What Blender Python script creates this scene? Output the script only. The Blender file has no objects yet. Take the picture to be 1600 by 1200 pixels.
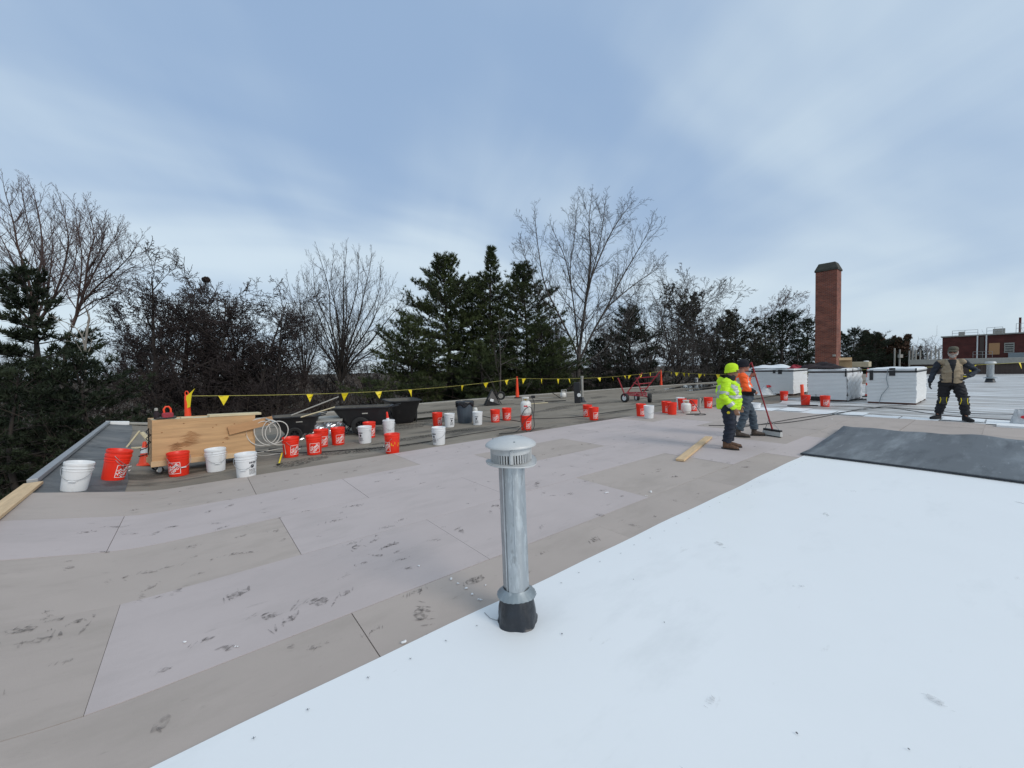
import bpy, bmesh, math, random
import numpy as np
from mathutils import Vector, Matrix, Euler
random.seed(7); np.random.seed(7)
PI = math.pi
rad = math.radians
scene = bpy.context.scene
COL = scene.collection

# ------------------------------------------------------------------ camera
CAM_H = 1.6
FPX = 620.0                       # focal length in pixels of a 1600 px wide picture
cam_d = bpy.data.cameras.new('camera')
cam_d.sensor_width = 36.0
cam_d.lens = 36.0 * FPX / 1600.0
cam_d.clip_start = 0.05
cam_d.clip_end = 4000
cam = bpy.data.objects.new('camera', cam_d)
COL.objects.link(cam)
CAM_M = (Matrix.Rotation(rad(90 - 2.3), 4, 'X') @ Matrix.Rotation(rad(-1.35), 4, 'Z'))
cam.matrix_world = Matrix.Translation((0, 0, CAM_H)) @ CAM_M
scene.camera = cam

# ------------------------------------------------------------------ sky, sun, exposure
scene.view_settings.view_transform = 'Standard'
scene.view_settings.look = 'None'
scene.view_settings.exposure = 0.08
scene.view_settings.gamma = 1.0
scene.view_settings.use_curve_mapping = False
SUN_EL, SUN_DIR = rad(32), Vector((0.75, -0.66, 0)).normalized()
world = bpy.data.worlds.new('World')
scene.world = world
world.use_nodes = True
NT = world.node_tree
for n in list(NT.nodes):
    NT.nodes.remove(n)

def wn(t, **kw):
    n = NT.nodes.new(t)
    for k, v in kw.items():
        setattr(n, k, v)
    return n

def wmath(op, a, b=None):
    n = wn('ShaderNodeMath', operation=op)
    for i, x in enumerate((a, b)):
        if x is None:
            continue
        if isinstance(x, (int, float)):
            n.inputs[i].default_value = x
        else:
            NT.links.new(x, n.inputs[i])
    return n.outputs[0]

def wmix(fac, a, b):
    n = wn('ShaderNodeMix', data_type='RGBA')
    if isinstance(fac, (int, float)):
        n.inputs[0].default_value = fac
    else:
        NT.links.new(fac, n.inputs[0])
    for i, x in ((6, a), (7, b)):
        if isinstance(x, tuple):
            n.inputs[i].default_value = (*x, 1)
        else:
            NT.links.new(x, n.inputs[i])
    return n.outputs[2]

def wramp(fac, stops):
    n = wn('ShaderNodeValToRGB')
    cr = n.color_ramp
    cr.interpolation = 'EASE'
    while len(cr.elements) < len(stops):
        cr.elements.new(0.5)
    for e, (p, c) in zip(cr.elements, stops):
        e.position = p
        e.color = (c, c, c, 1) if isinstance(c, (int, float)) else (*c, 1)
    NT.links.new(fac, n.inputs[0])
    return n.outputs[0]

tc = wn('ShaderNodeTexCoord')
sep = wn('ShaderNodeSeparateXYZ')
NT.links.new(tc.outputs['Generated'], sep.inputs[0])
zc = wmath('MAXIMUM', sep.outputs[2], 0.0)
den = wmath('ADD', zc, 0.16)
cx = wmath('DIVIDE', sep.outputs[0], den)
cy = wmath('DIVIDE', sep.outputs[1], den)
comb = wn('ShaderNodeCombineXYZ')
NT.links.new(cx, comb.inputs[0]); NT.links.new(cy, comb.inputs[1])
def cloud(rot, scale, nscale, detail, rough, dist=0.0, off=(0, 0, 0)):
    mp = wn('ShaderNodeMapping', vector_type='TEXTURE')
    mp.inputs['Rotation'].default_value = (0, 0, rad(rot))
    mp.inputs['Scale'].default_value = scale
    mp.inputs['Location'].default_value = off
    NT.links.new(comb.outputs[0], mp.inputs[0])
    n = wn('ShaderNodeTexNoise')
    n.inputs['Scale'].default_value = nscale
    n.inputs['Detail'].default_value = detail
    n.inputs['Roughness'].default_value = rough
    n.inputs['Distortion'].default_value = dist
    NT.links.new(mp.outputs[0], n.inputs['Vector'])
    return n.outputs[0]
broad = cloud(35, (2.2, 1.0, 1), 0.75, 4, 0.45, 0.5, (3.7, 1.3, 0))
streak = cloud(104, (5.0, 1.0, 1), 1.5, 5, 0.5, 0.3, (1.1, 6.2, 0))
mixn = wmath('ADD', wmath('MULTIPLY', broad, 0.80), wmath('MULTIPLY', streak, 0.20))
cf = wramp(mixn, [(0.38, 0.0), (0.62, 1.0)])
nishita = wn('ShaderNodeTexSky', sky_type='NISHITA')
nishita.sun_disc = False
nishita.sun_elevation = SUN_EL
nishita.sun_rotation = math.atan2(SUN_DIR.x, SUN_DIR.y)
nishita.air_density = 1.0; nishita.dust_density = 1.5
sky_scaled = wn('ShaderNodeVectorMath', operation='SCALE')
NT.links.new(nishita.outputs[0], sky_scaled.inputs[0])
sky_scaled.inputs['Scale'].default_value = 0.09
veil = wmix(cf, (0.325, 0.462, 0.675), (0.66, 0.78, 0.875))
hz = wramp(sep.outputs[2], [(0.0, 1.0), (0.16, 0.55), (0.42, 0.0)])
veil2 = wmix(wmath('MULTIPLY', hz, 0.70), veil, (0.645, 0.755, 0.84))
final = wmix(0.86, sky_scaled.outputs[0], veil2)
bg = wn('ShaderNodeBackground')
NT.links.new(final, bg.inputs[0])
bg.inputs[1].default_value = 1.0
wo = wn('ShaderNodeOutputWorld')
NT.links.new(bg.outputs[0], wo.inputs[0])

sun_d = bpy.data.lights.new('sun', 'SUN')
sun_d.energy = 1.45
sun_d.angle = rad(24)
sun_d.color = (1.0, 0.93, 0.84)
sun = bpy.data.objects.new('sun', sun_d)
COL.objects.link(sun)
sdir = SUN_DIR * math.cos(SUN_EL) + Vector((0, 0, math.sin(SUN_EL)))
sun.rotation_euler = sdir.to_track_quat('Z', 'Y').to_euler()

# ------------------------------------------------------------------ roof coordinates
TH = rad(38.5)
UX = Vector((math.cos(TH), math.sin(TH), 0)); VX = Vector((-math.sin(TH), math.cos(TH), 0))
ROOF_RZ = TH
def UV(u, v, z=0.0):
    return UX * u + VX * v + Vector((0, 0, z))
def ray(px, py):
    return CAM_M.to_3x3() @ Vector(((px - 800) / FPX, -(py - 600) / FPX, -1.0))
def at(px, py, z=0.0):
    d = ray(px, py); k = (z - CAM_H) / d.z
    return Vector((0, 0, CAM_H)) + d * k
def deep(px, py, Y):
    d = ray(px, py)
    return Vector((0, 0, CAM_H)) + d * (Y / d.y)
def zslope(u):                     # tapered edge: the roof rises towards its left rim
    t = -0.55 - u
    if t <= -0.25: return 0.0
    if t < 0.25: return 0.2 * (t + 0.25) ** 2 / 1.0
    return 0.2 * t
def u_edge(v):
    return -1.71 - 0.035 * (v - 7)
OLD_Z = -0.03
def old(px, py):                   # point on the old roof surface under a pixel, tapered edge included
    z = OLD_Z
    for _ in range(12):
        p = at(px, py, z)
        z = 0.5 * z + 0.5 * (OLD_Z + zslope(p.x * UX.x + p.y * UX.y))
    p.z = OLD_Z + zslope(p.x * UX.x + p.y * UX.y)
    return p

# ------------------------------------------------------------------ mesh helpers
class MB:
    def __init__(self):
        self.v = []; self.f = []; self.m = []; self.mi = 0
    def add(self, vs, fs):
        b = len(self.v)
        self.v += [tuple(x) for x in vs]
        self.f += [tuple(b + i for i in f) for f in fs]
        self.m += [self.mi] * len(fs)
        return self
    def box(self, c, s, rot=None):
        hx, hy, hz_ = s[0] / 2, s[1] / 2, s[2] / 2
        vs = [Vector((x, y, z)) for z in (-hz_, hz_) for x, y in ((-hx, -hy), (hx, -hy), (hx, hy), (-hx, hy))]
        if rot is not None: vs = [rot @ p for p in vs]
        c = Vector(c)
        return self.add([p + c for p in vs], [(3, 2, 1, 0), (4, 5, 6, 7), (0, 1, 5, 4), (1, 2, 6, 5), (2, 3, 7, 6), (3, 0, 4, 7)])
    def bar(self, p0, p1, w, h):
        p0 = Vector(p0); p1 = Vector(p1); d = p1 - p0
        q = d.to_track_quat('X', 'Z').to_matrix()
        return self.box((p0 + p1) / 2, (d.length, w, h), q)
    def tube(self, pts, rs, n=8, caps=True, sq=None):
        pts = [Vector(p) for p in pts]
        if isinstance(rs, (int, float)): rs = [rs] * len(pts)
        vs = []; prev = None
        for i, p in enumerate(pts):
            a = pts[max(i - 1, 0)]; b = pts[min(i + 1, len(pts) - 1)]
            t = (b - a).normalized() if (b - a).length > 1e-9 else Vector((0, 0, 1))
            if prev is None:
                ref = Vector((0, 1, 0)) if abs(t.y) < 0.9 else Vector((1, 0, 0))
                x = (ref - t * ref.dot(t)).normalized()
            else:
                x = (prev - t * prev.dot(t)).normalized()
            prev = x; y = t.cross(x)
            r = rs[i]
            rx, ry = r if isinstance(r, tuple) else (r, r)
            for k in range(n):
                an = 2 * PI * k / n
                vs.append(p + x * (rx * math.cos(an)) + y * (ry * math.sin(an)))
        fs = []
        for i in range(len(pts) - 1):
            for k in range(n):
                k2 = (k + 1) % n
                fs.append((i * n + k, i * n + k2, (i + 1) * n + k2, (i + 1) * n + k))
        if caps:
            fs.append(tuple(range(n - 1, -1, -1)))
            fs.append(tuple((len(pts) - 1) * n + k for k in range(n)))
        return self.add(vs, fs)
    def lathe(self, prof, n=24, c=(0, 0, 0), rot=None, closed=False):
        c = Vector(c); vs = []
        for r, z in prof:
            for k in range(n):
                a = 2 * PI * k / n
                p = Vector((max(r, 1e-4) * math.cos(a), max(r, 1e-4) * math.sin(a), z))
                vs.append(c + (rot @ p if rot is not None else p))
        fs = []; L = len(prof)
        for i in range(L if closed else L - 1):
            j = (i + 1) % L
            for k in range(n):
                k2 = (k + 1) % n
                fs.append((i * n + k, i * n + k2, j * n + k2, j * n + k))
        return self.add(vs, fs)
    def prism(self, poly, z0, z1):
        n = len(poly)
        vs = [Vector((x, y, z0)) for x, y in poly] + [Vector((x, y, z1)) for x, y in poly]
        fs = [tuple(range(n - 1, -1, -1)), tuple(range(n, 2 * n))] + [(k, (k + 1) % n, n + (k + 1) % n, n + k) for k in range(n)]
        return self.add(vs, fs)
    def grid(self, fn, nu, nv, two=False):
        vs = [Vector(fn(i / nu, j / nv)) for j in range(nv + 1) for i in range(nu + 1)]
        w = nu + 1
        fs = [(j * w + i, j * w + i + 1, (j + 1) * w + i + 1, (j + 1) * w + i) for j in range(nv) for i in range(nu)]
        return self.add(vs, fs)
    def ball(self, c, r, n=12, m=8, rot=None):
        rx, ry, rz = r if isinstance(r, tuple) else (r, r, r)
        c = Vector(c); vs = []
        for j in range(m + 1):
            ph = PI * j / m
            for k in range(n):
                a = 2 * PI * k / n
                s = max(math.sin(ph), 0.02)
                p = Vector((rx * s * math.cos(a), ry * s * math.sin(a), -rz * math.cos(ph)))
                vs.append(c + (rot @ p if rot is not None else p))
        fs = [(j * n + k, j * n + (k + 1) % n, (j + 1) * n + (k + 1) % n, (j + 1) * n + k) for j in range(m) for k in range(n)]
        fs.append(tuple(range(n - 1, -1, -1))); fs.append(tuple(m * n + k for k in range(n)))
        return self.add(vs, fs)
    def mesh(self, name, mats):
        me = bpy.data.meshes.new(name)
        me.from_pydata(self.v, [], self.f)
        for x in (mats if isinstance(mats, (list, tuple)) else [mats]):
            me.materials.append(x)
        if any(self.m):
            me.polygons.foreach_set('material_index', self.m)
        return me
    def build(self, name, mats, parent=None, smooth=None, bevel=0, loc=None, rot=None, fix=True):
        me = self.mesh(name, mats)
        if fix:
            bm = bmesh.new(); bm.from_mesh(me)
            bmesh.ops.recalc_face_normals(bm, faces=bm.faces)
            bm.to_mesh(me); bm.free()
        if smooth is not None:
            me.polygons.foreach_set('use_smooth', [True] * len(me.polygons))
            me.set_sharp_from_angle(angle=rad(smooth))
        return link(name, me, parent, bevel, loc, rot)

def link(name, me, parent=None, bevel=0, loc=None, rot=None):
    o = bpy.data.objects.new(name, me)
    COL.objects.link(o)
    if parent: o.parent = parent
    if loc is not None: o.location = loc
    if rot is not None: o.rotation_euler = rot
    if bevel:
        b = o.modifiers.new('bevel', 'BEVEL'); b.width = bevel; b.segments = 2; b.limit_method = 'ANGLE'
    return o

def tag(o, label=None, cat=None, group=None, kind=None):
    if label: o['label'] = label
    if cat: o['category'] = cat
    if group: o['group'] = group
    if kind: o['kind'] = kind
    return o

def thing(name, label, cat, loc=(0, 0, 0), rz=0.0, group=None, rot=None):
    o = bpy.data.objects.new(name, None)
    COL.objects.link(o)
    o.location = loc
    o.rotation_euler = rot if rot is not None else (0, 0, rz)
    return tag(o, label, cat, group)

KIDS = None
def copy_tree(o, parent=None):
    c = o.copy(); COL.objects.link(c)
    if parent: c.parent = parent
    for ch in list(o.children):
        copy_tree(ch, c)
    return c

def segs_mesh(name, S, mat, n=3):
    """Tapered tubes for an array of segments: rows x0 y0 z0 x1 y1 z1 r0 r1."""
    S = np.asarray(S, dtype=np.float64)
    A = S[:, 0:3]; B = S[:, 3:6]; r0 = S[:, 6]; r1 = S[:, 7]
    t = B - A; L = np.linalg.norm(t, axis=1, keepdims=True); t = t / np.maximum(L, 1e-9)
    ref = np.where(np.abs(t[:, 2:3]) < 0.9, np.array([[0, 0, 1.0]]), np.array([[1.0, 0, 0]]))
    x = np.cross(t, ref); x /= np.linalg.norm(x, axis=1, keepdims=True); y = np.cross(t, x)
    N = len(S); vs = np.empty((N, 2 * n, 3))
    for k in range(n):
        a = 2 * PI * k / n
        d = x * math.cos(a) + y * math.sin(a)
        vs[:, k] = A + d * r0[:, None]; vs[:, n + k] = B + d * r1[:, None]
    q = np.array([(k, (k + 1) % n, n + (k + 1) % n, n + k) for k in range(n)])
    fs = (np.arange(N)[:, None, None] * 2 * n + q[None]).reshape(-1)
    return raw_mesh(name, vs.reshape(-1, 3), fs, 4, mat, True)

def raw_mesh(name, V, idx, k, mat, smooth=False):
    me = bpy.data.meshes.new(name)
    V = np.asarray(V, dtype=np.float32); idx = np.asarray(idx, dtype=np.int32)
    me.vertices.add(len(V)); me.vertices.foreach_set('co', V.reshape(-1))
    me.loops.add(len(idx)); me.loops.foreach_set('vertex_index', idx)
    nf = len(idx) // k
    me.polygons.add(nf)
    me.polygons.foreach_set('loop_start', np.arange(nf, dtype=np.int32) * k)
    if smooth: me.polygons.foreach_set('use_smooth', np.ones(nf, dtype=bool))
    me.materials.append(mat)
    me.update(calc_edges=True); me.validate()
    return me

# ------------------------------------------------------------------ materials
def mat(name, col, rough=0.6, metal=0.0, var=0.12, scale=6.0, bump=0.0, bscale=40.0, col2=None, stretch=None,
        rvar=0.0, spots=None, spec=0.5, objvar=0.0, detail=5, rotz=None):
    m = bpy.data.materials.new(name); m.use_nodes = True
    nt = m.node_tree; N = nt.nodes; L = nt.links
    b = N['Principled BSDF']
    b.inputs['Roughness'].default_value = rough
    b.inputs['Metallic'].default_value = metal
    b.inputs['Specular IOR Level'].default_value = spec
    t = N.new('ShaderNodeTexCoord'); mp = N.new('ShaderNodeMapping')
    L.new(t.outputs['Object'], mp.inputs[0])
    if stretch: mp.inputs['Scale'].default_value = stretch
    if rotz is not None:               # align the grain with the roof
        mp.vector_type = 'TEXTURE'; mp.inputs['Rotation'].default_value = (0, 0, rotz)
        if stretch: mp.inputs['Scale'].default_value = tuple(1 / s for s in stretch)
    oi = N.new('ShaderNodeObjectInfo')
    ad = N.new('ShaderNodeVectorMath'); ad.operation = 'ADD'
    sc = N.new('ShaderNodeMath'); sc.operation = 'MULTIPLY'; sc.inputs[1].default_value = 37.0
    L.new(oi.outputs['Random'], sc.inputs[0])
    L.new(mp.outputs[0], ad.inputs[0]); L.new(sc.outputs[0], ad.inputs[1])
    n1 = N.new('ShaderNodeTexNoise'); n1.inputs['Scale'].default_value = scale; n1.inputs['Detail'].default_value = detail
    n1.inputs['Roughness'].default_value = 0.62
    L.new(ad.outputs[0], n1.inputs['Vector'])
    r = N.new('ShaderNodeValToRGB')
    r.color_ramp.elements[0].position = 0.3; r.color_ramp.elements[1].position = 0.7
    lo = tuple(c * (1 - var) for c in col); hi = col2 or tuple(min(1, c * (1 + var)) for c in col)
    r.color_ramp.elements[0].color = (*lo, 1); r.color_ramp.elements[1].color = (*hi, 1)
    L.new(n1.outputs[0], r.inputs[0])
    out = r.outputs[0]
    if objvar:
        hs = N.new('ShaderNodeHueSaturation')
        mr = N.new('ShaderNodeMapRange'); mr.inputs[3].default_value = 1 - objvar; mr.inputs[4].default_value = 1 + objvar
        L.new(oi.outputs['Random'], mr.inputs[0]); L.new(mr.outputs[0], hs.inputs['Value']); L.new(out, hs.inputs['Color'])
        out = hs.outputs[0]
    for sp in (spots or []):       # dirt: (colour, scale, low, high, stretch)
        c, s, a0, a1, st = sp
        mp2 = N.new('ShaderNodeMapping'); L.new(ad.outputs[0], mp2.inputs[0])
        if st: mp2.inputs['Scale'].default_value = st
        n2 = N.new('ShaderNodeTexNoise'); n2.inputs['Scale'].default_value = s; n2.inputs['Detail'].default_value = 6
        n2.inputs['Roughness'].default_value = 0.65
        L.new(mp2.outputs[0], n2.inputs['Vector'])
        r2 = N.new('ShaderNodeValToRGB'); r2.color_ramp.elements[0].position = a0; r2.color_ramp.elements[1].position = a1
        L.new(n2.outputs[0], r2.inputs[0])
        mx = N.new('ShaderNodeMix'); mx.data_type = 'RGBA'
        L.new(r2.outputs[0], mx.inputs[0]); L.new(out, mx.inputs[6]); mx.inputs[7].default_value = (*c, 1)
        out = mx.outputs[2]
    L.new(out, b.inputs['Base Color'])
    if rvar:
        mr2 = N.new('ShaderNodeMapRange'); mr2.inputs[1].default_value = 0.3; mr2.inputs[2].default_value = 0.7
        mr2.inputs[3].default_value = max(0.03, rough - rvar); mr2.inputs[4].default_value = min(1, rough + rvar)
        L.new(n1.outputs[0], mr2.inputs[0]); L.new(mr2.outputs[0], b.inputs['Roughness'])
    if bump:
        n3 = N.new('ShaderNodeTexNoise'); n3.inputs['Scale'].default_value = bscale; n3.inputs['Detail'].default_value = 4
        L.new(mp.outputs[0], n3.inputs['Vector'])
        bu = N.new('ShaderNodeBump'); bu.inputs['Strength'].default_value = bump; bu.inputs['Distance'].default_value = 0.02
        L.new(n3.outputs[0], bu.inputs['Height']); L.new(bu.outputs[0], b.inputs['Normal'])
    return m

M = {}
M['board_pink'] = mat('board_pink_grey', (0.475, 0.412, 0.398), 0.85, var=0.05, scale=1.2, bump=0.06, bscale=120, objvar=0.03, rotz=TH,
    spots=[((0.40, 0.35, 0.335), 2.2, 0.5, 0.85, (0.5, 1.2, 1)), ((0.25, 0.22, 0.205), 7.0, 0.64, 0.84, (0.55, 1.6, 1)), ((0.50, 0.455, 0.44), 9.0, 0.66, 0.8, (0.4, 2, 1))])
M['board_tan'] = mat('board_tan_grey', (0.415, 0.355, 0.318), 0.85, var=0.06, scale=1.0, bump=0.06, bscale=120, objvar=0.04, rotz=TH,
    spots=[((0.325, 0.28, 0.245), 2.0, 0.5, 0.85, (0.5, 1.2, 1)), ((0.21, 0.18, 0.155), 7.0, 0.64, 0.84, (0.55, 1.6, 1))])
M['seam_dark'] = mat('seam_dark', (0.20, 0.165, 0.13), 0.9, var=0.2)
M['old_roof'] = mat('old_roof_mineral_cap', (0.215, 0.186, 0.148), 0.88, var=0.14, scale=0.8, bump=0.25, bscale=260, detail=8, rotz=TH,
    spots=[((0.30, 0.262, 0.215), 1.1, 0.5, 0.75, (0.4, 1.3, 1)), ((0.085, 0.074, 0.058), 0.9, 0.57, 0.66, (0.5, 1.4, 1)), ((0.085, 0.078, 0.068), 5.0, 0.6, 0.75, (0.3, 1.5, 1)),
           ((0.24, 0.22, 0.2), 55.0, 0.58, 0.72, None)])
M['slate_membrane'] = mat('slate_membrane', (0.112, 0.118, 0.120), 0.7, var=0.15, scale=1.5, bump=0.1, bscale=30,
    spots=[((0.21, 0.205, 0.195), 1.2, 0.46, 0.72, (0.5, 1.5, 1)), ((0.055, 0.056, 0.056), 2.0, 0.54, 0.68, None)])
M['white_tpo'] = mat('white_tpo_membrane', (0.80, 0.815, 0.825), 0.45, var=0.015, scale=0.7, bump=0.06, bscale=2.5, rotz=TH,
    spots=[((0.68, 0.70, 0.71), 1.6, 0.56, 0.9, (0.6, 1.4, 1)), ((0.55, 0.55, 0.54), 9.0, 0.68, 0.86, (0.4, 1.5, 1))])
M['dark_flap'] = mat('dark_membrane_underside', (0.082, 0.092, 0.102), 0.5, var=0.15, scale=0.9, bump=0.10, bscale=6, rvar=0.08, rotz=TH,
    spots=[((0.20, 0.22, 0.235), 1.3, 0.47, 0.72, (0.4, 2.2, 1)), ((0.045, 0.052, 0.06), 2.0, 0.52, 0.68, (0.35, 2.0, 1)), ((0.30, 0.32, 0.33), 6.0, 0.62, 0.78, (0.5, 3.0, 1))])
M['old_white'] = mat('old_white_coating', (0.58, 0.58, 0.575), 0.45, var=0.10, scale=0.5, bump=0.1, bscale=40, detail=8, rotz=TH,
    spots=[((0.76, 0.775, 0.785), 0.5, 0.5, 0.60, (1.6, 0.5, 1)), ((0.36, 0.34, 0.32), 0.8, 0.47, 0.57, (2.6, 0.35, 1)), ((0.17, 0.155, 0.14), 1.3, 0.535, 0.60, (3.2, 0.16, 1)), ((0.40, 0.28, 0.22), 2.0, 0.60, 0.68, (2.5, 0.4, 1))])
M['metal_edge'] = mat('grey_edge_metal', (0.36, 0.37, 0.38), 0.5, 0.4, var=0.1, scale=3)
M['lumber'] = mat('raw_lumber', (0.62, 0.44, 0.255), 0.7, var=0.14, scale=3, stretch=(1, 9, 9), bump=0.1, bscale=30,
    spots=[((0.36, 0.21, 0.10), 3.0, 0.66, 0.74, (1, 2.5, 2.5))])
M['pale_wood'] = mat('weathered_pale_wood', (0.58, 0.50, 0.33), 0.75, var=0.14, scale=3, stretch=(1, 8, 8), bump=0.1, bscale=30,
    spots=[((0.38, 0.31, 0.19), 4.0, 0.62, 0.75, None)])
M['plywood'] = mat('plywood_face', (0.52, 0.315, 0.155), 0.65, var=0.20, scale=2.2, stretch=(0.6, 1, 7), bump=0.05, bscale=40,
    spots=[((0.33, 0.155, 0.055), 1.7, 0.60, 0.68, (0.6, 1, 5.5)), ((0.30, 0.15, 0.06), 9.0, 0.73, 0.78, (1, 1, 1.6))])
M['ply_grain'] = mat('plywood_dark_grain', (0.32, 0.155, 0.06), 0.65, var=0.2)
M['kraft_wood'] = mat('brown_board', (0.46, 0.25, 0.115), 0.65, var=0.1, scale=2, stretch=(1, 6, 6))
M['red_plastic'] = mat('orange_red_plastic', (0.80, 0.028, 0.008), 0.42, var=0.05, scale=5, objvar=0.05,
    spots=[((0.50, 0.03, 0.012), 4.0, 0.60, 0.85, None), ((0.62, 0.20, 0.13), 9.0, 0.66, 0.74, (1, 1, .6)), ((0.20, 0.05, 0.03), 6.0, 0.70, 0.8, None)])
M['white_plastic'] = mat('white_plastic', (0.74, 0.75, 0.76), 0.42, var=0.03, scale=5, objvar=0.03,
    spots=[((0.48, 0.46, 0.42), 5.0, 0.60, 0.80, (1, 1, 0.5)), ((0.22, 0.21, 0.20), 13.0, 0.70, 0.78, (1, 1, .5))])
M['print_white'] = mat('white_print', (0.80, 0.78, 0.76), 0.6, var=0.03)
M['print_black'] = mat('black_print', (0.035, 0.035, 0.045), 0.6, var=0.05)
M['wire'] = mat('bail_wire', (0.42, 0.42, 0.42), 0.4, 0.8, var=0.1)
M['galv'] = mat('galvanised_steel', (0.40, 0.43, 0.45), 0.42, 0.72, var=0.10, scale=7, bump=0.02, bscale=20, rvar=0.1, stretch=(1, 1, 0.35),
    spots=[((0.52, 0.56, 0.58), 34.0, 0.50, 0.62, (1, 1, 0.7)), ((0.31, 0.33, 0.34), 26.0, 0.58, 0.66, (1, 1, .8)), ((0.24, 0.25, 0.26), 5.0, 0.57, 0.75, (1, 1, .6)), ((0.60, 0.62, 0.63), 16.0, 0.66, 0.74, (2.0, 2.0, 0.25))])
M['cap_metal'] = mat('cast_cap_grey', (0.52, 0.53, 0.53), 0.5, 0.2, var=0.07, scale=8, bump=0.02, bscale=40,
    spots=[((0.36, 0.36, 0.35), 7.0, 0.6, 0.8, None), ((0.24, 0.23, 0.21), 22.0, 0.68, 0.78, None)])
M['collar'] = mat('storm_collar_metal', (0.25, 0.29, 0.315), 0.5, 0.45, var=0.12, scale=14, spots=[((0.40, 0.44, 0.46), 20.0, 0.58, 0.75, None)])
M['boot_black'] = mat('black_pipe_boot', (0.016, 0.020, 0.027), 0.38, var=0.3, scale=9, bump=0.5, bscale=16,
    spots=[((0.055, 0.062, 0.07), 11.0, 0.55, 0.8, (1, 1, 0.4))])
M['black_plastic'] = mat('black_poly', (0.016, 0.016, 0.018), 0.45, var=0.2, scale=6, spots=[((0.06, 0.058, 0.055), 5.0, 0.6, 0.85, None)])
M['black_rubber'] = mat('black_rubber', (0.016, 0.016, 0.016), 0.75, var=0.2)
M['dusty_tub'] = mat('dusty_tub_inside', (0.10, 0.095, 0.085), 0.8, var=0.25, scale=4)
M['blue_grey_can'] = mat('blue_grey_bin', (0.075, 0.095, 0.118), 0.5, var=0.1, scale=5, spots=[((0.18, 0.19, 0.2), 14.0, 0.7, 0.8, None)])
M['bag_black'] = mat('black_bin_bag', (0.013, 0.013, 0.016), 0.25, var=0.2, bump=0.7, bscale=18)
M['orange'] = mat('safety_orange', (0.86, 0.062, 0.012), 0.45, var=0.06, scale=4, spots=[((0.45, 0.035, 0.012), 6.0, 0.66, 0.85, None)])
M['yellow'] = mat('pennant_yellow', (0.80, 0.63, 0.012), 0.5, var=0.06)
M['yellow_rope'] = mat('yellow_rope', (0.50, 0.45, 0.12), 0.7, var=0.15)
M['red_paint'] = mat('dark_red_paint', (0.30, 0.018, 0.028), 0.45, var=0.15, scale=8)
M['white_paint'] = mat('white_paint', (0.74, 0.75, 0.75), 0.4, var=0.04)
M['tank_white'] = mat('off_white_tank', (0.70, 0.69, 0.66), 0.38, var=0.04, spots=[((0.46, 0.43, 0.38), 7.0, 0.64, 0.8, None)])
M['logo_red'] = mat('logo_red', (0.55, 0.02, 0.03), 0.5, var=0.05)
M['brass'] = mat('brass', (0.55, 0.38, 0.12), 0.4, 0.8, var=0.1)
M['cable'] = mat('dark_cable', (0.022, 0.02, 0.019), 0.6, var=0.2)
M['hose'] = mat('milky_hose', (0.60, 0.57, 0.52), 0.4, var=0.08)
M['foil'] = mat('foil_wrap', (0.52, 0.54, 0.56), 0.22, 0.85, var=0.3, scale=6, bump=1.0, bscale=9)
M['concrete'] = mat('dusty_concrete', (0.34, 0.33, 0.30), 0.85, var=0.1, scale=5, bump=0.1)
M['iso'] = mat('white_insulation', (0.80, 0.81, 0.81), 0.6, var=0.03, scale=3, spots=[((0.64, 0.65, 0.65), 4.0, 0.6, 0.8, (1, 1, 3))])
M['wrap'] = mat('white_stretch_wrap', (0.73, 0.75, 0.77), 0.28, var=0.03, bump=0.5, bscale=7)
M['black_strap'] = mat('black_strap', (0.012, 0.012, 0.014), 0.5, var=0.2)
M['pallet_red'] = mat('reddish_pallet_wood', (0.16, 0.085, 0.065), 0.8, var=0.2)
M['plastic_sheet'] = mat('crumpled_clear_plastic', (0.56, 0.57, 0.58), 0.25, var=0.15, scale=6, bump=0.9, bscale=12)
M['cardboard'] = mat('cardboard', (0.42, 0.28, 0.15), 0.85, var=0.08)
M['tan_case'] = mat('tan_cover_case', (0.42, 0.36, 0.25), 0.8, var=0.1)
M['dark_cloth'] = mat('dark_maroon_cloth', (0.018, 0.010, 0.013), 0.85, var=0.3, bump=0.5, bscale=14)
M['red_cloth'] = mat('red_cloth', (0.30, 0.03, 0.05), 0.8, var=0.2)
M['brush_grey'] = mat('grey_bristles', (0.46, 0.46, 0.45), 0.8, var=0.1, scale=30)
M['leaf_ground'] = mat('leaf_litter', (0.052, 0.036, 0.024), 0.95, var=0.45, scale=1.2, bump=0.6, bscale=9, detail=8,
    spots=[((0.11, 0.078, 0.052), 2.5, 0.55, 0.7, None), ((0.03, 0.036, 0.014), 0.15, 0.5, 0.65, None)])
M['bark_dark'] = mat('dark_bark', (0.040, 0.033, 0.029), 0.9, var=0.3, scale=5, stretch=(4, 4, 1))
M['bark_grey'] = mat('grey_bark', (0.068, 0.059, 0.053), 0.9, var=0.25, scale=5, stretch=(4, 4, 1), bump=0.3, bscale=20)
M['bark_red'] = mat('reddish_bark', (0.080, 0.052, 0.045), 0.9, var=0.25, scale=4)
M['bark_pale'] = mat('pale_bark', (0.30, 0.275, 0.24), 0.85, var=0.3, scale=3, spots=[((0.10, 0.09, 0.08), 4.0, 0.6, 0.7, (1, 1, 2.5))])
M['twig_grey'] = mat('grey_twigs', (0.062, 0.053, 0.049), 0.9, var=0.2, scale=1)
M['twig_dark'] = mat('dark_twigs', (0.036, 0.026, 0.025), 0.9, var=0.25, scale=1)
M['twig_red'] = mat('reddish_twigs', (0.095, 0.062, 0.058), 0.9, var=0.2, scale=1)
M['twig_brown'] = mat('brown_brush', (0.066, 0.048, 0.037), 0.9, var=0.4, scale=0.4)
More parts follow.
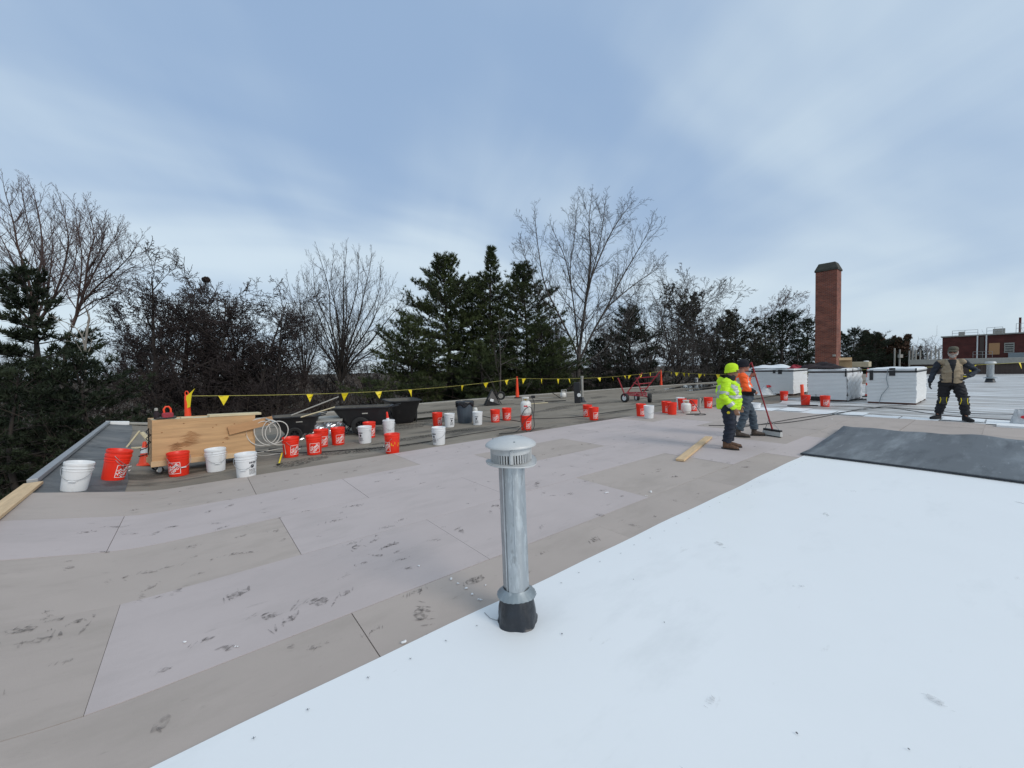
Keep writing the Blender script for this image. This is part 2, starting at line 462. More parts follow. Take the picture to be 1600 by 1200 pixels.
M['needles'] = mat('pine_needles', (0.030, 0.050, 0.022), 0.75, var=0.3, scale=0.5, col2=(0.085, 0.105, 0.034), spec=0.3)
M['needles_dark'] = mat('dark_needles', (0.014, 0.026, 0.016), 0.75, var=0.3, scale=0.7, col2=(0.036, 0.049, 0.023), spec=0.3)
M['brown_leaf'] = mat('clinging_brown_leaves', (0.085, 0.045, 0.026), 0.9, var=0.3, scale=1)
M['olive_leaf'] = mat('olive_leaves', (0.045, 0.046, 0.030), 0.8, var=0.35, scale=1)

def brick_mat(name, c1, c2, mortar, sx, sz):
    m = bpy.data.materials.new(name); m.use_nodes = True
    nt = m.node_tree; N = nt.nodes; L = nt.links
    b = N['Principled BSDF']; b.inputs['Roughness'].default_value = 0.9
    t = N.new('ShaderNodeTexCoord'); s = N.new('ShaderNodeSeparateXYZ'); c = N.new('ShaderNodeCombineXYZ')
    L.new(t.outputs['Object'], s.inputs[0])
    a = N.new('ShaderNodeMath'); a.operation = 'ADD'
    L.new(s.outputs[0], a.inputs[0]); L.new(s.outputs[1], a.inputs[1])
    L.new(a.outputs[0], c.inputs[0]); L.new(s.outputs[2], c.inputs[1])
    br = N.new('ShaderNodeTexBrick')
    br.inputs['Scale'].default_value = 1.0
    br.inputs['Brick Width'].default_value = sx; br.inputs['Row Height'].default_value = sz
    br.inputs['Mortar Size'].default_value = 0.008
    br.inputs['Color1'].default_value = (*c1, 1); br.inputs['Color2'].default_value = (*c2, 1); br.inputs['Mortar'].default_value = (*mortar, 1)
    L.new(c.outputs[0], br.inputs['Vector'])
    n = N.new('ShaderNodeTexNoise'); n.inputs['Scale'].default_value = 0.9; n.inputs['Detail'].default_value = 6
    mp = N.new('ShaderNodeMapping'); mp.inputs['Scale'].default_value = (1, 1, 2.2)
    L.new(t.outputs['Object'], mp.inputs[0]); L.new(mp.outputs[0], n.inputs['Vector'])
    mx = N.new('ShaderNodeMix'); mx.data_type = 'RGBA'; mx.blend_type = 'MULTIPLY'; mx.inputs[0].default_value = 0.75
    r = N.new('ShaderNodeValToRGB'); r.color_ramp.elements[0].color = (0.45, 0.45, 0.45, 1); r.color_ramp.elements[0].position = 0.3
    r.color_ramp.elements[1].position = 0.65
    L.new(n.outputs[0], r.inputs[0]); L.new(br.outputs[0], mx.inputs[6]); L.new(r.outputs[0], mx.inputs[7])
    L.new(mx.outputs[2], b.inputs['Base Color'])
    return m
M['brick'] = brick_mat('chimney_brick', (0.30, 0.085, 0.050), (0.18, 0.050, 0.034), (0.27, 0.19, 0.155), 0.24, 0.085)
M['brick_far'] = brick_mat('far_brick', (0.135, 0.032, 0.026), (0.10, 0.026, 0.022), (0.10, 0.05, 0.045), 0.3, 0.1)
M['brown_panel'] = mat('brown_siding', (0.075, 0.052, 0.044), 0.7, var=0.1)
M['cap_stone'] = mat('weathered_cap', (0.055, 0.055, 0.045), 0.9, var=0.25, scale=3)

def smudge_mat(name, col, amount):
    m = bpy.data.materials.new(name); m.use_nodes = True
    nt = m.node_tree; N = nt.nodes; L = nt.links
    b = N['Principled BSDF']; b.inputs['Base Color'].default_value = (*col, 1); b.inputs['Roughness'].default_value = 0.9
    t = N.new('ShaderNodeTexCoord'); n = N.new('ShaderNodeTexNoise'); n.inputs['Scale'].default_value = 28; n.inputs['Detail'].default_value = 5
    L.new(t.outputs['Object'], n.inputs['Vector'])
    r = N.new('ShaderNodeValToRGB'); r.color_ramp.elements[0].position = 0.40; r.color_ramp.elements[1].position = 0.68
    r.color_ramp.elements[1].color = (amount, amount, amount, 1)
    L.new(n.outputs[0], r.inputs[0])
    tr = N.new('ShaderNodeBsdfTransparent'); mx = N.new('ShaderNodeMixShader')
    L.new(r.outputs[0], mx.inputs[0]); L.new(tr.outputs[0], mx.inputs[1]); L.new(b.outputs[0], mx.inputs[2])
    L.new(mx.outputs[0], N['Material Output'].inputs['Surface'])
    return m
M['smudge'] = smudge_mat('boot_smudge', (0.12, 0.105, 0.095), 0.52)
M['smudge_light'] = smudge_mat('faint_smudge', (0.34, 0.34, 0.34), 0.30)

def water_mat():
    m = mat('rain_puddle', (0.035, 0.033, 0.030), 0.06, var=0.2, scale=1.5)
    return m
M['puddle'] = water_mat()
M['damp'] = smudge_mat('damp_patch', (0.06, 0.053, 0.043), 0.75)
M['smudge_faint'] = smudge_mat('faint_boot_smudge', (0.17, 0.148, 0.135), 0.38)
# ================================================================== THE SETTING
BACK = [(-6, 16.1), (-2.0, 16.2), (0, 16.5), (7.8, 17.5), (12.3, 17.6), (25, 16.7), (34.6, 15.6), (62, 15.4)]
def back_v(u):
    for (a, b), (c, d) in zip(BACK, BACK[1:]):
        if u <= c: return b + (d - b) * (u - a) / (c - a)
    return BACK[-1][1]
GROUND_Z = -4.5
g = MB(); g.add([(-1500, -1500, GROUND_Z), (1500, -1500, GROUND_Z), (1500, 1500, GROUND_Z), (-1500, 1500, GROUND_Z)], [(0, 1, 2, 3)])
tag(g.build('ground', M['leaf_ground']), kind='structure')

# the building under the roof
rim = [(u_edge(-16) , -16), (62, -16), (62, back_v(62))] + [(u, v) for u, v in reversed(BACK[2:-1])] + [(u_edge(16.2), 16.2)]
bl = thing('school_building', 'low brick building whose flat roof carries the work', 'building')
w_ = MB(); w_.prism([tuple(UV(u, v)[:2]) for u, v in rim], GROUND_Z, -0.45)
w_.build('wall', M['brick_far'], bl)

TU = [0, .1, .2, .3, .4, .5, .6, .7, .8, .9, 1.0, 1.1, 1.2, 1.35, 1.5, 1.8, 3, 6, 12, 20, 35, 62]
def roof_sheet(v0, zoff, v1=None, nv=10, tu=TU):
    def fn(a, b):
        t = tu[round(a * (len(tu) - 1))]
        v = v0 + ((v1 if v1 is not None else back_v(t - 1.7)) - v0) * b
        u = u_edge(v) + t
        return UV(u, v, zoff + zslope(u))
    m = MB(); m.grid(fn, len(tu) - 1, nv); return m
deck = tag(roof_sheet(-15.9, -0.06, nv=8).build('roof_deck', M['seam_dark'], smooth=30), kind='structure')
sk = MB()                                           # the deck's rim down to the wall
loop = [(u_edge(v), v) for v in (-16, 0, 6, 8, 10, 12, 14, 16.2)] + [(u, v) for u, v in BACK[2:]]
vs = []
for u, v in loop:
    vs += [UV(u, v, -0.062 + zslope(u)), UV(u, v, -0.6)]
sk.add(vs, [(2 * i, 2 * i + 2, 2 * i + 3, 2 * i + 1) for i in range(len(loop) - 1)])
sk.build('rim', M['metal_edge'], deck)
old_roof = tag(roof_sheet(7.1, OLD_Z, nv=12).build('old_roof', M['old_roof'], smooth=30), kind='structure')
# seam laps of the old roof: long low ridges
for k, vv in enumerate((8.35, 9.4, 10.45, 11.5, 12.55, 13.6, 14.65)):
    m = MB()
    pts = [UV(u, vv + 0.015 * math.sin(u * 1.3 + k), OLD_Z + 0.001) for u in (0.2, 2, 4, 6, 8, 10, 12, 14, 18, 24)]
    for a, b in zip(pts, pts[1:]): m.bar(a, b, 0.05, 0.006)
    m.build('roof_lap', M['old_roof'], old_roof)
def sl(a, b): 
    v = 7.5 + (16.15 - 7.5) * b; t = a * (0.9 - 0.4 * b) * (1 + .03 * math.sin(b * 17)); u = u_edge(v) + t
    return UV(u, v, OLD_Z + zslope(u) + 0.006)
m = MB(); m.grid(sl, 10, 12); tag(m.build('slate_edge_strip', M['slate_membrane'], smooth=30), kind='structure')

# cover boards, one object each
ROWS = [(-2.0, -0.83, 11.62, 0.4), (-0.83, 0.345, 11.62, 0.9), (0.345, 1.52, 11.62, 1.9), (1.525, 2.70, -1.72, 0.74), (2.70, 3.873, -1.72, -0.485),
        (3.873, 5.045, -1.72, 0.66), (5.045, 6.22, -1.72, -0.70), (6.22, 7.43, -1.72, 0.56)]
TAN = {(3, 0), (3, 1), (3, 2), (4, 0), (5, 0), (7, 0), (7, 1), (3, 3), (5, -1)}
rb = random.Random(5)
UEND = 14.62
for ri, (v0, v1, ua, off) in enumerate(ROWS):
    cuts = [ua]
    c = off
    while c > ua + 0.3: c -= 2.35
    while c < UEND - 0.35:
        if c > ua + 0.25: cuts.append(c)
        c += 2.35
    cuts.append(UEND + rb.uniform(-0.1, 0.15))
    for ci, (a, b) in enumerate(zip(cuts, cuts[1:])):
        g0 = rb.uniform(0.0012, 0.0035); g1 = rb.uniform(0.0008, 0.003)
        n = max(1, int((b - a) / (0.12 if a < 0 else 2.4)))
        dz = rb.uniform(-0.0025, 0.0); tw = rb.uniform(-0.004, 0.004)
        us = [a + g0 + (b - a - 2 * g0) * k / n for k in range(n + 1)]
        top = []; bot = []
        for k, u in enumerate(us):
            for j, v in enumerate((v0 + g1, v1 - g1)):
                vv = v + tw * (k / n - 0.5)
                uu = u if (k or ci or ua > 0) else u_edge(v) + 0.02
                p = UV(uu, vv, zslope(uu) + dz)
                top.append(p); bot.append(p - Vector((0, 0, 0.027)))
        N_ = len(top)
        fs = []
        for k in range(n):
            i = 2 * k
            fs += [(i, i + 2, i + 3, i + 1), (i, N_ + i, N_ + i + 2, i + 2), (i + 1, i + 3, N_ + i + 3, N_ + i + 1)]
        fs += [(0, 1, N_ + 1, N_), (2 * n, N_ + 2 * n, N_ + 2 * n + 1, 2 * n + 1)]
        m = MB(); m.add(top + bot, fs)
        is_tan = (ri, ci) in TAN or rb.random() < 0.10 or ri < 3 or b > 11.9
        o = m.build('cover_board', M['board_tan'] if is_tan else M['board_pink'], deck, smooth=20)

m = MB(); m.grid(lambda a, b: UV(-1.6 + (UEND - .05 + 1.6) * a ** 2, -1.9 + (7.38 + 1.9) * b, -0.009 + zslope(-1.6 + (UEND - .05 + 1.6) * a ** 2)), 60, 2)
m.build('underlay', M['seam_dark'], deck, smooth=30)
# boot scuffs and hand smudges on the boards
def scuffs(name, n, seed, material, umin, umax, vmin, vmax, zoff, size=1.0, only=None):
    r = random.Random(seed); m = MB()
    for i in range(n):
        if only: u, v, s = only[i % len(only)]
        else:
            u = umin + (umax - umin) * r.random() ** 1.3; v = r.uniform(vmin, vmax); s = r.uniform(0.5, 1.15) * size
        a = r.choice((0, 0.3, -0.4, 1.2)) + r.uniform(-0.5, 0.5)
        k = r.randint(3, 8)
        bl_ = []                                    # the rubbed patch under the strokes
        sa, sb = r.uniform(.04, .08) * s, r.uniform(.02, .045) * s; ca, sa_ = math.cos(a), math.sin(a)
        for q in range(9):
            t = 2 * PI * q / 9; e_ = r.uniform(.6, 1.2)
            uu = u + (ca * sa * math.cos(t) - sa_ * sb * math.sin(t)) * e_; vv = v + (sa_ * sa * math.cos(t) + ca * sb * math.sin(t)) * e_
            bl_.append(UV(uu, vv, zslope(uu) + zoff - .0004))
        m.add(bl_, [tuple(range(9))])
        for j in range(k):
            t = (j - k / 2) * r.uniform(0.018, 0.032) * s
            ln = r.uniform(0.03, 0.10) * s; wd = r.uniform(0.003, 0.007) * s
            b = a + 1.1 + r.uniform(-0.35, 0.35)
            cx_ = u + t * math.cos(a) * 1.3 + r.uniform(-.02, .02); cy_ = v + t * math.sin(a) * 1.3 + r.uniform(-.02, .02)
            du, dv = math.cos(b), math.sin(b)
            pts = []
            for q, ww in ((-0.5, .25), (-0.2, 1), (0.15, .8), (0.5, .1)):
                for sgn in (-1, 1):
                    uu = cx_ + du * ln * q - dv * wd * ww * sgn; vv = cy_ + dv * ln * q + du * wd * ww * sgn
                    pts.append(UV(uu, vv, zslope(uu) + zoff + j * 0.00005))
            m.add(pts, [(0, 1, 3, 2), (2, 3, 5, 4), (4, 5, 7, 6)])
    return tag(m.build(name, material, fix=False), kind='stuff')
def px_uv(px, py):
    p = at(px, py); return (p.x * UX.x + p.y * UX.y, p.x * VX.x + p.y * VX.y)
bold = [(370, 928, 1.5), (497, 940, 1.4), (452, 968, 1.1), (420, 962, 1.2), (660, 960, 1.6), (650, 925, 1.0), (55, 1015, 1.7), (35, 1002, 1.2), (120, 978, .9),
        (523, 814, 1.1), (556, 790, 1.1), (360, 790, 1.0), (325, 800, .9), (140, 842, .9), (185, 828, 1.0), (610, 852, 1.0), (555, 855, .8), (325, 998, .8), (745, 905, 1.2),
        (720, 830, 1.0), (930, 843, 1.2), (775, 790, 1.), (640, 888, 1.0), (590, 868, .8), (165, 868, .7), (270, 823, .9), (840, 755, 1.), (915, 752, 1.), (1055, 745, 1.), (1165, 730, 1.)]
only = [(*px_uv(x, y), s * 1.05) for x, y, s in bold]
scuffs('scuff_marks', len(only), 3, M['smudge'], 0, 0, 0, 0, 0.0030, only=only)
scuffs('faint_scuffs', 260, 11, M['smudge_faint'], -0.9, 13, 2.25, 7.3, 0.0022, 0.8)
scuffs('membrane_smudges', 14, 21, M['smudge_light'], 0.5, 8, -1.5, 1.95, 0.0145, 0.9)

# white membrane rolled out over the boards
def tpo(a, b):
    u = -1.66 + (11.4 + 1.66) * a
    v = -12 + 14.16 * b
    if b > 0.999: v += 0.006 * math.sin(u * 2.1) + 0.004 * math.sin(u * 5.3 + 1)
    z = 0.009 + zslope(u) + (0.0015 * math.sin(u * 1.7) * math.sin(v * 2.3) if b < 0.995 else -0.0015)
    return UV(u, v, z)
m = MB(); m.grid(tpo, 60, 60)
memb = tag(m.build('white_membrane', M['white_tpo'], smooth=40), kind='structure')
m = MB()
a = at(757, 958); m.add([a + Vector((0.0, -0.05, 0.006)), a + Vector((0.075, -0.035, 0.006)), a + Vector((0.02, 0.035, 0.012))], [(0, 1, 2)])
m.build('cut_tab', M['white_tpo'], memb)
m = MB(); m.tube([at(757, 957, .012), at(766, 966, .012), at(776, 969, .012), at(783, 967, .012)], 0.0025, 5); m.build('slit', M['wire'], memb)
m = MB(); r = random.Random(4)
for k in range(34):
    u = -0.1 + k * 0.235 + r.uniform(-.03, .03); v = 2.04 + r.uniform(-.015, .015); z = 0.0155 + zslope(u)
    for an in (0.6, -0.9):
        d = Vector((math.cos(an), math.sin(an), 0)) * 0.008; nn = Vector((-d.y, d.x, 0)) * 0.13
        c = UV(u, v, z + an * 0.0003)
        m.add([c - d - nn, c + d - nn, c + d + nn, c - d + nn], [(0, 1, 2, 3)])
for px_, py_ in ((878, 990), (1245, 1145), (990, 905), (1038, 972), (1420, 1170)):
    p = at(px_, py_, 0.016); s_ = r.uniform(.003, .005)
    m.add([p + Vector((s_ * math.cos(t), s_ * math.sin(t) * 1.5, 0)) for t in (0, 1.3, 2.5, 3.7, 5)], [(0, 1, 2, 3, 4)])
tag(m.build('pen_marks', M['print_black'], fix=False), kind='stuff')

# folded back end of the membrane: dark underside up, bulging at the fold
prof = [(8.02, 0.022), (8.05, 0.040), (8.12, 0.042), (8.6, 0.032), (9.3, 0.034), (10.0, 0.040), (10.6, 0.052), (11.1, 0.070), (11.42, 0.085), (11.62, 0.084), (11.74, 0.065), (11.76, 0.04), (11.70, 0.02), (11.50, 0.012)]
def flap(a, b):
    i = a * (len(prof) - 1); k = min(int(i), len(prof) - 2); t = i - k
    u = prof[k][0] * (1 - t) + prof[k + 1][0] * t; z = prof[k][1] * (1 - t) + prof[k + 1][1] * t
    v = -3.2 + (2.20 + 3.2) * b
    lift = max(0, (u - 8.5) / 3) 
    w = 0.018 * math.sin(v * 2.3 + u * .6) + 0.010 * math.sin(v * 5.1 + 1 + u) + .010 * math.sin(v * 9 + 2 * u)
    ed = max(0, b - 0.86) / 0.14
    return UV(u - 0.12 * ed * lift + 0.02 * math.sin(v * 1.9), v + 0.14 * lift * ed, z + w * lift + 0.05 * ed * lift)
m = MB(); m.grid(flap, 39, 40)
fl = thing('membrane_flap', 'dark grey folded back sheet lying at the end of the white membrane', 'membrane sheet')
o = m.build('sheet', M['dark_flap'], fl, smooth=60)
so = o.modifiers.new('thick', 'SOLIDIFY'); so.thickness = 0.008
m = MB(); m.tube([UV(8.0 + 0.02 * math.sin(v * 1.9), v, 0.030) for v in [2.2 - .3 * k for k in range(18)]], 0.016, 6)
m.build('lap_edge', M['boot_black'], fl, smooth=60)

# old white coated roof beyond the boards, white membrane further back
m = MB(); m.grid(lambda a, b: UV(14.35 + (58.7 - 14.35) * a + (0.12 * math.sin(b * 40) if a < .01 else 0), -15.8 + (5.9 + 15.8) * b + (0.25 * math.sin(a * 60) if b > .99 else 0), -0.022), 60, 40)
tag(m.build('old_white_roof', M['old_white']), kind='structure')
r = random.Random(8)
for k in range(9):                                  # fresh white strips along the edge of the boards
    v = 5.6 - k * 0.75; u = 14.75 + r.uniform(-.05, .35)
    m = MB(); m.grid(lambda a, b: UV(u + (0.9 + .3 * math.sin(k)) * a + .03 * math.sin(b * 9), v - 0.72 * b, -0.010 + 0.0006 * k), 2, 6)
    tag(m.build('primed_strip', M['white_tpo']), kind='structure')

# raw lumber nailer along the left rim, metal edge further back
nl = thing('edge_nailer', 'raw lumber plank nailed along the left roof rim', 'plank')
for k, (a, b) in enumerate(((0.5, 4.4), (4.41, 7.95))):
    m = MB()
    pa = UV(u_edge(a) + 0.02, a, zslope(u_edge(a)) + 0.010); pb = UV(u_edge(b) + 0.02, b, zslope(u_edge(b)) + 0.010)
    L_ = (pb - pa).length; m.box((0, 0, 0), (L_, 0.17, 0.036))
    m.build('plank', M['lumber'], nl, bevel=0.004, loc=(pa + pb) / 2, rot=(0, 0, math.atan2(pb.y - pa.y, pb.x - pa.x)))
ef = thing('edge_flashing', 'grey metal edge flashing along the left roof rim', 'flashing')
for a, b in ((8.0, 12.0), (12.02, 16.1)):
    m = MB()
    for k in range(8):
        v0 = a + (b - a) * k / 8; v1 = a + (b - a) * (k + 1) / 8
        m.bar(UV(u_edge(v0), v0, zslope(u_edge(v0)) + .02), UV(u_edge(v1), v1, zslope(u_edge(v1)) + .02), 0.10, 0.06)
    m.build('flashing_length', M['metal_edge'], ef, bevel=0.008)
m = MB(); m.bar(UV(u_edge(16.15) - .06, 16.18, 0.30), UV(u_edge(16) + .42, 16.25, 0.24), 0.2, 0.1)
m.build('corner_cap', M['white_paint'], ef, bevel=0.01)
m = MB()
for (a, b), (c, d) in zip(BACK[1:], BACK[2:]):
    m.bar(UV(a, b, zslope(a) + OLD_Z + .03), UV(c, d, zslope(c) + OLD_Z + .03), 0.14, 0.06)
m.build('rear_flashing', M['concrete'], ef)

# damp patches and puddles on the old roof
def blob(name, px_, py_, ru, rv, material, seed, zoff=0.005, kind='structure'):
    r = random.Random(seed); c = old(px_, py_); m = MB()
    ph = [r.uniform(0, 6.28) for _ in range(5)]
    pts = []
    for k in range(48):
        t = 2 * PI * k / 48
        q = 1 + sum(0.26 / (j + 1) * math.sin((j + 2) * t + ph[j]) for j in range(5))
        u = ru * q * math.cos(t); v = rv * q * math.sin(t)
        pts.append(c + UX * u + VX * v + Vector((0, 0, zoff)))
    m.add(pts, [tuple(range(48))])
    return tag(m.build(name, material, fix=False), kind=kind)
for i, (x, y, a, b) in enumerate(((662, 657, 1.1, .75), (655, 645, .9, .6), (612, 668, 1.3, .5), (690, 642, 1.2, .45), (770, 633, 1.0, .3),
        (905, 633, 1.5, .4), (935, 621, .8, .25), (600, 700, .7, .25), (535, 706, .6, .25), (700, 676, .7, .25), (840, 630, 1.2, .3), (1075, 609, 3.5, .7), (1010, 614, 2.0, .5),
        (1060, 625, 2.2, .4), (470, 722, .5, .22), (980, 626, 1.6, .3), (860, 641, 1.2, .25), (640, 686, .7, .22))):
    blob('damp_patch', x, y, a, b, M['damp'], i + 40, 0.003 + i * 0.0004)
for i, (x, y, a, b) in enumerate(((1092, 603, 3.2, .9), (1110, 607, 2.4, .5), (1060, 606, 1.6, .4), (660, 655, .7, .30), (1012, 610, .9, .25))):
    blob('puddle', x, y, a, b, M['puddle'], i + 70, 0.014 + i * 0.001)
# crumbs of white foam
m = MB(); r = random.Random(2)
for px_, py_, s in ((628, 1006, .018), (948, 770, .018), (1018, 769, .02), (703, 905, .012), (715, 912, .009), (727, 919, .012), (738, 928, .01), (750, 937, .012), (760, 915, .008), (1010, 775, .01), (120, 950, .008), (290, 1003, .01), (370, 1010, .008), (1180, 770, .012), (1300, 655, .02), (655, 885, .01)):
    p = at(px_, py_, 0.004)
    for k in range(3):
        m.ball(p + Vector((r.uniform(-1, 1) * s, r.uniform(-1, 1) * s, s * .3)), (s * r.uniform(.4, .9), s * r.uniform(.3, .7), s * .4), 6, 4)
tag(m.build('foam_crumbs', M['white_plastic']), kind='stuff')
# ================================================================== VENT PIPE (nearest thing)
vp = thing('vent_pipe', 'tall galvanised vent pipe with domed cap and black boot standing on the white membrane', 'vent pipe', (0.0, 2.45, 0.009), 0.0, rot=(0, rad(-0.9), rad(12)))
m = MB(); rr = random.Random(3)
def bootf(a, b):
    t = 2 * PI * a
    prof = [(0.129, 0.0), (0.123, 0.012), (0.121, 0.05), (0.115, 0.085), (0.107, 0.115), (0.102, 0.14), (0.094, 0.165), (0.085, 0.172)]
    i = b * (len(prof) - 1); k = min(int(i), len(prof) - 2); f = i - k
    r_ = prof[k][0] * (1 - f) + prof[k + 1][0] * f; z = prof[k][1] * (1 - f) + prof[k + 1][1] * f
    fold = 0.004 * math.sin(5 * t + 1.3) + 0.0018 * math.sin(11 * t + 3 * b) + 0.004 * math.sin(4 * t - 5 * b)
    r_ += fold * (1 - b) ** 0.5
    return (r_ * math.cos(t), r_ * math.sin(t), z + (0.002 * math.sin(5 * t) if b < .01 else 0))
m.grid(bootf, 72, 14)
m.build('rubber_boot', M['boot_black'], vp, smooth=50)
m = MB(); n = 72; vs = []
for k in range(n):                                  # storm collar with a snipped rim
    t = 2 * PI * k / n; j = 1.0 if k % 3 else 0.972
    ro = 0.124 * j
    for r_, z in ((0.082, 0.215), (0.088, 0.206), (ro - .006, 0.180), (ro, 0.172 + .003 * math.sin(3 * t)), (ro - .002, 0.168 + .003 * math.sin(3 * t)), (0.09, 0.172)):
        vs.append((r_ * math.cos(t), r_ * math.sin(t), z + 0.004 * math.cos(t + 2)))
m.add(vs, [(6 * k + q, 6 * ((k + 1) % n) + q, 6 * ((k + 1) % n) + q + 1, 6 * k + q + 1) for k in range(n) for q in range(5)])
m.build('storm_collar', M['collar'], vp, smooth=25)
m = MB(); vs = []; n = 40; zs = (0.165, 0.3, 0.45, 0.6, 0.75, 0.9, 1.0, 1.04)
for z in zs:                                        # sheet metal pipe: round with one bent flat fold on the left
    for k in range(n):
        t = 2 * PI * k / n; r_ = 0.0815 + 0.0008 * math.sin(z * 20 + 3 * t)
        d = math.cos(t - rad(196)); flat = 0.0715 / max(d, 0.3)
        if d > 0.80: r_ = min(r_, flat)
        d2 = math.cos(t - rad(318))
        if d2 > 0.85: r_ = min(r_, .0745 / max(d2, .3))
        vs.append((r_ * math.cos(t), r_ * math.sin(t), z))
m.add(vs, [(i * n + k, i * n + (k + 1) % n, (i + 1) * n + (k + 1) % n, (i + 1) * n + k) for i in range(len(zs) - 1) for k in range(n)])
m.build('pipe', M['galv'], vp, smooth=18)
m = MB()
for ang, w in ((263, .010), (262, .004)):
    t = rad(ang)
    m.bar((0.0825 * math.cos(t), 0.0825 * math.sin(t), 0.45), (0.0825 * math.cos(t), 0.0825 * math.sin(t), 1.02), 0.004 if w == .01 else .006, 0.004)
t = rad(214); m.bar((0.0805 * math.cos(t), 0.0805 * math.sin(t), 0.19), (0.0805 * math.cos(t), 0.0805 * math.sin(t), 1.02), 0.004, 0.005)
m.build('lock_seam', M['galv'], vp)
m = MB(); n = 64; vs = []
for k in range(n):                                  # bent flange under the cap
    t = 2 * PI * k / n; wv = 0.010 * math.sin(2 * t + 0.8) + 0.006 * math.sin(3 * t)
    for r_, z in ((0.080, 1.024), (0.11, 1.018 + wv * .3), (0.150, 1.012 + wv), (0.158, 1.016 + wv), (0.158, 1.008 + wv), (0.148, 1.004 + wv), (0.11, 1.010 + wv * .3), (0.080, 1.014)):
        vs.append((r_ * math.cos(t), r_ * math.sin(t), z))
m.add(vs, [(8 * k + q, 8 * ((k + 1) % n) + q, 8 * ((k + 1) % n) + (q + 1) % 8, 8 * k + (q + 1) % 8) for k in range(n) for q in range(8)])
m.build('flange', M['cap_metal'], vp, smooth=40)
m = MB(); m.lathe([(0.07, 1.03), (0.098, 1.03), (0.098, 1.075), (0.07, 1.075)], 32, closed=True); m.build('inner_throat', M['boot_black'], vp, smooth=40)
fin = MB(); fin.box((0.112, 0, 1.046), (0.016, 0.0075, 0.052)); fm = fin.mesh('fin', M['cap_metal'])
for k in range(44):
    link('fin', fm, vp, rot=(0, 0, 2 * PI * k / 44))
for k in range(4):
    t = 2 * PI * k / 4 + rad(270 - 10); f2 = MB(); f2.box((0.121, 0, 1.062), (0.012, 0.02, 0.085)); f2.build('clamp_lug', M['cap_metal'], vp, bevel=.002, rot=(0, 0, t))
m = MB(); m.lathe([(0.09, 1.070), (0.1175, 1.070), (0.119, 1.078), (0.119, 1.120), (0.118, 1.126), (0.09, 1.126)], 40, closed=True)
m.build('neck_ring', M['cap_metal'], vp, smooth=35)
m = MB(); m.lathe([(0.10, 1.122), (0.150, 1.112), (0.157, 1.114), (0.158, 1.122), (0.152, 1.129), (0.138, 1.139), (0.118, 1.149), (0.094, 1.158), (0.066, 1.165), (0.044, 1.167), (0.04, 1.170), (0.0, 1.171)], 48)
m.build('domed_cap', M['cap_metal'], vp, smooth=50)
for k in range(3):
    t = rad(40 + 115 * k); m = MB(); m.ball((0.112 * math.cos(t), 0.112 * math.sin(t), 1.152), (0.006, 0.006, 0.005), 8, 5); m.build('cap_screw', M['collar'], vp, smooth=60)

# ================================================================== BUCKETS
BH = 0.385
def brad(z):                                        # outer radius of the bucket wall
    return 0.128 + 0.018 * z / BH
def bucket_body(col):
    m = MB()
    R = brad
    pr_ = [(0.0, 0.0), (0.120, 0.0), (0.126, 0.004), (R(.02), 0.02), (R(.27), 0.27), (R(.27) + .006, 0.273), (R(.28) + .006, 0.279), (R(.28) + .001, 0.282), (R(.305), 0.305),
           (R(.31) + .009, 0.308), (R(.315) + .009, 0.315), (R(.32) + .001, 0.318), (R(.345), 0.345), (R(.35) + .007, 0.350), (R(.36) + .007, 0.362), (R(.385) + .005, 0.380), (R(.385), BH),
           (R(.385) - .004, 0.380), (R(.30) - .006, 0.30), (R(.03) - .006, 0.03), (0.10, 0.012), (0.0, 0.010)]
    m.lathe(pr_, 32)
    return m.mesh('bucket_body', M[col])
def bail_mesh():
    m = MB(); pts = []
    for k in range(15):
        t = PI * k / 14
        pts.append((0.158 * math.cos(t), -0.150 * math.sin(t) - .012, 0.312 - 0.155 * math.sin(t) ** 1.0))
    m.tube(pts, 0.0035, 5)
    return m.mesh('bail', M['wire'])
def on_bucket(x, z, off=0.0018):
    r_ = brad(z) + off; a = x / r_
    return (r_ * math.sin(a), -r_ * math.cos(a), z)
def text_polys(body, size, offset=0.012):
    cu = bpy.data.curves.new('t', 'FONT'); cu.body = body; cu.size = size; cu.align_x = 'CENTER'; cu.align_y = 'CENTER'; cu.offset = offset * size; cu.resolution_u = 2
    ob = bpy.data.objects.new('t', cu); COL.objects.link(ob)
    dg = bpy.context.evaluated_depsgraph_get()
    me = bpy.data.meshes.new_from_object(ob.evaluated_get(dg))
    vs = [v.co.copy() for v in me.vertices]; fs = [tuple(p.vertices) for p in me.polygons]
    bpy.data.objects.remove(ob); bpy.data.curves.remove(cu); bpy.data.meshes.remove(me)
    return vs, fs
TXT = {w: text_polys(w, s, 0.035) for w, s in (('THE', 0.034), ('HOME', 0.062), ('DEPOT', 0.056))}
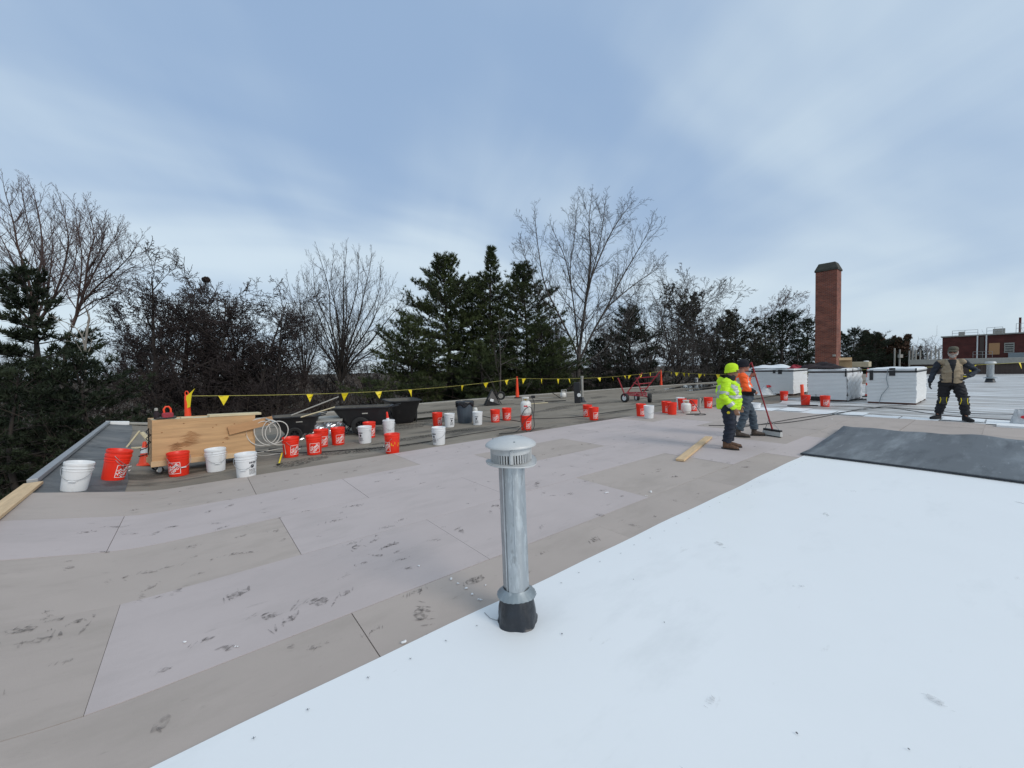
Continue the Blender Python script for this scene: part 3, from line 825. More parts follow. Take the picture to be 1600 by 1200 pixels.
def logo_mesh():
    m = MB(); a = rad(40); zc_ = 0.145
    def put(x, y): return on_bucket(x, zc_ + y)
    for w, (ox, oy), sx in (('THE', (-0.040, 0.060), 1.15), ('HOME', (0.0, 0.012), 1.28), ('DEPOT', (0.006, -0.052), 1.12)):
        vs, fs = TXT[w]; out = []
        for p in vs:
            x = p.x * sx + ox; y = p.y * 1.15 + oy
            out.append(put((x * math.cos(a) - y * math.sin(a)) * 0.80, (x * math.sin(a) + y * math.cos(a)) * 0.80))
        m.add(out, fs)
    s = 0.090; w = 0.0035
    for k in range(12):                             # thin white square frame
        x0 = -s + 2 * s * k / 12; x1 = -s + 2 * s * (k + 1) / 12
        for y in (-s, s):
            m.add([put(x0, y - w), put(x1, y - w), put(x1, y + w), put(x0, y + w)], [(0, 1, 2, 3)])
        for x in (-s, s):
            m.add([put(x - w, x0), put(x + w, x0), put(x + w, x1), put(x - w, x1)], [(0, 1, 2, 3)])
    return m.mesh('logo', M['print_white'])
def label_mesh():                                   # printed block of a white bucket: heading bar, round emblem, small lines
    m = MB(); r = random.Random(9)
    def strip(x0, x1, z0, z1):
        n = max(1, int((x1 - x0) / 0.02))
        for k in range(n):
            a = x0 + (x1 - x0) * k / n; b = x0 + (x1 - x0) * (k + 1) / n
            m.add([on_bucket(a, z0), on_bucket(b, z0), on_bucket(b, z1), on_bucket(a, z1)], [(0, 1, 2, 3)])
    for k in range(4): strip(-0.05 + k * .026, -0.05 + k * .026 + .019, 0.232, 0.258)
    c = [on_bucket(0.028 * math.cos(t) - .005, 0.188 + 0.028 * math.sin(t)) for t in [2 * PI * i / 14 for i in range(14)]]
    m.add(c, [tuple(range(14))])
    c = [on_bucket(0.012 * math.cos(t) + .012, 0.192 + 0.01 * math.sin(t), .003) for t in [2 * PI * i / 8 for i in range(8)]]
    for j in range(8):
        z = 0.140 - j * 0.011; x = -0.05
        while x < 0.045:
            w = r.uniform(0.008, 0.022); strip(x, x + w, z, z + 0.0055); x += w + 0.006
    return m.mesh('printed_label', M['print_black'])
def side_print_mesh():                              # dark upright print on the side of a stacked bucket
    m = MB(); r = random.Random(12)
    for j in range(2):
        z = 0.06
        while z < 0.24:
            h = r.uniform(0.018, 0.03); x = 0.115 + j * .032
            for (a, b, c, d) in ((0, .024, 0, .007), (0, .007, 0, h - .004), (0, .024, h - .009, h - .003)):
                m.add([on_bucket(x + a, z + c), on_bucket(x + b, z + c), on_bucket(x + b, z + d), on_bucket(x + a, z + d)], [(0, 1, 2, 3)])
            z += h + 0.004
    return m.mesh('side_print', M['print_black'])
ME_RED, ME_WHITE, ME_BAIL, ME_LOGO, ME_LABEL, ME_SIDE = bucket_body('red_plastic'), bucket_body('white_plastic'), bail_mesh(), logo_mesh(), label_mesh(), side_print_mesh()
for q in (ME_RED, ME_WHITE):
    q.polygons.foreach_set('use_smooth', [True] * len(q.polygons)); q.set_sharp_from_angle(angle=rad(40))
    bm = bmesh.new(); bm.from_mesh(q); bmesh.ops.recalc_face_normals(bm, faces=bm.faces); bm.to_mesh(q); bm.free()
grip_m = MB(); grip_m.tube([(-.035, -0.164, 0.147), (.035, -0.164, 0.147)], 0.0075, 8); ME_GRIP = grip_m.mesh('grip', M['white_plastic'])
def bucket(kind, label, loc, rz=0.0, tilt=None, scale=1.0, bail_rz=0.5, prints=True, group=None):
    t = thing('bucket', label, 'bucket', loc, 0, group or ('orange red buckets on the roof' if kind == 'red' else 'white plastic buckets on the roof'))
    q = Matrix.Rotation(rz, 3, 'Z')
    if tilt is not None:
        q = Vector((0, 0, 1)).rotation_difference(tilt).to_matrix() @ q
    t.rotation_euler = q.to_euler(); t.scale = (scale,) * 3
    link('body', ME_RED if kind == 'red' else ME_WHITE, t)
    b = link('bail', ME_BAIL, t, rot=(0, 0, bail_rz)); link('grip', ME_GRIP, b)
    if prints:
        link('logo' if kind == 'red' else 'printed_label', ME_LOGO if kind == 'red' else ME_LABEL, t)
    return t
def yaw_to(p, deg=0.0):
    # local -Y towards the camera, then turned by deg (positive moves the front to the right in view)
    d = Vector((-p.x, -p.y, 0)).normalized()
    return math.atan2(d.x, -d.y) + rad(deg)
def slope_up(u):
    e = 0.01; s = (zslope(u + e) - zslope(u - e)) / (2 * e)
    return (Vector((0, 0, 1)) - UX * s).normalized()

BK = [  # kind, px, py, front turn, prints, bail turn, z surface, label
 ('white', 115, 771, 0, 0, -0.25, 'S', 'large plain white bucket leaning on the sloped left roof edge'),
 ('red', 176, 751, 42, 1, .6, 'S', 'lower bucket of the leaning red stack left of the plywood cart'),
 ('red', 280, 744, -30, 1, .9, 'O', 'red bucket standing right against the plywood cart front'),
 ('white', 338, 737, 0, 0, .15, 'O', 'plain white bucket in front of the middle of the plywood cart'),
 ('white', 385.5, 747, 38, 1, -.9, 'O', 'white bucket with black print at the right end of the plywood cart'),
 ('red', 455, 715, 36, 1, .4, 'O', 'red bucket beside the short yellow tool handle on the roof'),
 ('red', 491.5, 711, 4, 1, 2.5, 'O', 'red bucket showing its whole white lettering to the front'),
 ('red', 502.5, 699.5, 30, 1, 2.7, 'O', 'red bucket half hidden behind the fully lettered red one'),
 ('red', 528.6, 696, 22, 1, 2.2, 'O', 'red bucket right of the pair in front of the foil wrapped block'),
 ('white', 570.8, 693.5, -42, 1, 2.9, 'O', 'white bucket in front of a red one by the wheelbarrow wheels'),
 ('red', 577.6, 685, 30, 1, 2.9, 'O', 'red bucket with upright bail behind a white bucket near the wheelbarrow'),
 ('white', 608, 681, 0, 0, .2, 'O', 'white bucket holding a sealant tube with a red cap'),
 ('red', 613.4, 709, -58, 1, -.5, 'O', 'paint dripped red bucket at the board edge below the sealant bucket'),
 ('white', 686, 696, -48, 1, .7, 'O', 'white bucket on the board edge in front of the grey bin'),
 ('red', 683.7, 666.5, 46, 1, 2.2, 'O', 'red bucket behind the white one left of the grey bin'),
 ('white', 702.7, 668.5, 28, 1, 2.8, 'O', 'white bucket touching the left side of the grey bin'),
 ('white', 746.5, 665, -14, 1, 2.9, 'O', 'white bucket close to the right of the grey bin'),
 ('red', 774, 661, 6, 1, 2.8, 'O', 'left one of two red buckets between the bin and the gas cylinder'),
 ('red', 792, 658, 14, 1, 2.8, 'O', 'right one of two red buckets between the bin and the gas cylinder'),
 ('red', 822.4, 673, 40, 1, 2.8, 'O', 'red bucket carrying the white gas cylinder behind the vent pipe'),
 ('red', 918, 652.5, -40, 1, 2.8, 'O', 'rear bucket of the red pair left of the red cart'),
 ('red', 927.8, 657.5, 36, 1, 2.6, 'O', 'front bucket of the red pair left of the red cart'),
 ('red', 1001.5, 651, 34, 1, 2.8, 'B', 'red bucket half behind the plain white one below the red cart'),
 ('white', 1014, 654.5, 0, 0, .3, 'B', 'plain white bucket on the boards below the red cart'),
 ('red', 1041, 646, 30, 1, 2.8, 'B', 'rear one of two red buckets left of the round gas tank'),
 ('red', 1050, 648.5, -150, 1, .8, 'B', 'front one of two red buckets left of the round gas tank'),
 ('white', 1063, 638.5, 160, 0, 2.9, 'O', 'white bucket peeping out behind the red ones at the gas tank'),
 ('red', 1066, 641, -120, 1, 2.8, 'B', 'red bucket directly behind the round gas tank'),
 ('red', 1082.5, 643, 20, 1, 2.8, 'B', 'red bucket touching the right side of the round gas tank'),
 ('red', 1106.5, 638.5, 26, 1, 2.6, 'B', 'red bucket between the gas tank and the yellow jacket worker'),
 ('white', 1088, 598.5, 0, 1, 2.9, 'O', 'small far white bucket standing in the puddle'),
 ('red', 1225, 626.5, 40, 1, 2.8, 'W', 'red bucket nearest the white plastic sheet heap'),
 ('red', 1258.5, 634.5, 150, 0, 2.4, 'W', 'red bucket holding an orange tube before the insulation stacks'),
 ('red', 1289, 636, 22, 1, 2.5, 'W', 'red bucket furthest right, in front of the middle insulation stack'),
]
BPOS = {}
for kind, px_, py_, turn, prints, bz, surf, label in BK:
    tilt = None; sc_ = 1.0
    if surf in 'SO':
        p = old(px_, py_ - 1.5)
    else:
        p = at(px_, py_ - 1.0, 0.0 if surf == 'B' else -0.018)
    u = p.x * UX.x + p.y * UX.y
    if surf == 'S':
        tilt = slope_up(u); p = old(px_, py_ - (5 if px_ < 120 else 2))
        if px_ == 176: tilt = (tilt + UX * .03).normalized()
    b = bucket(kind, label, p, yaw_to(p, turn), tilt, 0.97 if px_ < 120 else 1.0, bz, bool(prints))
    BPOS[px_] = (p, tilt)
p, tl = BPOS[176]
link('side_print', ME_SIDE, [o for o in bpy.data.objects if o.get('label', '').startswith('lower bucket')][0], rot=(0, 0, rad(-66)))
bucket('red', 'upper bucket nested in the leaning red stack left of the plywood cart', p + (tl or Vector((0, 0, 1))) * 0.062, yaw_to(p, 80), tl, 1.0, -.2, False)
# drips on the board-edge bucket
tgt = [o for o in bpy.data.objects if o.get('label', '').startswith('paint dripped')][0]
m = MB(); r = random.Random(6)
for k in range(9):
    x = r.uniform(-.02, .17) if k < 6 else r.uniform(-.12, 0); z = r.uniform(.08, .22); w = r.uniform(.003, .007); h = r.uniform(.01, .06)
    m.add([on_bucket(x - w, z), on_bucket(x + w, z), on_bucket(x + w * .6, z + h), on_bucket(x - w * .6, z + h)], [(0, 1, 2, 3)])
q = m.build('paint_drip', M['yellow'], tgt, rot=(0, 0, rad(58)))
# low white tub behind the workers
p = at(1179, 637.5, 0.0)
t = thing('low_tub', 'low white tub on the boards behind the orange jacket worker', 'tub', p, 0.3)
m = MB(); m.lathe([(0, 0), (.16, 0), (.175, .01), (.19, .16), (.2, .165), (.2, .175), (.185, .175), (.168, .012), (0, .01)], 24); m.build('shell', M['white_plastic'], t, smooth=40)
m = MB(); m.lathe([(.196, .165), (.206, .168), (.206, .18), (.196, .182)], 24, closed=True); m.build('rim', M['white_plastic'], t, smooth=40)
# ================================================================== CARTS, TOOLS, POSTS
def wheel_parts(parent, c, r, w, axis, spokes=0, rim_mat='white_paint', tyre='black_rubber', name='wheel'):
    axis = Vector(axis).normalized(); q = Vector((0, 0, 1)).rotation_difference(axis).to_matrix()
    m = MB()
    tr = r * 0.26
    m.lathe([(r - tr * 1.7, -w * .35), (r - tr * .5, -w * .5), (r - tr * .12, -w * .36), (r, 0), (r - tr * .12, w * .36), (r - tr * .5, w * .5), (r - tr * 1.7, w * .35)], 24, closed=True)
    t = m.build(name, M[tyre], parent, smooth=40, loc=c, rot=q.to_euler())
    m = MB()
    if spokes:
        m.lathe([(r * .66, -w * .2), (r * .70, -w * .25), (r * .70, w * .25), (r * .66, w * .2)], 24, closed=True)
        for k in range(spokes):
            a = 2 * PI * k / spokes; m.bar((0, 0, 0), (r * .68 * math.cos(a), r * .68 * math.sin(a), 0), .014, .02)
        m.lathe([(0, -w * .4), (.03, -w * .4), (.03, w * .4), (0, w * .4)], 12)
    else:
        m.lathe([(0, -w * .3), (r * .2, -w * .34), (r * .25, -w * .2), (r * .5, -w * .22), (r * .58, -w * .36), (r * .58, w * .36), (r * .5, w * .22), (r * .25, w * .2), (r * .2, w * .34), (0, w * .3)], 20)
    m.build('rim', M[rim_mat], t, smooth=35)
    return t

# ---- plywood cart
pc = thing('plywood_cart', 'plywood box cart on casters with a plank on top at the left of the roof', 'tool cart', (-5.86, 6.36, 0.0), rot=(0, rad(2.6), rad(48)))
Lc, Hc, Dc, z0 = 1.45, 0.76, 0.52, 0.135
m = MB(); m.box((Lc / 2, 0, z0 + Hc / 2), (Lc, 0.018, Hc)); fp = m.build('front_panel', M['plywood'], pc, bevel=.002)
m = MB(); m.box((Lc / 2, Dc, z0 + Hc / 2), (Lc, 0.018, Hc)); m.build('back_panel', M['plywood'], pc, bevel=.002)
for x in (0.009, Lc - .009):
    m = MB(); m.box((x, Dc / 2, z0 + Hc / 2), (0.018, Dc - .02, Hc - .004)); m.build('end_panel', M['plywood'], pc, bevel=.002)
m = MB(); m.box((Lc / 2, Dc / 2, z0 + .03), (Lc - .04, Dc - .03, 0.02)); m.build('bottom', M['plywood'], pc)
m = MB(); m.box((Lc / 2, Dc / 2, z0 + Hc - .02), (Lc - .04, Dc - .022, 0.02)); m.build('top_sheet', M['pale_wood'], pc)
for y, zz in ((-.019, z0 + .045), (Dc + .019, z0 + .045)):
    m = MB(); m.box((Lc / 2 - .005, y, zz), (Lc + .02, .02, .09)); m.build('bottom_rail', M['lumber'], pc, bevel=.004)
for x in (0.1, Lc - 0.12):
    for y in (.06, Dc - .06):
        wheel_parts(pc, (x, y, 0.062), .06, .04, (0.2, 1, 0), name='caster')
m = MB()
for x in (0.1, Lc - .12):
    for y in (.06, Dc - .06): m.box((x, y + .035, .09), (.05, .008, .09)); m.box((x, y - .035, .09), (.05, .008, .09)); m.box((x, y, .133), (.09, .09, .01))
m.build('caster_fork', M['collar'], pc)
gr = MB(); r = random.Random(14)
def grain_eye(cx, cz, n, w, h):                      # dark flame figure of the veneer: thin stacked streaks
    for k in range(n):
        z = cz + h * (k / (n - 1) - .5); q = math.sqrt(max(0.05, 1 - (2 * k / (n - 1) - 1) ** 2))
        hw = w * q * r.uniform(.6, 1.05); x = cx + r.uniform(-.02, .02); t = r.uniform(.0025, .005)
        pts = []
        for i in range(7):
            s = i / 6 * 2 - 1; zz = z - abs(s) ** 1.6 * .014 + .003 * math.sin(9 * s + k); e = t * (1 - s * s) + .0006
            pts += [(x + hw * s, -0.0105, zz - e), (x + hw * s, -0.0105, zz + e)]
        gr.add(pts, [(2 * i, 2 * i + 2, 2 * i + 3, 2 * i + 1) for i in range(6)])
grain_eye(.50, z0 + .44, 17, .16, .20); grain_eye(.30, z0 + .30, 13, .13, .13); grain_eye(.43, z0 + .33, 9, .22, .08); grain_eye(1.0, z0 + .37, 6, .07, .05)
for (x, z) in ((.85, .62), (.80, .58), (.12, .55), (1.12, .62), (.95, .30), (.68, .18), (.40, .68), (1.3, .4)):
    gr.ball((x, -.0095, z0 + z), (.014, .002, .010), 8, 4)
gr.build('veneer_figure', M['ply_grain'], fp)
m = MB(); m.box((Lc * .80, .12, z0 + Hc + .022), (.80, .20, .042)); m.build('top_plank', M['pale_wood'], pc, bevel=.004)
m = MB(); m.box((.45, .08, z0 + Hc + .012), (.16, .12, .024)); m.build('short_board', M['pale_wood'], pc, bevel=.003)
m = MB(); m.bar((1.02, -.045, z0 + .50), (1.72, -.10, z0 + .66), .022, .15); m.build('wedge_board', M['kraft_wood'], pc, bevel=.003)
m = MB(); pts = [(-.03, .1 + .03 * math.sin(k * 1.9), z0 + .62 - k * .035) for k in range(13)]; m.tube(pts, .009, 6)
m.tube([(-.035 - .03 * math.sin(k * 1.1), .06 + .04 * math.cos(k * 1.1), z0 + .6 - k * .02) for k in range(14)], .007, 5)
m.build('hanging_cord', M['black_rubber'], pc)
bpy.context.view_layer.update()
def pcw(x, y, z): return pc.matrix_world @ Vector((x, y, z))
# things on the cart
t = thing('fuel_can', 'small red fuel can standing on the plywood cart', 'fuel can', pcw(.22, .20, z0 + Hc + .001), rad(48))
m = MB(); m.box((0, 0, .05), (.15, .11, .10)); m.build('can_body', M['red_cloth'], t, bevel=.02)
m = MB(); m.tube([(-.04, 0, .09), (-.045, 0, .16), (-.02, 0, .20), (.02, 0, .20), (.045, 0, .16), (.045, 0, .09)], .014, 8); m.build('handle', M['orange'], t, smooth=50)
m = MB(); m.box((-.02, .01, .016), (.26, .13, .03)); m.build('tray', M['black_plastic'], t, bevel=.006)
t = thing('spray_bottle', 'small bottle with a grey cap beside the red fuel can', 'bottle', pcw(.08, .20, z0 + Hc + .001), 0)
m = MB(); m.lathe([(0, 0), (.036, 0), (.038, .01), (.038, .10), (.02, .13), (.02, .14), (0, .14)], 14); m.build('bottle_body', M['dark_cloth'], t, smooth=40)
m = MB(); m.lathe([(.015, .135), (.024, .14), (.024, .175), (.012, .185), (0, .185)], 12); m.build('cap', M['concrete'], t, smooth=40)
# ---- scrap wood trestle, small cone behind the cart
p = old(216, 700)
t = thing('wood_scrap', 'two pale boards leaning together behind the plywood cart', 'scrap boards', p, 0.4)
m = MB(); m.bar((-.20, 0, .02), (.02, .05, .36), .12, .03); m.build('board', M['pale_wood'], t, bevel=.004)
m = MB(); m.bar((.26, 0.02, .02), (.05, .06, .33), .10, .03); m.build('board', M['pale_wood'], t, bevel=.004)
m = MB(); m.bar((-.26, -.05, .015), (.30, -.04, .015), .10, .025); m.build('board', M['pale_wood'], t, bevel=.004)
def traffic_cone(label, p, h, rz=0):
    t = thing('traffic_cone', label, 'traffic cone', p, rz)
    m = MB(); m.box((0, 0, .012), (.30, .30, .024)); m.build('base', M['orange'], t, bevel=.008)
    m = MB(); m.lathe([(.105, .024), (.10, .03), (.06, h * .55), (.025, h - .01), (.018, h), (0, h)], 20); m.build('cone_body', M['orange'], t, smooth=45)
    m = MB(); m.lathe([(.0625 + .004, h * .52), (.042 + .004, h * .75)], 20); m.build('band', M['white_paint'], t, smooth=45)
    return t
c_ = traffic_cone('small orange cone squeezed against the left end of the plywood cart', old(228, 726), .42, .4)
m = MB(); m.tube([(.11 * math.cos(k * .7) * (1 - k * .03), .11 * math.sin(k * .7) * (1 - k * .03), .10 + k * .012) for k in range(22)], .008, 5); 
rp = m.build('cord', M['cable']); rp.location = c_.location; tag(rp, 'dark cord wound round the small orange cone', 'cord')

# ---- hose coil on the cart and on the roof
m = MB(); pts = []
cc = pcw(1.60, -.10, z0 + .42)
e1 = Vector((math.cos(rad(30)), math.sin(rad(30)), 0)); e2 = Vector((0, 0, 1)); e3 = Vector((e1.y, -e1.x, 0))
for k in range(0, 100):
    a = k * 0.24; lp = a / (2 * PI)
    pts.append(cc + e1 * ((.20 + .03 * math.sin(lp * 2.1)) * math.cos(a) - .13 + .10 * lp) + e2 * ((.24 + .02 * math.cos(lp * 3)) * math.sin(a) + .02 * math.sin(lp * 5)) + e3 * (.03 * lp - .02))
g0 = old(420, 708)
last = pts[-1]
pts += [last + Vector((.05, -.05, -.18))]
for k in range(22):
    a = 1.2 + k * .30; pts.append(g0 + Vector((.30 * math.cos(a) + .1, .30 * math.sin(a), .016 + .01 * math.sin(k))))
m.tube(pts, .009, 6)
hs = thing('hose_coil', 'milky coiled hose hanging at the right end of the plywood cart', 'hose', g0)
o = m.build('hose', M['hose'], None, smooth=60); o.parent = hs; o.matrix_parent_inverse = Matrix.Translation(-g0)
m = MB(); m.tube([cc + Vector((.02, -.02, .27)), cc + Vector((.10, .02, .23)), cc + Vector((.16, .05, .17))], .016, 8); o = m.build('nozzle', M['collar'], None, smooth=50); o.parent = hs; o.matrix_parent_inverse = Matrix.Translation(-g0)
# short yellow tool
a = old(441.6, 714); b = old(435.7, 727)
t = thing('yellow_tool', 'short yellow tool handle leaning on the roof beside a red bucket', 'hand tool', b)
d = (a - b); m = MB(); m.tube([(0, 0, .02), (d.x * .9, d.y * .9, .09)], .014, 8); m.build('shaft', M['yellow'], t, smooth=50)
m = MB(); m.tube([(-.01, -.03, .015), (.005, .01, .022)], .018, 8); m.build('tip', M['black_rubber'], t, smooth=50)
# strip of dark tools behind the red buckets
t = thing('pry_bar', 'dark bar lying on the roof behind the red buckets', 'bar', old(420, 703)); m = MB(); m.tube([(0, 0, .015), (.55, .12, .015), (.62, .16, .03)], .014, 6); m.build('bar', M['cable'], t, smooth=50)

# ---- poly dump carts
def superloop(l, w, z, dx, n=28, e=0.32):
    out = []
    for k in range(n):
        t = 2 * PI * k / n; c, s = math.cos(t), math.sin(t)
        out.append((dx + l / 2 * math.copysign(abs(c) ** e, c), w / 2 * math.copysign(abs(s) ** e, s), z))
    return out
def tub(name, parent, zb, zt, lb, lt, wb, wt, dxb, dxt, lip=.04, inner='dusty_tub'):
    m = MB(); n = 28
    loops = [superloop(lb, wb, zb, dxb), superloop(lt, wt, zt - .02, dxt), superloop(lt + lip * 2, wt + lip * 2, zt - .02, dxt), superloop(lt + lip * 2, wt + lip * 2, zt + .01, dxt), superloop(lt - .02, wt - .02, zt + .01, dxt)]
    vs = [p for L_ in loops for p in L_]
    m.add(vs, [(i * n + k, i * n + (k + 1) % n, (i + 1) * n + (k + 1) % n, (i + 1) * n + k) for i in range(len(loops) - 1) for k in range(n)] + [tuple(range(n - 1, -1, -1))])
    o = m.build(name, M['black_plastic'], parent, smooth=35)
    m = MB(); lo = [superloop(lt - .022, wt - .022, zt + .008, dxt), superloop(lb - .03, wb - .03, zb + .02, dxb)]
    m.add([p for L_ in lo for p in L_], [(k, n + k, n + (k + 1) % n, (k + 1) % n) for k in range(n)] + [tuple(range(n, 2 * n))])
    m.build('tub_inside', M[inner], o, smooth=35, fix=False)
    return o
def dump_cart(label, p, rz, L_=1.3, W=.8, zb=.27, zt=.68, wr=.2, wheels=((-.05, 1), (-.05, -1)), rake=.3):
    t = thing('dump_cart', label, 'dump cart', p, rz, 'black tub carts by the roof edge')
    tub('tub', t, zb, zt, L_ - rake * 1.6, L_ - .08, W - .26, W - .08, .08, 0)
    m = MB()
    for s in (-1, 1):
        m.tube([(L_ * .15, s * .22, zb - .02), (-L_ * .22, s * .22, zb - .02), (-L_ * .3, s * .22, .05), (-L_ * .24, s * .22, .02)], .017, 8)
        m.tube([(L_ * .15, s * .22, zb - .02), (L_ * .32, s * .26, zt - .06), (L_ * .62, s * .26, zt + .02)], .015, 8)
    m.tube([(.0, -W / 2 + .03, wr), (0, W / 2 - .03, wr)], .014, 8)
    m.build('frame', M['black_plastic'], t, smooth=50)
    for s in (-1, 1): wheel_parts(t, (0, s * W / 2, wr), wr, .08, (0, 1, 0), 8, 'black_plastic')
    m = MB(); m.box((.1, -W / 2 + .065, (zb + zt) / 2 + .1), (.14, .006, .05), Matrix.Rotation(rad(-18), 3, 'X')); m.build('maker_plate', M['concrete'], t)
    return t
p = old(452, 690); dump_cart('black tub cart right behind the plywood cart with poles laid across it', p + Vector((0, .35, 0)), rad(22), 1.1, .8, .16, .58, .17)
p = old(553, 680); dump_cart('black wheelbarrow with two spoked wheels and a raked tub', p + Vector((.12, .40, 0)), rad(10), 1.52, .85, .22, .70, .235, rake=.36)
# third: large tub seen towards its end
p = old(622, 663)
t = thing('mortar_tub', 'deep black tub standing right behind the spoked wheelbarrow', 'tub', p + Vector((0, .45, 0)), rad(118))
tub('shell', t, .02, .72, .75, 1.35, .6, .95, .05, 0)
m = MB()
for s in (-1, 1): m.tube([(-.3, s * .38, .02), (-.3, s * .40, .5)], .02, 8)
m.build('frame', M['black_plastic'], t, smooth=50)
for s in (-1, 1): wheel_parts(t, (.12, s * .42, .17), .17, .07, (0, 1, 0), 8, 'black_plastic')
# poles across the first cart
for k, (a, b, lab) in enumerate((((455, 649, 9.2), (529, 620, 9.9), 'long pale tool handle sticking up out of the black tub cart'), ((470, 652, 9.4), (523, 636, 10.2), 'shorter pole resting low across the black tub cart'))):
    A_ = deep(*a); B_ = deep(*b); t = thing('tool_handle', lab, 'pole', A_); m = MB(); m.tube([(0, 0, 0), B_ - A_], .015, 8); m.build('shaft', M['concrete' if k == 0 else 'pale_wood'], t, smooth=50)
# foil wrapped block
p = old(489, 686)
t = thing('wrapped_block', 'low block wrapped in shiny crumpled foil between the two black carts', 'wrapped block', p + Vector((.0, .55, 0)), rad(20))
m = MB(); rr = random.Random(31)
def fw(a, b):
    k = a * 4; i = int(min(k, 3)); f = k - i
    c = [(-.50, -.50), (.46, -.50), (.46, .6), (-.50, .6), (-.50, -.50)]
    x = c[i][0] * (1 - f) + c[i + 1][0] * f; y = c[i][1] * (1 - f) + c[i + 1][1] * f
    w = .028 * math.sin(x * 23 + b * 9) * math.cos(y * 19 + b * 5) + .02 * math.sin(x * 41 - b * 13 + y * 37)
    s = 1 + .10 * (1 - b)
    return (x * s + w, y * s + w, .40 * b)
m.grid(fw, 96, 10); m.build('foil_skirt', M['foil'], t)
m = MB(); m.box((-.02, .05, .415), (1.02, 1.16, .04)); m.build('top_slab', M['concrete'], t, bevel=.01)

# ---- grey bin with a black bag
p = old(725.5, 662)
t = thing('trash_bin', 'tall blue grey bin with a black bag folded over its rim', 'trash bin', p + Vector((0, .22, 0)), 0.3)
m = MB(); n = 40
m.lathe([(0, .0), (.20, 0), (.212, .02), (.25, .60), (.262, .605), (.262, .64), (.245, .645), (.19, .03), (0, .03)], n); m.build('bin_body', M['blue_grey_can'], t, smooth=40)
m = MB()
for k in range(16):
    a = 2 * PI * k / 16; m.bar((.209 * math.cos(a), .209 * math.sin(a), .03), (.243 * math.cos(a), .243 * math.sin(a), .52), .012, .018)
m.build('ribs', M['blue_grey_can'], t)
m = MB()
def bag(a, b):
    th = 2 * PI * a; pr_ = [(.22, .50), (.245, .62), (.262, .665), (.278, .65), (.282, .58 + .03 * math.sin(3 * th)), (.275, .53 + .05 * math.sin(5 * th + 1))]
    i = b * 5; k = min(int(i), 4); f = i - k; r_ = pr_[k][0] * (1 - f) + pr_[k + 1][0] * f; z = pr_[k][1] * (1 - f) + pr_[k + 1][1] * f
    r_ += .006 * math.sin(11 * th + b * 4)
    return (r_ * math.cos(th), r_ * math.sin(th), z)
m.grid(bag, 60, 15); m.build('bin_bag', M['bag_black'], t, smooth=60)
# small can behind the bin
t = thing('small_can', 'small pale can with a yellow band just right of the grey bin', 'can', old(742, 649) + Vector((0, .3, 0)))
m = MB(); m.lathe([(0, 0), (.075, 0), (.075, .20), (.05, .22), (.05, .25), (0, .25)], 16); m.build('can_body', M['tank_white'], t, smooth=40)
m = MB(); m.lathe([(.0765, .05), (.0765, .10)], 16); m.build('band', M['yellow'], t, smooth=40)

# ---- tipped wheelbarrow by the rear edge
p = old(769, 634)
t = thing('tipped_wheelbarrow', 'black wheelbarrow tipped up on its nose near the rear roof edge', 'wheelbarrow', p + Vector((0, .3, 0)), rad(20))
m = MB()
m.add([(-.36, -.25, .0), (.30, -.25, .0), (-.02, -.1, .70), (-.36, .25, .0), (.30, .25, .02), (-.02, .12, .70), (-.30, -.30, .30), (.16, -.24, .36)], [(0, 1, 7, 2, 6), (3, 5, 4), (0, 6, 2, 5, 3), (1, 4, 5, 2, 7), (0, 3, 4, 1)])
m.build('tub', M['black_plastic'], t, bevel=.02)
m = MB(); m.tube([(-.38, -.3, .05), (-.03, -.14, .74), (.33, -.28, .05)], .02, 8); m.tube([(.1, -.1, .3), (.36, .05, .52)], .018, 8); m.build('frame', M['cable'], t, smooth=50)
wheel_parts(t, (.42, .05, .40), .2, .09, (.35, 1, .1), 0, 'concrete')
m = MB(); m.box((-.12, -.315, .24), (.16, .03, .12), Matrix.Rotation(.3, 3, 'Y')); m.build('rag', M['white_paint'], t, bevel=.02)

# ---- delineator posts and pennant line
def delineator(label, p, h, mats=None):
    t = thing('delineator_post', label, 'delineator', p, 0.3, 'delineator posts carrying the pennant line')
    m = MB(); m.lathe([(0, 0), (.20, 0), (.20, .03), (.13, .055), (.09, .06), (0, .06)], 8); m.build('base', M['black_rubber'], t, smooth=20)
    pr_ = [(.0, .06), (.10, .06), (.095, .12), (.07, h * .45), (.055, h * .8), (.05, h - .12), (.03, h - .09), (0, h - .09)]
    m = MB(); m.lathe(pr_, 18); m.build('post', M['orange'], t, smooth=45)
    m = MB(); m.tube([(-.03, 0, h - .10), (-.035, 0, h - .04), (-.015, 0, h), (.015, 0, h), (.035, 0, h - .04), (.03, 0, h - .10)], .013, 8); m.build('grip', M['orange'], t, smooth=50)
    if mats:
        for a, b in mats:
            ra = .10 - .05 * a / h + .004; rb2 = .10 - .05 * b / h + .004
            m = MB(); m.lathe([(ra, a), (rb2, b)], 18); m.build('band', M['white_paint'], t, smooth=45)
    return t
P0 = UV(-.20, 12.9, OLD_Z); P1 = at(808.5, 622, OLD_Z); P2 = at(1033, 603, OLD_Z); P3 = at(1356, 620, -.02)
P1.z = P2.z = OLD_Z; P3.z = -.022
delineator('orange post with a yellow pennant rising behind the plywood cart', P0, 1.24)
delineator('orange post in the middle of the rear pennant line before the pines', P1, 1.16)
delineator('orange post behind the red cart near the puddle', P2, 1.22)
delineator('red and white banded post between the two right insulation stacks', P3, 1.24, ((.12, .5), (.62, .86)))
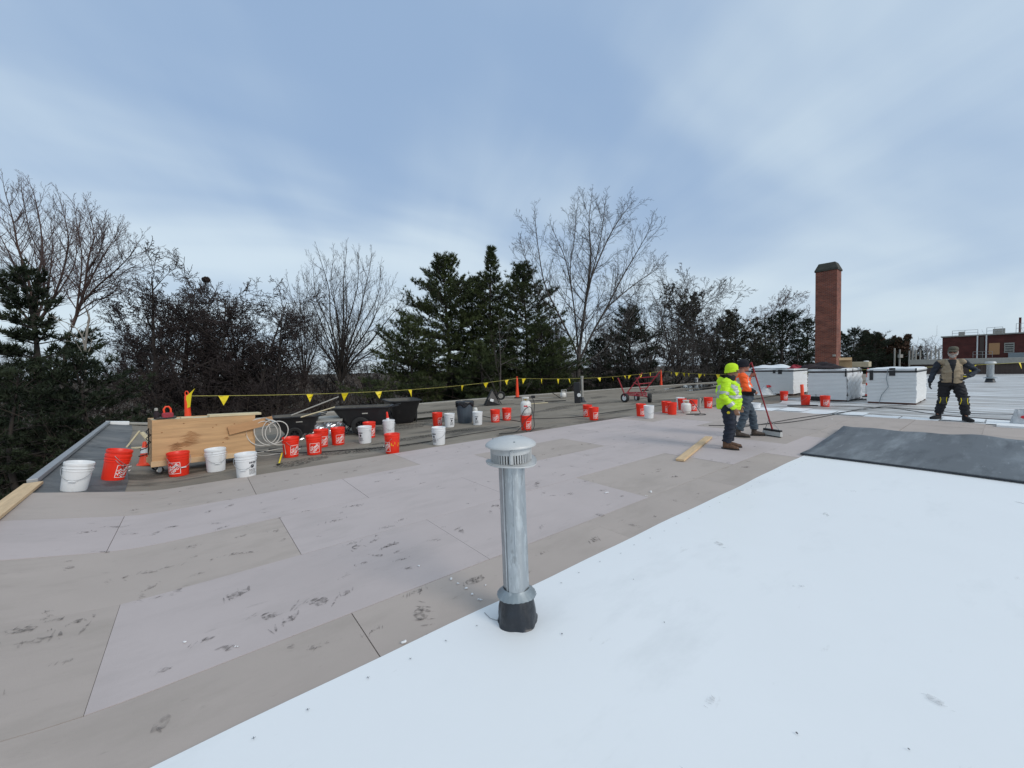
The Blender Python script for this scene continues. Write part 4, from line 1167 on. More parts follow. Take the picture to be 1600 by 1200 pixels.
def flag_line(label, A_, B_, sag, fracs, extra=()):
    A_ = Vector(A_); B_ = Vector(B_); d = B_ - A_; L_ = d.length
    t = thing('pennant_line', label, 'pennant line', A_, 0, 'yellow pennant line along the roof edge')
    P = lambda s: d * s - Vector((0, 0, sag * 4 * s * (1 - s)))
    m = MB(); m.tube([P(k / 24) for k in range(25)], .0065, 5); m.build('rope', M['yellow_rope'], t, smooth=60)
    r = random.Random(int(L_ * 100)); dn = Vector((d.x, d.y, 0)).normalized(); nn = Vector((-dn.y, dn.x, 0))
    for s in fracs:
        c = P(s); tw = r.uniform(-.7, .7); w = dn * math.cos(tw) + nn * math.sin(tw); k = r.uniform(.8, 1.1)
        tip = c + nn * r.uniform(-.10, .10) + dn * r.uniform(-.05, .05) - Vector((0, 0, .30 * k))
        a, b = c - w * .125, c + w * .125
        if s in extra: a, b = c - w * .05, c + w * .06; tip.z -= .12
        mid = (a + b + tip) / 3 + nn * r.uniform(-.05, .05)
        mm = MB(); ma, mb_ = (a + tip) / 2 + nn * r.uniform(-.02, .02), (b + tip) / 2 + nn * r.uniform(-.03, .03)
        mm.add([a, b, tip, ma, mb_, mid], [(0, 1, 4, 5, 3), (3, 5, 4, 2)])
        o = mm.build('pennant', M['yellow'], t, fix=False)
        so = o.modifiers.new('thick', 'SOLIDIFY'); so.thickness = .004
    return t
def fr(A_, B_, xs):
    out = []
    for x in xs:
        lo, hi = 0., 1.
        for _ in range(30):
            mi = (lo + hi) / 2; q = Vector(A_).lerp(Vector(B_), mi); v = CAM_M.to_3x3().transposed() @ (q - Vector((0, 0, CAM_H)))
            if 800 + FPX * v.x / -v.z < x: lo = mi
            else: hi = mi
        out.append((lo + hi) / 2)
    return out
T0 = P0 + Vector((.05, 0, 1.12)); T1 = P1 + Vector((0, 0, 1.07)); T2 = P2 + Vector((0, 0, 1.13)); T3 = P3 + Vector((0, 0, 1.2))
flag_line('pennant line from the corner post behind the cart to the middle orange post', T0, T1, .22, fr(T0, T1, (349.6, 484, 538.5, 591, 640.5, 722.5, 759, 791.5)))
flag_line('pennant line from the middle orange post to the post behind the red cart', T1, T2, .22, fr(T1, T2, (818.6, 846, 872, 889, 936, 957, 976, 984, 1001, 1016)), ())
flag_line('pennant line from the red cart to the banded post behind the workers', T2, T3, .25, fr(T2, T3, (1049, 1057.5, 1068, 1076, 1094, 1100, 1122)))
T4 = deep(1760, 556, 15.5)
flag_line('pennant line passing behind the vest worker to the right', T3, T4, .05, fr(T3, T4, (1360, 1519, 1593)))
t = thing('pennant_tail', 'loose yellow pennant standing up from the corner post', 'pennant', T0 + Vector((0, -.05, -.05)))
m = MB(); m.add([(-.07, 0, -.28), (.06, 0, -.22), (.10, .02, .10), (.18, .03, .24), (-.02, .0, .05)], [(0, 1, 2, 4), (4, 2, 3)]); o = m.build('flag', M['yellow'], t, fix=False); o.modifiers.new('thick', 'SOLIDIFY').thickness = .005

# ---- grey post pipe, upright dark box, small pump
p = at(910, 628.5, OLD_Z)
t = thing('roof_pipe', 'thin grey vent pipe with a plain cap beside the dark upright box', 'vent pipe', p)
m = MB(); m.lathe([(0, 0), (.20, 0), (.17, .03), (.10, .10), (.075, .22), (.062, .24), (0, .24)], 16); m.build('base_flashing', M['boot_black'], t, smooth=40)
m = MB(); m.lathe([(.055, .2), (.055, 1.10), (.07, 1.11), (.07, 1.19), (0, 1.20)], 16); m.build('pipe', M['concrete'], t, smooth=40)
p = at(902.5, 630, OLD_Z)
t = thing('dark_box', 'upright dark box with a round white disc leaning by the grey pipe', 'box', p, rad(10), rot=(0, rad(-2), rad(-14)))
m = MB(); m.box((0, .1, .46), (.27, .2, .92)); m.build('box_body', M['black_plastic'], t, bevel=.015)
m = MB(); m.lathe([(0, 0), (.085, 0), (.085, .008), (0, .008)], 20, rot=Matrix.Rotation(rad(90), 3, 'X'), c=(.08, -.002, .36)); m.build('disc', M['white_paint'], t, smooth=30)
p = at(881, 623, OLD_Z)
t = thing('small_pump', 'small white pump with a looped hose near the rear roof edge', 'pump', p + Vector((0, .3, 0)), .3)
m = MB(); m.lathe([(0, .06), (.13, .06), (.16, .1), (.16, .24), (.12, .30), (0, .31)], 18); m.build('pump_tank', M['tank_white'], t, smooth=40)
m = MB(); m.box((.02, 0, .34), (.22, .14, .10)); m.build('motor', M['concrete'], t, bevel=.02)
m = MB(); m.tube([(-.12, -.1, .0), (-.12, -.1, .45), (.14, -.1, .45), (.14, -.1, 0)], .014, 8); m.build('frame', M['wire'], t, smooth=50)
m = MB(); m.tube([(-.16 - .30 * (1 - math.cos(k * .5)) * .8, .05 * math.sin(k), .02 + .16 * (1 + math.sin(k * .5 - PI / 2))) for k in range(14)], .013, 6); m.build('hose', M['cable'], t, smooth=50)
for k, (x, y, l, a, col, lab) in enumerate(((832, 627, 1.0, .2, 'cable', 'dark strip lying on the roof right of the tipped wheelbarrow'), (852, 622, .8, -.1, 'concrete', 'pale flat board lying before the middle orange post'), (838, 631, 1.2, .5, 'pale_wood', 'thin pale batten lying by the gas cylinder top'), (785, 626, 1.1, .15, 'concrete', 'pale flat sheet beside the tipped wheelbarrow'), (868, 627, 1.0, .1, 'cable', 'dark strip under the small white pump'))):
    p = old(x, y); t = thing('loose_strip', lab, 'strip', p, a); m = MB(); m.box((0, 0, .02), (l, .12, .025)); m.build('strip', M[col], t, bevel=.004)
t = thing('small_block', 'small dark block near the foot of the middle orange post', 'block', old(833, 622)); m = MB(); m.box((0, 0, .07), (.22, .16, .14)); m.build('block_body', M['black_plastic'], t, bevel=.03)

# ---- gas cylinders
def cylinder(label, p, r, h, z, logo=False):
    t = thing('gas_cylinder', label, 'gas cylinder', p + Vector((0, 0, z)), 0)
    m = MB(); m.lathe([(0, .02), (r * .7, .02), (r * .95, .05), (r, .09), (r, h * .62), (r * .93, h * .70), (r * .7, h * .77), (r * .3, h * .80), (0, h * .80)], 24); m.build('tank_body', M['tank_white'], t, smooth=45)
    m = MB(); m.lathe([(r * .72, 0), (r * .76, 0), (r * .76, .04), (r * .72, .04)], 24, closed=True); m.build('foot_ring', M['tank_white'], t, smooth=40)
    m = MB()
    for k in range(4):
        a = 2 * PI * k / 4 + .4; m.bar((r * .62 * math.cos(a), r * .62 * math.sin(a), h * .74), (r * .62 * math.cos(a), r * .62 * math.sin(a), h * .97), .05, .008)
    m.lathe([(r * .58, h * .92), (r * .66, h * .92), (r * .66, h), (r * .58, h)], 20, closed=True); m.build('collar', M['tank_white'], t, smooth=40)
    m = MB(); m.lathe([(0, h * .79), (.022, h * .79), (.022, h * .9), (.012, h * .92), (0, h * .92)], 10); m.bar((-.05, 0, h * .87), (.05, 0, h * .87), .02, .02); m.build('valve', M['brass'], t, smooth=40)
    return t
p, _ = BPOS[822.4]
gc = cylinder('white gas cylinder with a red mark standing on a red bucket', p, .138, .48, .386)
m = MB()
for dx, dz, s in ((-.035, 0, .026), (.012, -.004, .030)):
    pts = [(.1395 * math.sin((dx + s * math.cos(a)) / .138), -.1395 * math.cos((dx + s * math.cos(a)) / .138), .25 + dz + s * .8 * math.sin(a)) for a in [2 * PI * i / 9 for i in range(9)]]
    m.add(pts, [tuple(range(9))])
m.build('red_mark', M['logo_red'], gc, fix=False)
m = MB(); q0 = p + Vector((.02, 0, .386 + .44))
path = [q0, q0 + Vector((.13, -.05, .03)), q0 + Vector((.20, -.10, -.15)), q0 + Vector((.17, -.18, -.45)), p + Vector((.20, -.2, .12)), p + Vector((.10, -.34, .012)), p + Vector((-.02, -.3, .02)), p + Vector((-.14, -.22, .25)), p + Vector((-.06, -.2, .52)), p + Vector((.10, -.17, .62)), p + Vector((.16, -.19, .45)), p + Vector((.0, -.19, .30)), p + Vector((-.16, -.3, .10)), p + Vector((-.32, -.45, .012)), p + Vector((-.7, -.6, .012))]
def smooth_path(P, n=6):
    out = []
    P = [Vector(x) for x in P]
    for i in range(len(P) - 1):
        a = P[max(i - 1, 0)]; b = P[i]; c = P[i + 1]; d = P[min(i + 2, len(P) - 1)]
        for k in range(n):
            t = k / n; out.append(0.5 * ((2 * b) + (c - a) * t + (2 * a - 5 * b + 4 * c - d) * t * t + (3 * b - a - 3 * c + d) * t ** 3))
    return out + [P[-1]]
m.tube(smooth_path(path), .009, 6); hz_ = tag(m.build('gas_hose', M['cable'], None, smooth=60), 'dark gas hose looping round the cylinder on the red bucket', 'hose')
p = at(1072, 645, 0.0)
cylinder('round white gas tank standing among the red buckets', p, .155, .42, 0.0)
m = MB(); m.tube(smooth_path([p + Vector((0, 0, .38)), p + Vector((.12, -.1, .42)), p + Vector((.26, -.2, .2)), p + Vector((.30, -.35, .012)), p + Vector((.05, -.6, .012)), p + Vector((-.2, -.45, .012)), p + Vector((.1, -.4, .014)), p + Vector((.35, -.5, .012)), p + Vector((.28, -.7, .012)), p + Vector((-.05, -.72, .012))]), .010, 6)
tag(m.build('gas_hose', M['cable'], None, smooth=60), 'dark gas hose lying before the round white tank', 'hose')
# tubes in buckets, small nozzle things
p, _ = BPOS[608]
t = thing('sealant_tube', 'white sealant tube with a red cap standing in the white bucket', 'sealant tube', p + Vector((0, .02, .02)), rot=(rad(4), rad(-3), 0))
m = MB(); m.lathe([(0, 0), (.055, 0), (.055, .30), (.048, .36), (.03, .44), (0, .45)], 16); m.build('tube_body', M['white_plastic'], t, smooth=40)
m = MB(); m.lathe([(.036, .42), (.03, .46), (.022, .56), (.015, .575), (0, .575)], 14); m.build('cap', M['red_plastic'], t, smooth=40)
p, _ = BPOS[1258.5]
t = thing('orange_tube', 'orange upright tube standing in a red bucket before the stacks', 'tube', p + Vector((-.06, .05, .02)), rot=(0, rad(-3), 0))
m = MB(); m.lathe([(0, 0), (.055, 0), (.055, .74), (.05, .75), (0, .75)], 14); m.build('tube_body', M['orange'], t, smooth=40)
p = at(1093, 638, 0)
t = thing('caulk_gun', 'pale metal tool standing between red buckets near the gas tank', 'tool', p, .3)
m = MB(); m.tube([(0, 0, .02), (.03, .02, .38)], .05, 10); m.build('tool_body', M['concrete'], t, smooth=40)
m = MB(); m.tube([(.03, 0, .1), (.14, 0, .34), (.05, .02, .38)], .016, 8); m.build('handle', M['cable'], t, smooth=40)

# ---- red three wheeled cart
c0 = at(996, 627, OLD_Z)
t = thing('red_cart', 'dark red three wheeled cart with raised bar handles', 'panel cart', c0)
L0 = lambda q: Vector(q) - c0
wheel_parts(t, L0(deep(976.5, 621.5, 17.5)), .205, .15, (.75, .5, 0))
wheel_parts(t, L0(deep(1015.2, 621.8, 17.2)), .205, .15, (.75, -.35, 0))
wheel_parts(t, L0(deep(995.2, 621.0, 18.3)), .19, .13, (.8, .1, 0))
m = MB()
fl4 = [L0(deep(*q)) for q in ((974, 616.5, 17.5), (1009, 619, 17.1), (1010, 613.5, 18.3), (981, 613, 18.4))]
for a, b in zip(fl4, fl4[1:] + fl4[:1]): m.bar(a, b, .05, .05)
m.bar((fl4[0] + fl4[1]) / 2, (fl4[2] + fl4[3]) / 2, .045, .045); m.bar((fl4[0] + fl4[3]) / 2, (fl4[1] + fl4[2]) / 2, .045, .045)
m.bar(fl4[0].lerp(fl4[1], .06) - Vector((0, 0, .01)), L0(deep(976.5, 621.5, 17.5)), .05, .05); m.bar(fl4[1], L0(deep(1015.2, 621.8, 17.2)), .05, .05)
m.build('base_frame', M['red_paint'], t, bevel=.006)
for a, b in (((976, 616.5, 17.5), (965.5, 590.5, 17.4)), ((980.5, 613, 18.3), (1003.5, 582.5, 18.2)), ((1004, 618, 17.2), (995.5, 592, 17.3)), ((1005, 613.5, 18.2), (1031, 580.5, 18.0))):
    m = MB(); m.bar(L0(deep(*a)), L0(deep(*b)), .045, .045); m.build('upright_bar', M['red_paint'], t, bevel=.006)
m = MB()
for a, b in (((993, 591, 18.1), (1027, 588, 17.9)), ((997, 600, 17.4), (1018, 598, 18.0)), ((1000, 607, 17.6), (1012, 606, 18.1)), ((990, 598, 18.0), (998, 602, 17.4))):
    m.bar(L0(deep(*a)), L0(deep(*b)), .035, .035)
m.build('cross_bar', M['red_paint'], t, bevel=.004)

# ---- plank on the boards
a = (at(1057, 721) + at(1068, 721)) / 2; b = (at(1113, 684) + at(1102, 685)) / 2
t = thing('pine_plank', 'loose pine plank lying on the boards beside the yellow jacket worker', 'plank', (a + b) / 2, math.atan2((b - a).y, (b - a).x))
m = MB(); m.box((0, 0, .022), ((b - a).length, .135, .036)); m.build('plank_body', M['lumber'], t, bevel=.004)

# ---- cables
def cable(label, pts, z=.012, r=.010, name='cable', material='cable', seed=1):
    rr_ = random.Random(seed); P = []
    for x, y in pts:
        q = old(x, y) if z < 0.005 else at(x, y, z); q.z += .010 if z < .005 else 0; P.append(q + Vector((rr_.uniform(-.04, .04), rr_.uniform(-.04, .04), 0)))
    m = MB(); m.tube(smooth_path(P, 5), r, 5)
    return tag(m.build(name, M[material], None, smooth=60), label, 'cable')
cable('dark cable crossing the old roof in front of the buckets and bin', [(400, 706), (470, 708), (540, 704), (600, 700), (660, 692), (720, 681), (770, 673), (812, 667)], 0)
cable('dark cable running from the gas cylinder towards the red bucket pair', [(832, 655), (860, 654), (900, 652), (950, 645), (1000, 638), (1060, 630)], 0)
cable('dark cable behind the two red buckets beside the bin', [(752, 650), (776, 655), (800, 657), (815, 660), (826, 662)], 0)
cable('dark cable from behind the workers across the boards to the white roof', [(1110, 665), (1160, 664), (1220, 661), (1260, 656), (1300, 648), (1350, 638), (1420, 632)], .012)
cable('second dark cable close above the one behind the workers', [(1150, 668), (1200, 661), (1250, 653), (1310, 645), (1380, 637), (1440, 640), (1500, 645), (1600, 648)], .012, seed=4)
cable('black cable from the middle stack to the vest worker', [(1298, 635), (1340, 636), (1365, 637), (1400, 639), (1440, 645), (1480, 650), (1540, 655), (1588, 658)], .0, r=.016, seed=6)
cable('thin cable along the front of the right stacks', [(1245, 616), (1270, 623), (1300, 627), (1330, 626), (1348, 622)], .006, r=.014, seed=8)
cable('red brown cable lying along the edge of the boards', [(1270, 641), (1330, 646), (1390, 650), (1450, 655), (1530, 660), (1600, 665)], .004, r=.008, seed=9)
# ================================================================== PEOPLE
# local frame: the figure faces -Y, its left is +X, z up, feet on z = 0
def remeshed(name, mb, voxel, mats, parent, smooth_it=2, pick=None, wrinkle=0.0, seed=0, relief=14.0):
    me = mb.mesh(name + '_raw', mats)
    o = bpy.data.objects.new(name + '_raw', me); COL.objects.link(o)
    r_ = o.modifiers.new('r', 'REMESH'); r_.mode = 'VOXEL'; r_.voxel_size = voxel; r_.use_smooth_shade = True
    s_ = o.modifiers.new('s', 'SMOOTH'); s_.iterations = smooth_it; s_.factor = 0.5
    dg = bpy.context.evaluated_depsgraph_get()
    out = bpy.data.meshes.new_from_object(o.evaluated_get(dg))
    bpy.data.objects.remove(o); bpy.data.meshes.remove(me)
    out.name = name
    n = len(out.vertices); co = np.empty(n * 3, dtype=np.float32); out.vertices.foreach_get('co', co); co = co.reshape(-1, 3)
    if wrinkle:
        nr = np.empty(n * 3, dtype=np.float32); out.vertices.foreach_get('normal', nr); nr = nr.reshape(-1, 3)
        x, y, z = (co * relief).T
        f = np.sin(z * 3.1 + 1.7 * np.sin(x * 1.3 + seed) + 1.1 * np.sin(y * 1.9)) + .7 * np.sin(z * 1.4 - x * 2.3 + 2 * np.sin(y * 1.1 + seed)) + .4 * np.sin(z * 6.3 + 3.1 * np.sin(x + y))
        co = co + nr * (f * wrinkle)[:, None]
        out.vertices.foreach_set('co', co.astype(np.float32).reshape(-1))
    if pick:
        m_ = len(out.polygons); c = np.empty(m_ * 3, dtype=np.float32); out.polygons.foreach_get('center', c); c = c.reshape(-1, 3)
        out.polygons.foreach_set('material_index', pick(c).astype(np.int32))
    out.polygons.foreach_set('use_smooth', np.ones(len(out.polygons), dtype=bool))
    out.update()
    return link(name, out, parent)

def hand(m, wrist, d, palm_n, thumb, s=1.0, curl=0.6, grow=0.0):
    """palm, four unequal bent fingers and a thumb; d = direction of the fingers, palm_n = palm normal, thumb = side of the thumb"""
    d = Vector(d).normalized(); pn = Vector(palm_n); pn = (pn - d * pn.dot(d)).normalized(); sd = Vector(thumb); sd = (sd - d * sd.dot(d) - pn * sd.dot(pn)).normalized()
    w = Vector(wrist); g_ = grow
    m.tube([w - d * .01, w + d * .03 * s, w + d * .075 * s, w + d * .092 * s], [(.022 * s + g_, .022 * s + g_), (.035 * s + g_, .018 * s + g_), (.040 * s + g_, .016 * s + g_), (.034 * s + g_, .012 * s + g_)], 10) if abs(sd.y) > .7 else \
        m.tube([w - d * .01, w + d * .04 * s, w + d * .09 * s], [.024 * s + g_, .030 * s + g_, .026 * s + g_], 10)
    for k, L_ in enumerate((.066, .074, .070, .054)):
        b = w + d * .085 * s + sd * (.030 - .020 * k) * s
        c = curl * (1 + .12 * k)
        d1 = (d * math.cos(c * .5) + pn * math.sin(c * .5)); d2 = (d * math.cos(c * 1.3) + pn * math.sin(c * 1.3)); d3 = (d * math.cos(c * 2.1) + pn * math.sin(c * 2.1))
        p1 = b + d1 * L_ * .45 * s; p2 = p1 + d2 * L_ * .32 * s; p3 = p2 + d3 * L_ * .26 * s
        m.tube([b - d * .02 * s, b, p1, p2, p3], [.009 * s + g_, .0095 * s + g_, .009 * s + g_, .0085 * s + g_, .0065 * s + g_], 8)
    t0 = w + d * .025 * s + sd * .028 * s; t1 = t0 + (d * .55 + sd * .62 + pn * .35) * .042 * s; t2 = t1 + (d * .85 + sd * .15 + pn * .5) * .034 * s
    m.tube([t0 - sd * .015 * s, t0, t1, t2], [.013 * s + g_, .013 * s + g_, .011 * s + g_, .008 * s + g_], 8)

def head_pieces(m, hp, q, s=1.0):
    """hp = centre of the skull, q = head rotation; face towards local -Y"""
    B = lambda x, y, z: hp + q @ (Vector((x, y, z)) * s)
    m.ball(B(0, .012, .025), (.078 * s, .097 * s, .088 * s), 16, 12, q)
    m.ball(B(0, -.030, -.045), (.058 * s, .066 * s, .070 * s), 14, 10, q)
    m.ball(B(0, -.075, -.088), (.026 * s, .022 * s, .020 * s), 10, 8, q)            # chin
    m.tube([B(0, -.088, .018), B(0, -.104, -.012), B(0, -.116, -.026), B(0, -.098, -.036)], [.008 * s, .012 * s, .016 * s, .010 * s], 8)   # nose
    m.tube([B(-.05, -.076, .022), B(-.02, -.090, .026), B(.02, -.090, .026), B(.05, -.076, .022)], .009 * s, 6)          # brow
    m.tube([B(-.024, -.090, -.060), B(0, -.097, -.058), B(.024, -.090, -.060)], .008 * s, 6)                                # lips
    m.tube([B(-.022, -.088, -.070), B(0, -.095, -.071), B(.022, -.088, -.070)], .008 * s, 6)
    for e in (-1, 1):
        m.ball(B(e * .080, .012, -.012), (.010 * s, .022 * s, .033 * s), 8, 8, q)
        m.ball(B(e * .040, -.060, -.030), (.026 * s, .024 * s, .024 * s), 8, 8, q)        # cheeks
    return B

def limb(m, pts, rs, n=12):
    m.tube(pts, rs, n)
    for p, r_ in zip(pts, rs): m.ball(p, r_ if isinstance(r_, (int, float)) else (r_[0], r_[1], min(r_)), 10, 8)

def boot(m, ankle, yaw, s=1.0, g_=0.0):
    q = Matrix.Rotation(yaw, 3, 'Z'); a = Vector((ankle[0], ankle[1], 0))
    B = lambda x, y, z: a + q @ Vector((x * s, y * s, z * s))
    m.tube([B(0, .055, .045), B(0, .0, .05), B(0, -.07, .045), B(0, -.135, .036), B(0, -.185, .028)], [(.040 * s + g_, .042 * s + g_), (.044 * s + g_, .05 * s), (.046 * s + g_, .046 * s), (.050 * s + g_, .036 * s), (.034 * s + g_, .026 * s)], 14)
    m.tube([B(0, .01, .05), B(0, .012, .12), Vector((ankle[0], ankle[1], .19 * s))], [(.047 * s + g_, .055 * s + g_), .050 * s + g_, .056 * s + g_], 12)
    m.ball(B(0, -.17, .034), (.045 * s + g_, .035 * s, .030 * s), 10, 8, q)
def sole(m, ankle, yaw, s=1.0):
    q = Matrix.Rotation(yaw, 3, 'Z'); a = Vector((ankle[0], ankle[1], 0)); out = []
    for k in range(20):
        t = 2 * PI * k / 20; y = -.06 + .145 * math.cos(t); x = .050 * math.sin(t) * (1.1 if y < -.08 else .92)
        p = a + q @ Vector((x * s, y * s, 0)); out.append((p.x, p.y))
    m.prism(out, 0.0, .022)

M['skin_tan'] = mat('tan_skin', (0.30, 0.155, 0.095), 0.5, var=0.08, scale=12)
M['skin_pale'] = mat('ruddy_skin', (0.36, 0.17, 0.115), 0.5, var=0.10, scale=12)
M['hivis'] = mat('hi_vis_yellow', (0.52, 0.83, 0.012), 0.7, var=0.06, scale=8, spots=[((0.36, 0.58, 0.02), 7.0, 0.6, 0.8, None)])
M['hivis_orange'] = mat('hi_vis_orange', (0.95, 0.115, 0.012), 0.7, var=0.06, scale=8)
M['reflect'] = mat('reflective_tape', (0.42, 0.44, 0.43), 0.4, 0.25, var=0.08)
M['navy'] = mat('dark_navy_cloth', (0.012, 0.016, 0.030), 0.85, var=0.3, scale=9, spots=[((0.035, 0.042, 0.06), 6.0, 0.55, 0.8, None)])
M['black_cloth'] = mat('black_cloth', (0.012, 0.012, 0.015), 0.85, var=0.3, scale=9)
M['jeans'] = mat('worn_jeans', (0.055, 0.075, 0.098), 0.85, var=0.25, scale=8, spots=[((0.13, 0.16, 0.19), 5.0, 0.55, 0.8, (1, 1, .5))])
M['boot_brown'] = mat('brown_boot_leather', (0.105, 0.050, 0.024), 0.6, var=0.25, scale=14)
M['boot_grey'] = mat('grey_brown_boot', (0.06, 0.042, 0.032), 0.7, var=0.25, scale=14)
M['vest_tan'] = mat('tan_work_vest', (0.31, 0.245, 0.165), 0.85, var=0.12, scale=7)
M['slate_shirt'] = mat('dark_slate_shirt', (0.020, 0.027, 0.040), 0.8, var=0.25, scale=8)
M['camo_cap'] = mat('muted_camo_cap', (0.085, 0.078, 0.055), 0.85, var=0.4, scale=28)
M['beard_white'] = mat('white_beard', (0.42, 0.39, 0.36), 0.9, var=0.2, scale=60, bump=.6, bscale=140)
M['glass_dark'] = mat('dark_lens', (0.012, 0.010, 0.010), 0.12, var=0.1)
M['glass_amber'] = mat('amber_lens', (0.16, 0.055, 0.012), 0.15, var=0.1)
M['knit_navy'] = mat('navy_knit', (0.008, 0.009, 0.015), 0.95, var=0.3, scale=40, bump=.5, bscale=150)
M['knit_hivis'] = mat('hi_vis_knit', (0.58, 0.85, 0.02), 0.9, var=0.06, scale=40, bump=.5, bscale=150)
M['pad'] = mat('knee_pad_shell', (0.03, 0.032, 0.03), 0.6, var=0.2)
M['glove_dark'] = mat('dark_work_glove', (0.022, 0.024, 0.026), 0.75, var=0.3, scale=20)

def person(label, loc, rz, J, S, s=1.0):
    t = thing('person', label, 'person', loc, rz, 'workers on the roof'); t.scale = (s, s, s)
    V = lambda k: Vector(J[k])
    skin = S['skin']; hq = Matrix.Rotation(rad(J.get('head_yaw', 0)), 3, 'Z') @ Matrix.Rotation(rad(J.get('head_pitch', 0)), 3, 'X')
    hp = V('head'); lean = V('chest')
    pel = V('pelvis')
    # body: one continuous surface under the clothes
    m = MB()
    m.tube([pel + Vector((0, 0, -.08)), pel, pel.lerp(lean, .5), lean, lean + Vector((0, .01, .12)), lean + Vector((0, .01, .20))], [(.13, .10), (.15, .11), (.14, .10), (.16, .11), (.15, .09), (.07, .065)], 16)
    m.tube([lean + Vector((0, .01, .16)), hp + hq @ Vector((0, .02, -.06))], [.060, .056], 12)
    head_pieces(m, hp, hq, 1.0)
    for sd in 'LR':
        limb(m, [V('hip' + sd), V('knee' + sd), V('ankle' + sd)], [.080, .054, .040]); 
        a = V('ankle' + sd); q = Matrix.Rotation(rad(J['toe' + sd]), 3, 'Z')
        m.tube([Vector((a.x, a.y, .05)) + q @ Vector((0, .04, -.01)), Vector((a.x, a.y, .05)) + q @ Vector((0, -.08, -.01)), Vector((a.x, a.y, .04)) + q @ Vector((0, -.16, -.01))], [.03, .032, .022], 10)
        limb(m, [V('shoulder' + sd), V('elbow' + sd), V('wrist' + sd)], [.054, .040, .029])
        hd, hn, ht, cu = J['hand' + sd]
        hand(m, J['wrist' + sd], hd, hn, ht, 1.0, cu)
    remeshed('body', m, .009, [skin], t, 1)
    for e in (-1, 1):
        m = MB(); m.ball(hp + hq @ Vector((e * .032, -.080, .006)), (.012, .009, .010), 10, 8, hq); m.build('eye', M['white_paint'], t, smooth=60)
    # trousers
    m = MB(); w = S.get('stout', 1.0)
    m.tube([pel + Vector((0, .0, .11)), pel + Vector((0, 0, .02)), pel + Vector((0, .008, -.07))], [(.165 * w, .128 * w), (.178 * w, .140 * w), (.165 * w, .130 * w)], 18)
    for sd in 'LR':
        h, k, a = V('hip' + sd), V('knee' + sd), V('ankle' + sd)
        hem = k.lerp(a, .90)
        m.tube([h + Vector((0, 0, .04)), h, h.lerp(k, .5), k, k.lerp(a, .45), hem], [.098 * w, .108 * w, .098 * w, .082 * w, .078 * w, .080], 16)
        m.ball(h, (.10 * w, .115 * w, .11), 12, 8); m.ball(k, (.081 * w,) * 3, 10, 8)
        m.tube([k.lerp(a, .84), hem], [.080, .086], 14)
    remeshed('trousers', m, .012, S['trouser_mats'], t, 3, S.get('trouser_pick'), .0062, 2, 22)
    # jacket / shirt with sleeves
    m = MB(); hem = S['hem']; jw = S.get('jw', 1.0)
    m.tube([Vector((pel.x, pel.y, hem)), Vector((pel.x, pel.y, hem + .05)), pel.lerp(lean, .45) + Vector((0, -.012, 0)), lean + Vector((0, 0, -.02)), lean + Vector((0, .005, .10)), lean + Vector((0, .012, .17)), lean + Vector((0, .012, .215))],
           [(.178 * jw, .142 * jw), (.186 * jw, .152 * jw), (.190 * jw, .158 * jw), (.190 * jw, .142 * jw), (.175 * jw, .118), (.125, .095), (.075, .075)], 20)
    for sd in 'LR':
        sh, el, wr = V('shoulder' + sd), V('elbow' + sd), V('wrist' + sd)
        m.tube([sh, sh.lerp(el, .5), el, el.lerp(wr, .5), el.lerp(wr, .97)], [.078 * S.get('sw', 1), .070 * S.get('sw', 1), .064 * S.get('sw', 1), .058 * S.get('sw', 1), .050 * S.get('sw', 1)], 14)
        m.ball(sh, (.080 * S.get('sw', 1),) * 3, 12, 8); m.ball(el, (.064 * S.get('sw', 1),) * 3, 10, 8)
    remeshed(S.get('top_name', 'jacket'), m, .011, S['top_mats'], t, 3, S.get('top_pick'), .0058, 5, 21)
    # boots
    for sd in 'LR':
        m = MB(); boot(m, J['ankle' + sd], rad(J['toe' + sd]), 1.05)
        o = remeshed('boot', m, .010, [S['boot']], t, 2)
        m = MB(); sole(m, J['ankle' + sd], rad(J['toe' + sd]), 1.08); m.build('sole', M['black_rubber'], o)
    return t, hp, hq, V

def beanie(t, hp, hq, material, fold=True):
    m = MB(); B = lambda x, y, z: hp + hq @ Vector((x, y, z))
    pr_ = [(.097, -.005), (.101, .035), (.102, .070), (.096, .095), (.080, .125), (.052, .146), (.02, .154), (0, .154)]
    vs = []; n = 24
    for r_, z in pr_:
        for k in range(n):
            a = 2 * PI * k / n; rib = 1 + .012 * math.cos(12 * a)
            vs.append(B(max(r_, .001) * .90 * rib * math.cos(a), .010 + max(r_, .001) * 1.09 * rib * math.sin(a), z - .022 * math.cos(a - PI / 2) * (1 - z / .16)))
    m.add(vs, [(i * n + k, i * n + (k + 1) % n, (i + 1) * n + (k + 1) % n, (i + 1) * n + k) for i in range(len(pr_) - 1) for k in range(n)])
    o = m.build('beanie', material, t, smooth=60)
    m = MB(); vs = []
    for r_, z in ((.100, -.022), (.107, -.020), (.110, .024), (.101, .030)):
        for k in range(n):
            a = 2 * PI * k / n
            vs.append(B(r_ * .90 * math.cos(a), .010 + r_ * 1.09 * math.sin(a), z - .022 * math.cos(a - PI / 2)))
    m.add(vs, [(i * n + k, i * n + (k + 1) % n, ((i + 1) % 4) * n + (k + 1) % n, ((i + 1) % 4) * n + k) for i in range(4) for k in range(n)])
    m.build('cuff', material, o, smooth=50)
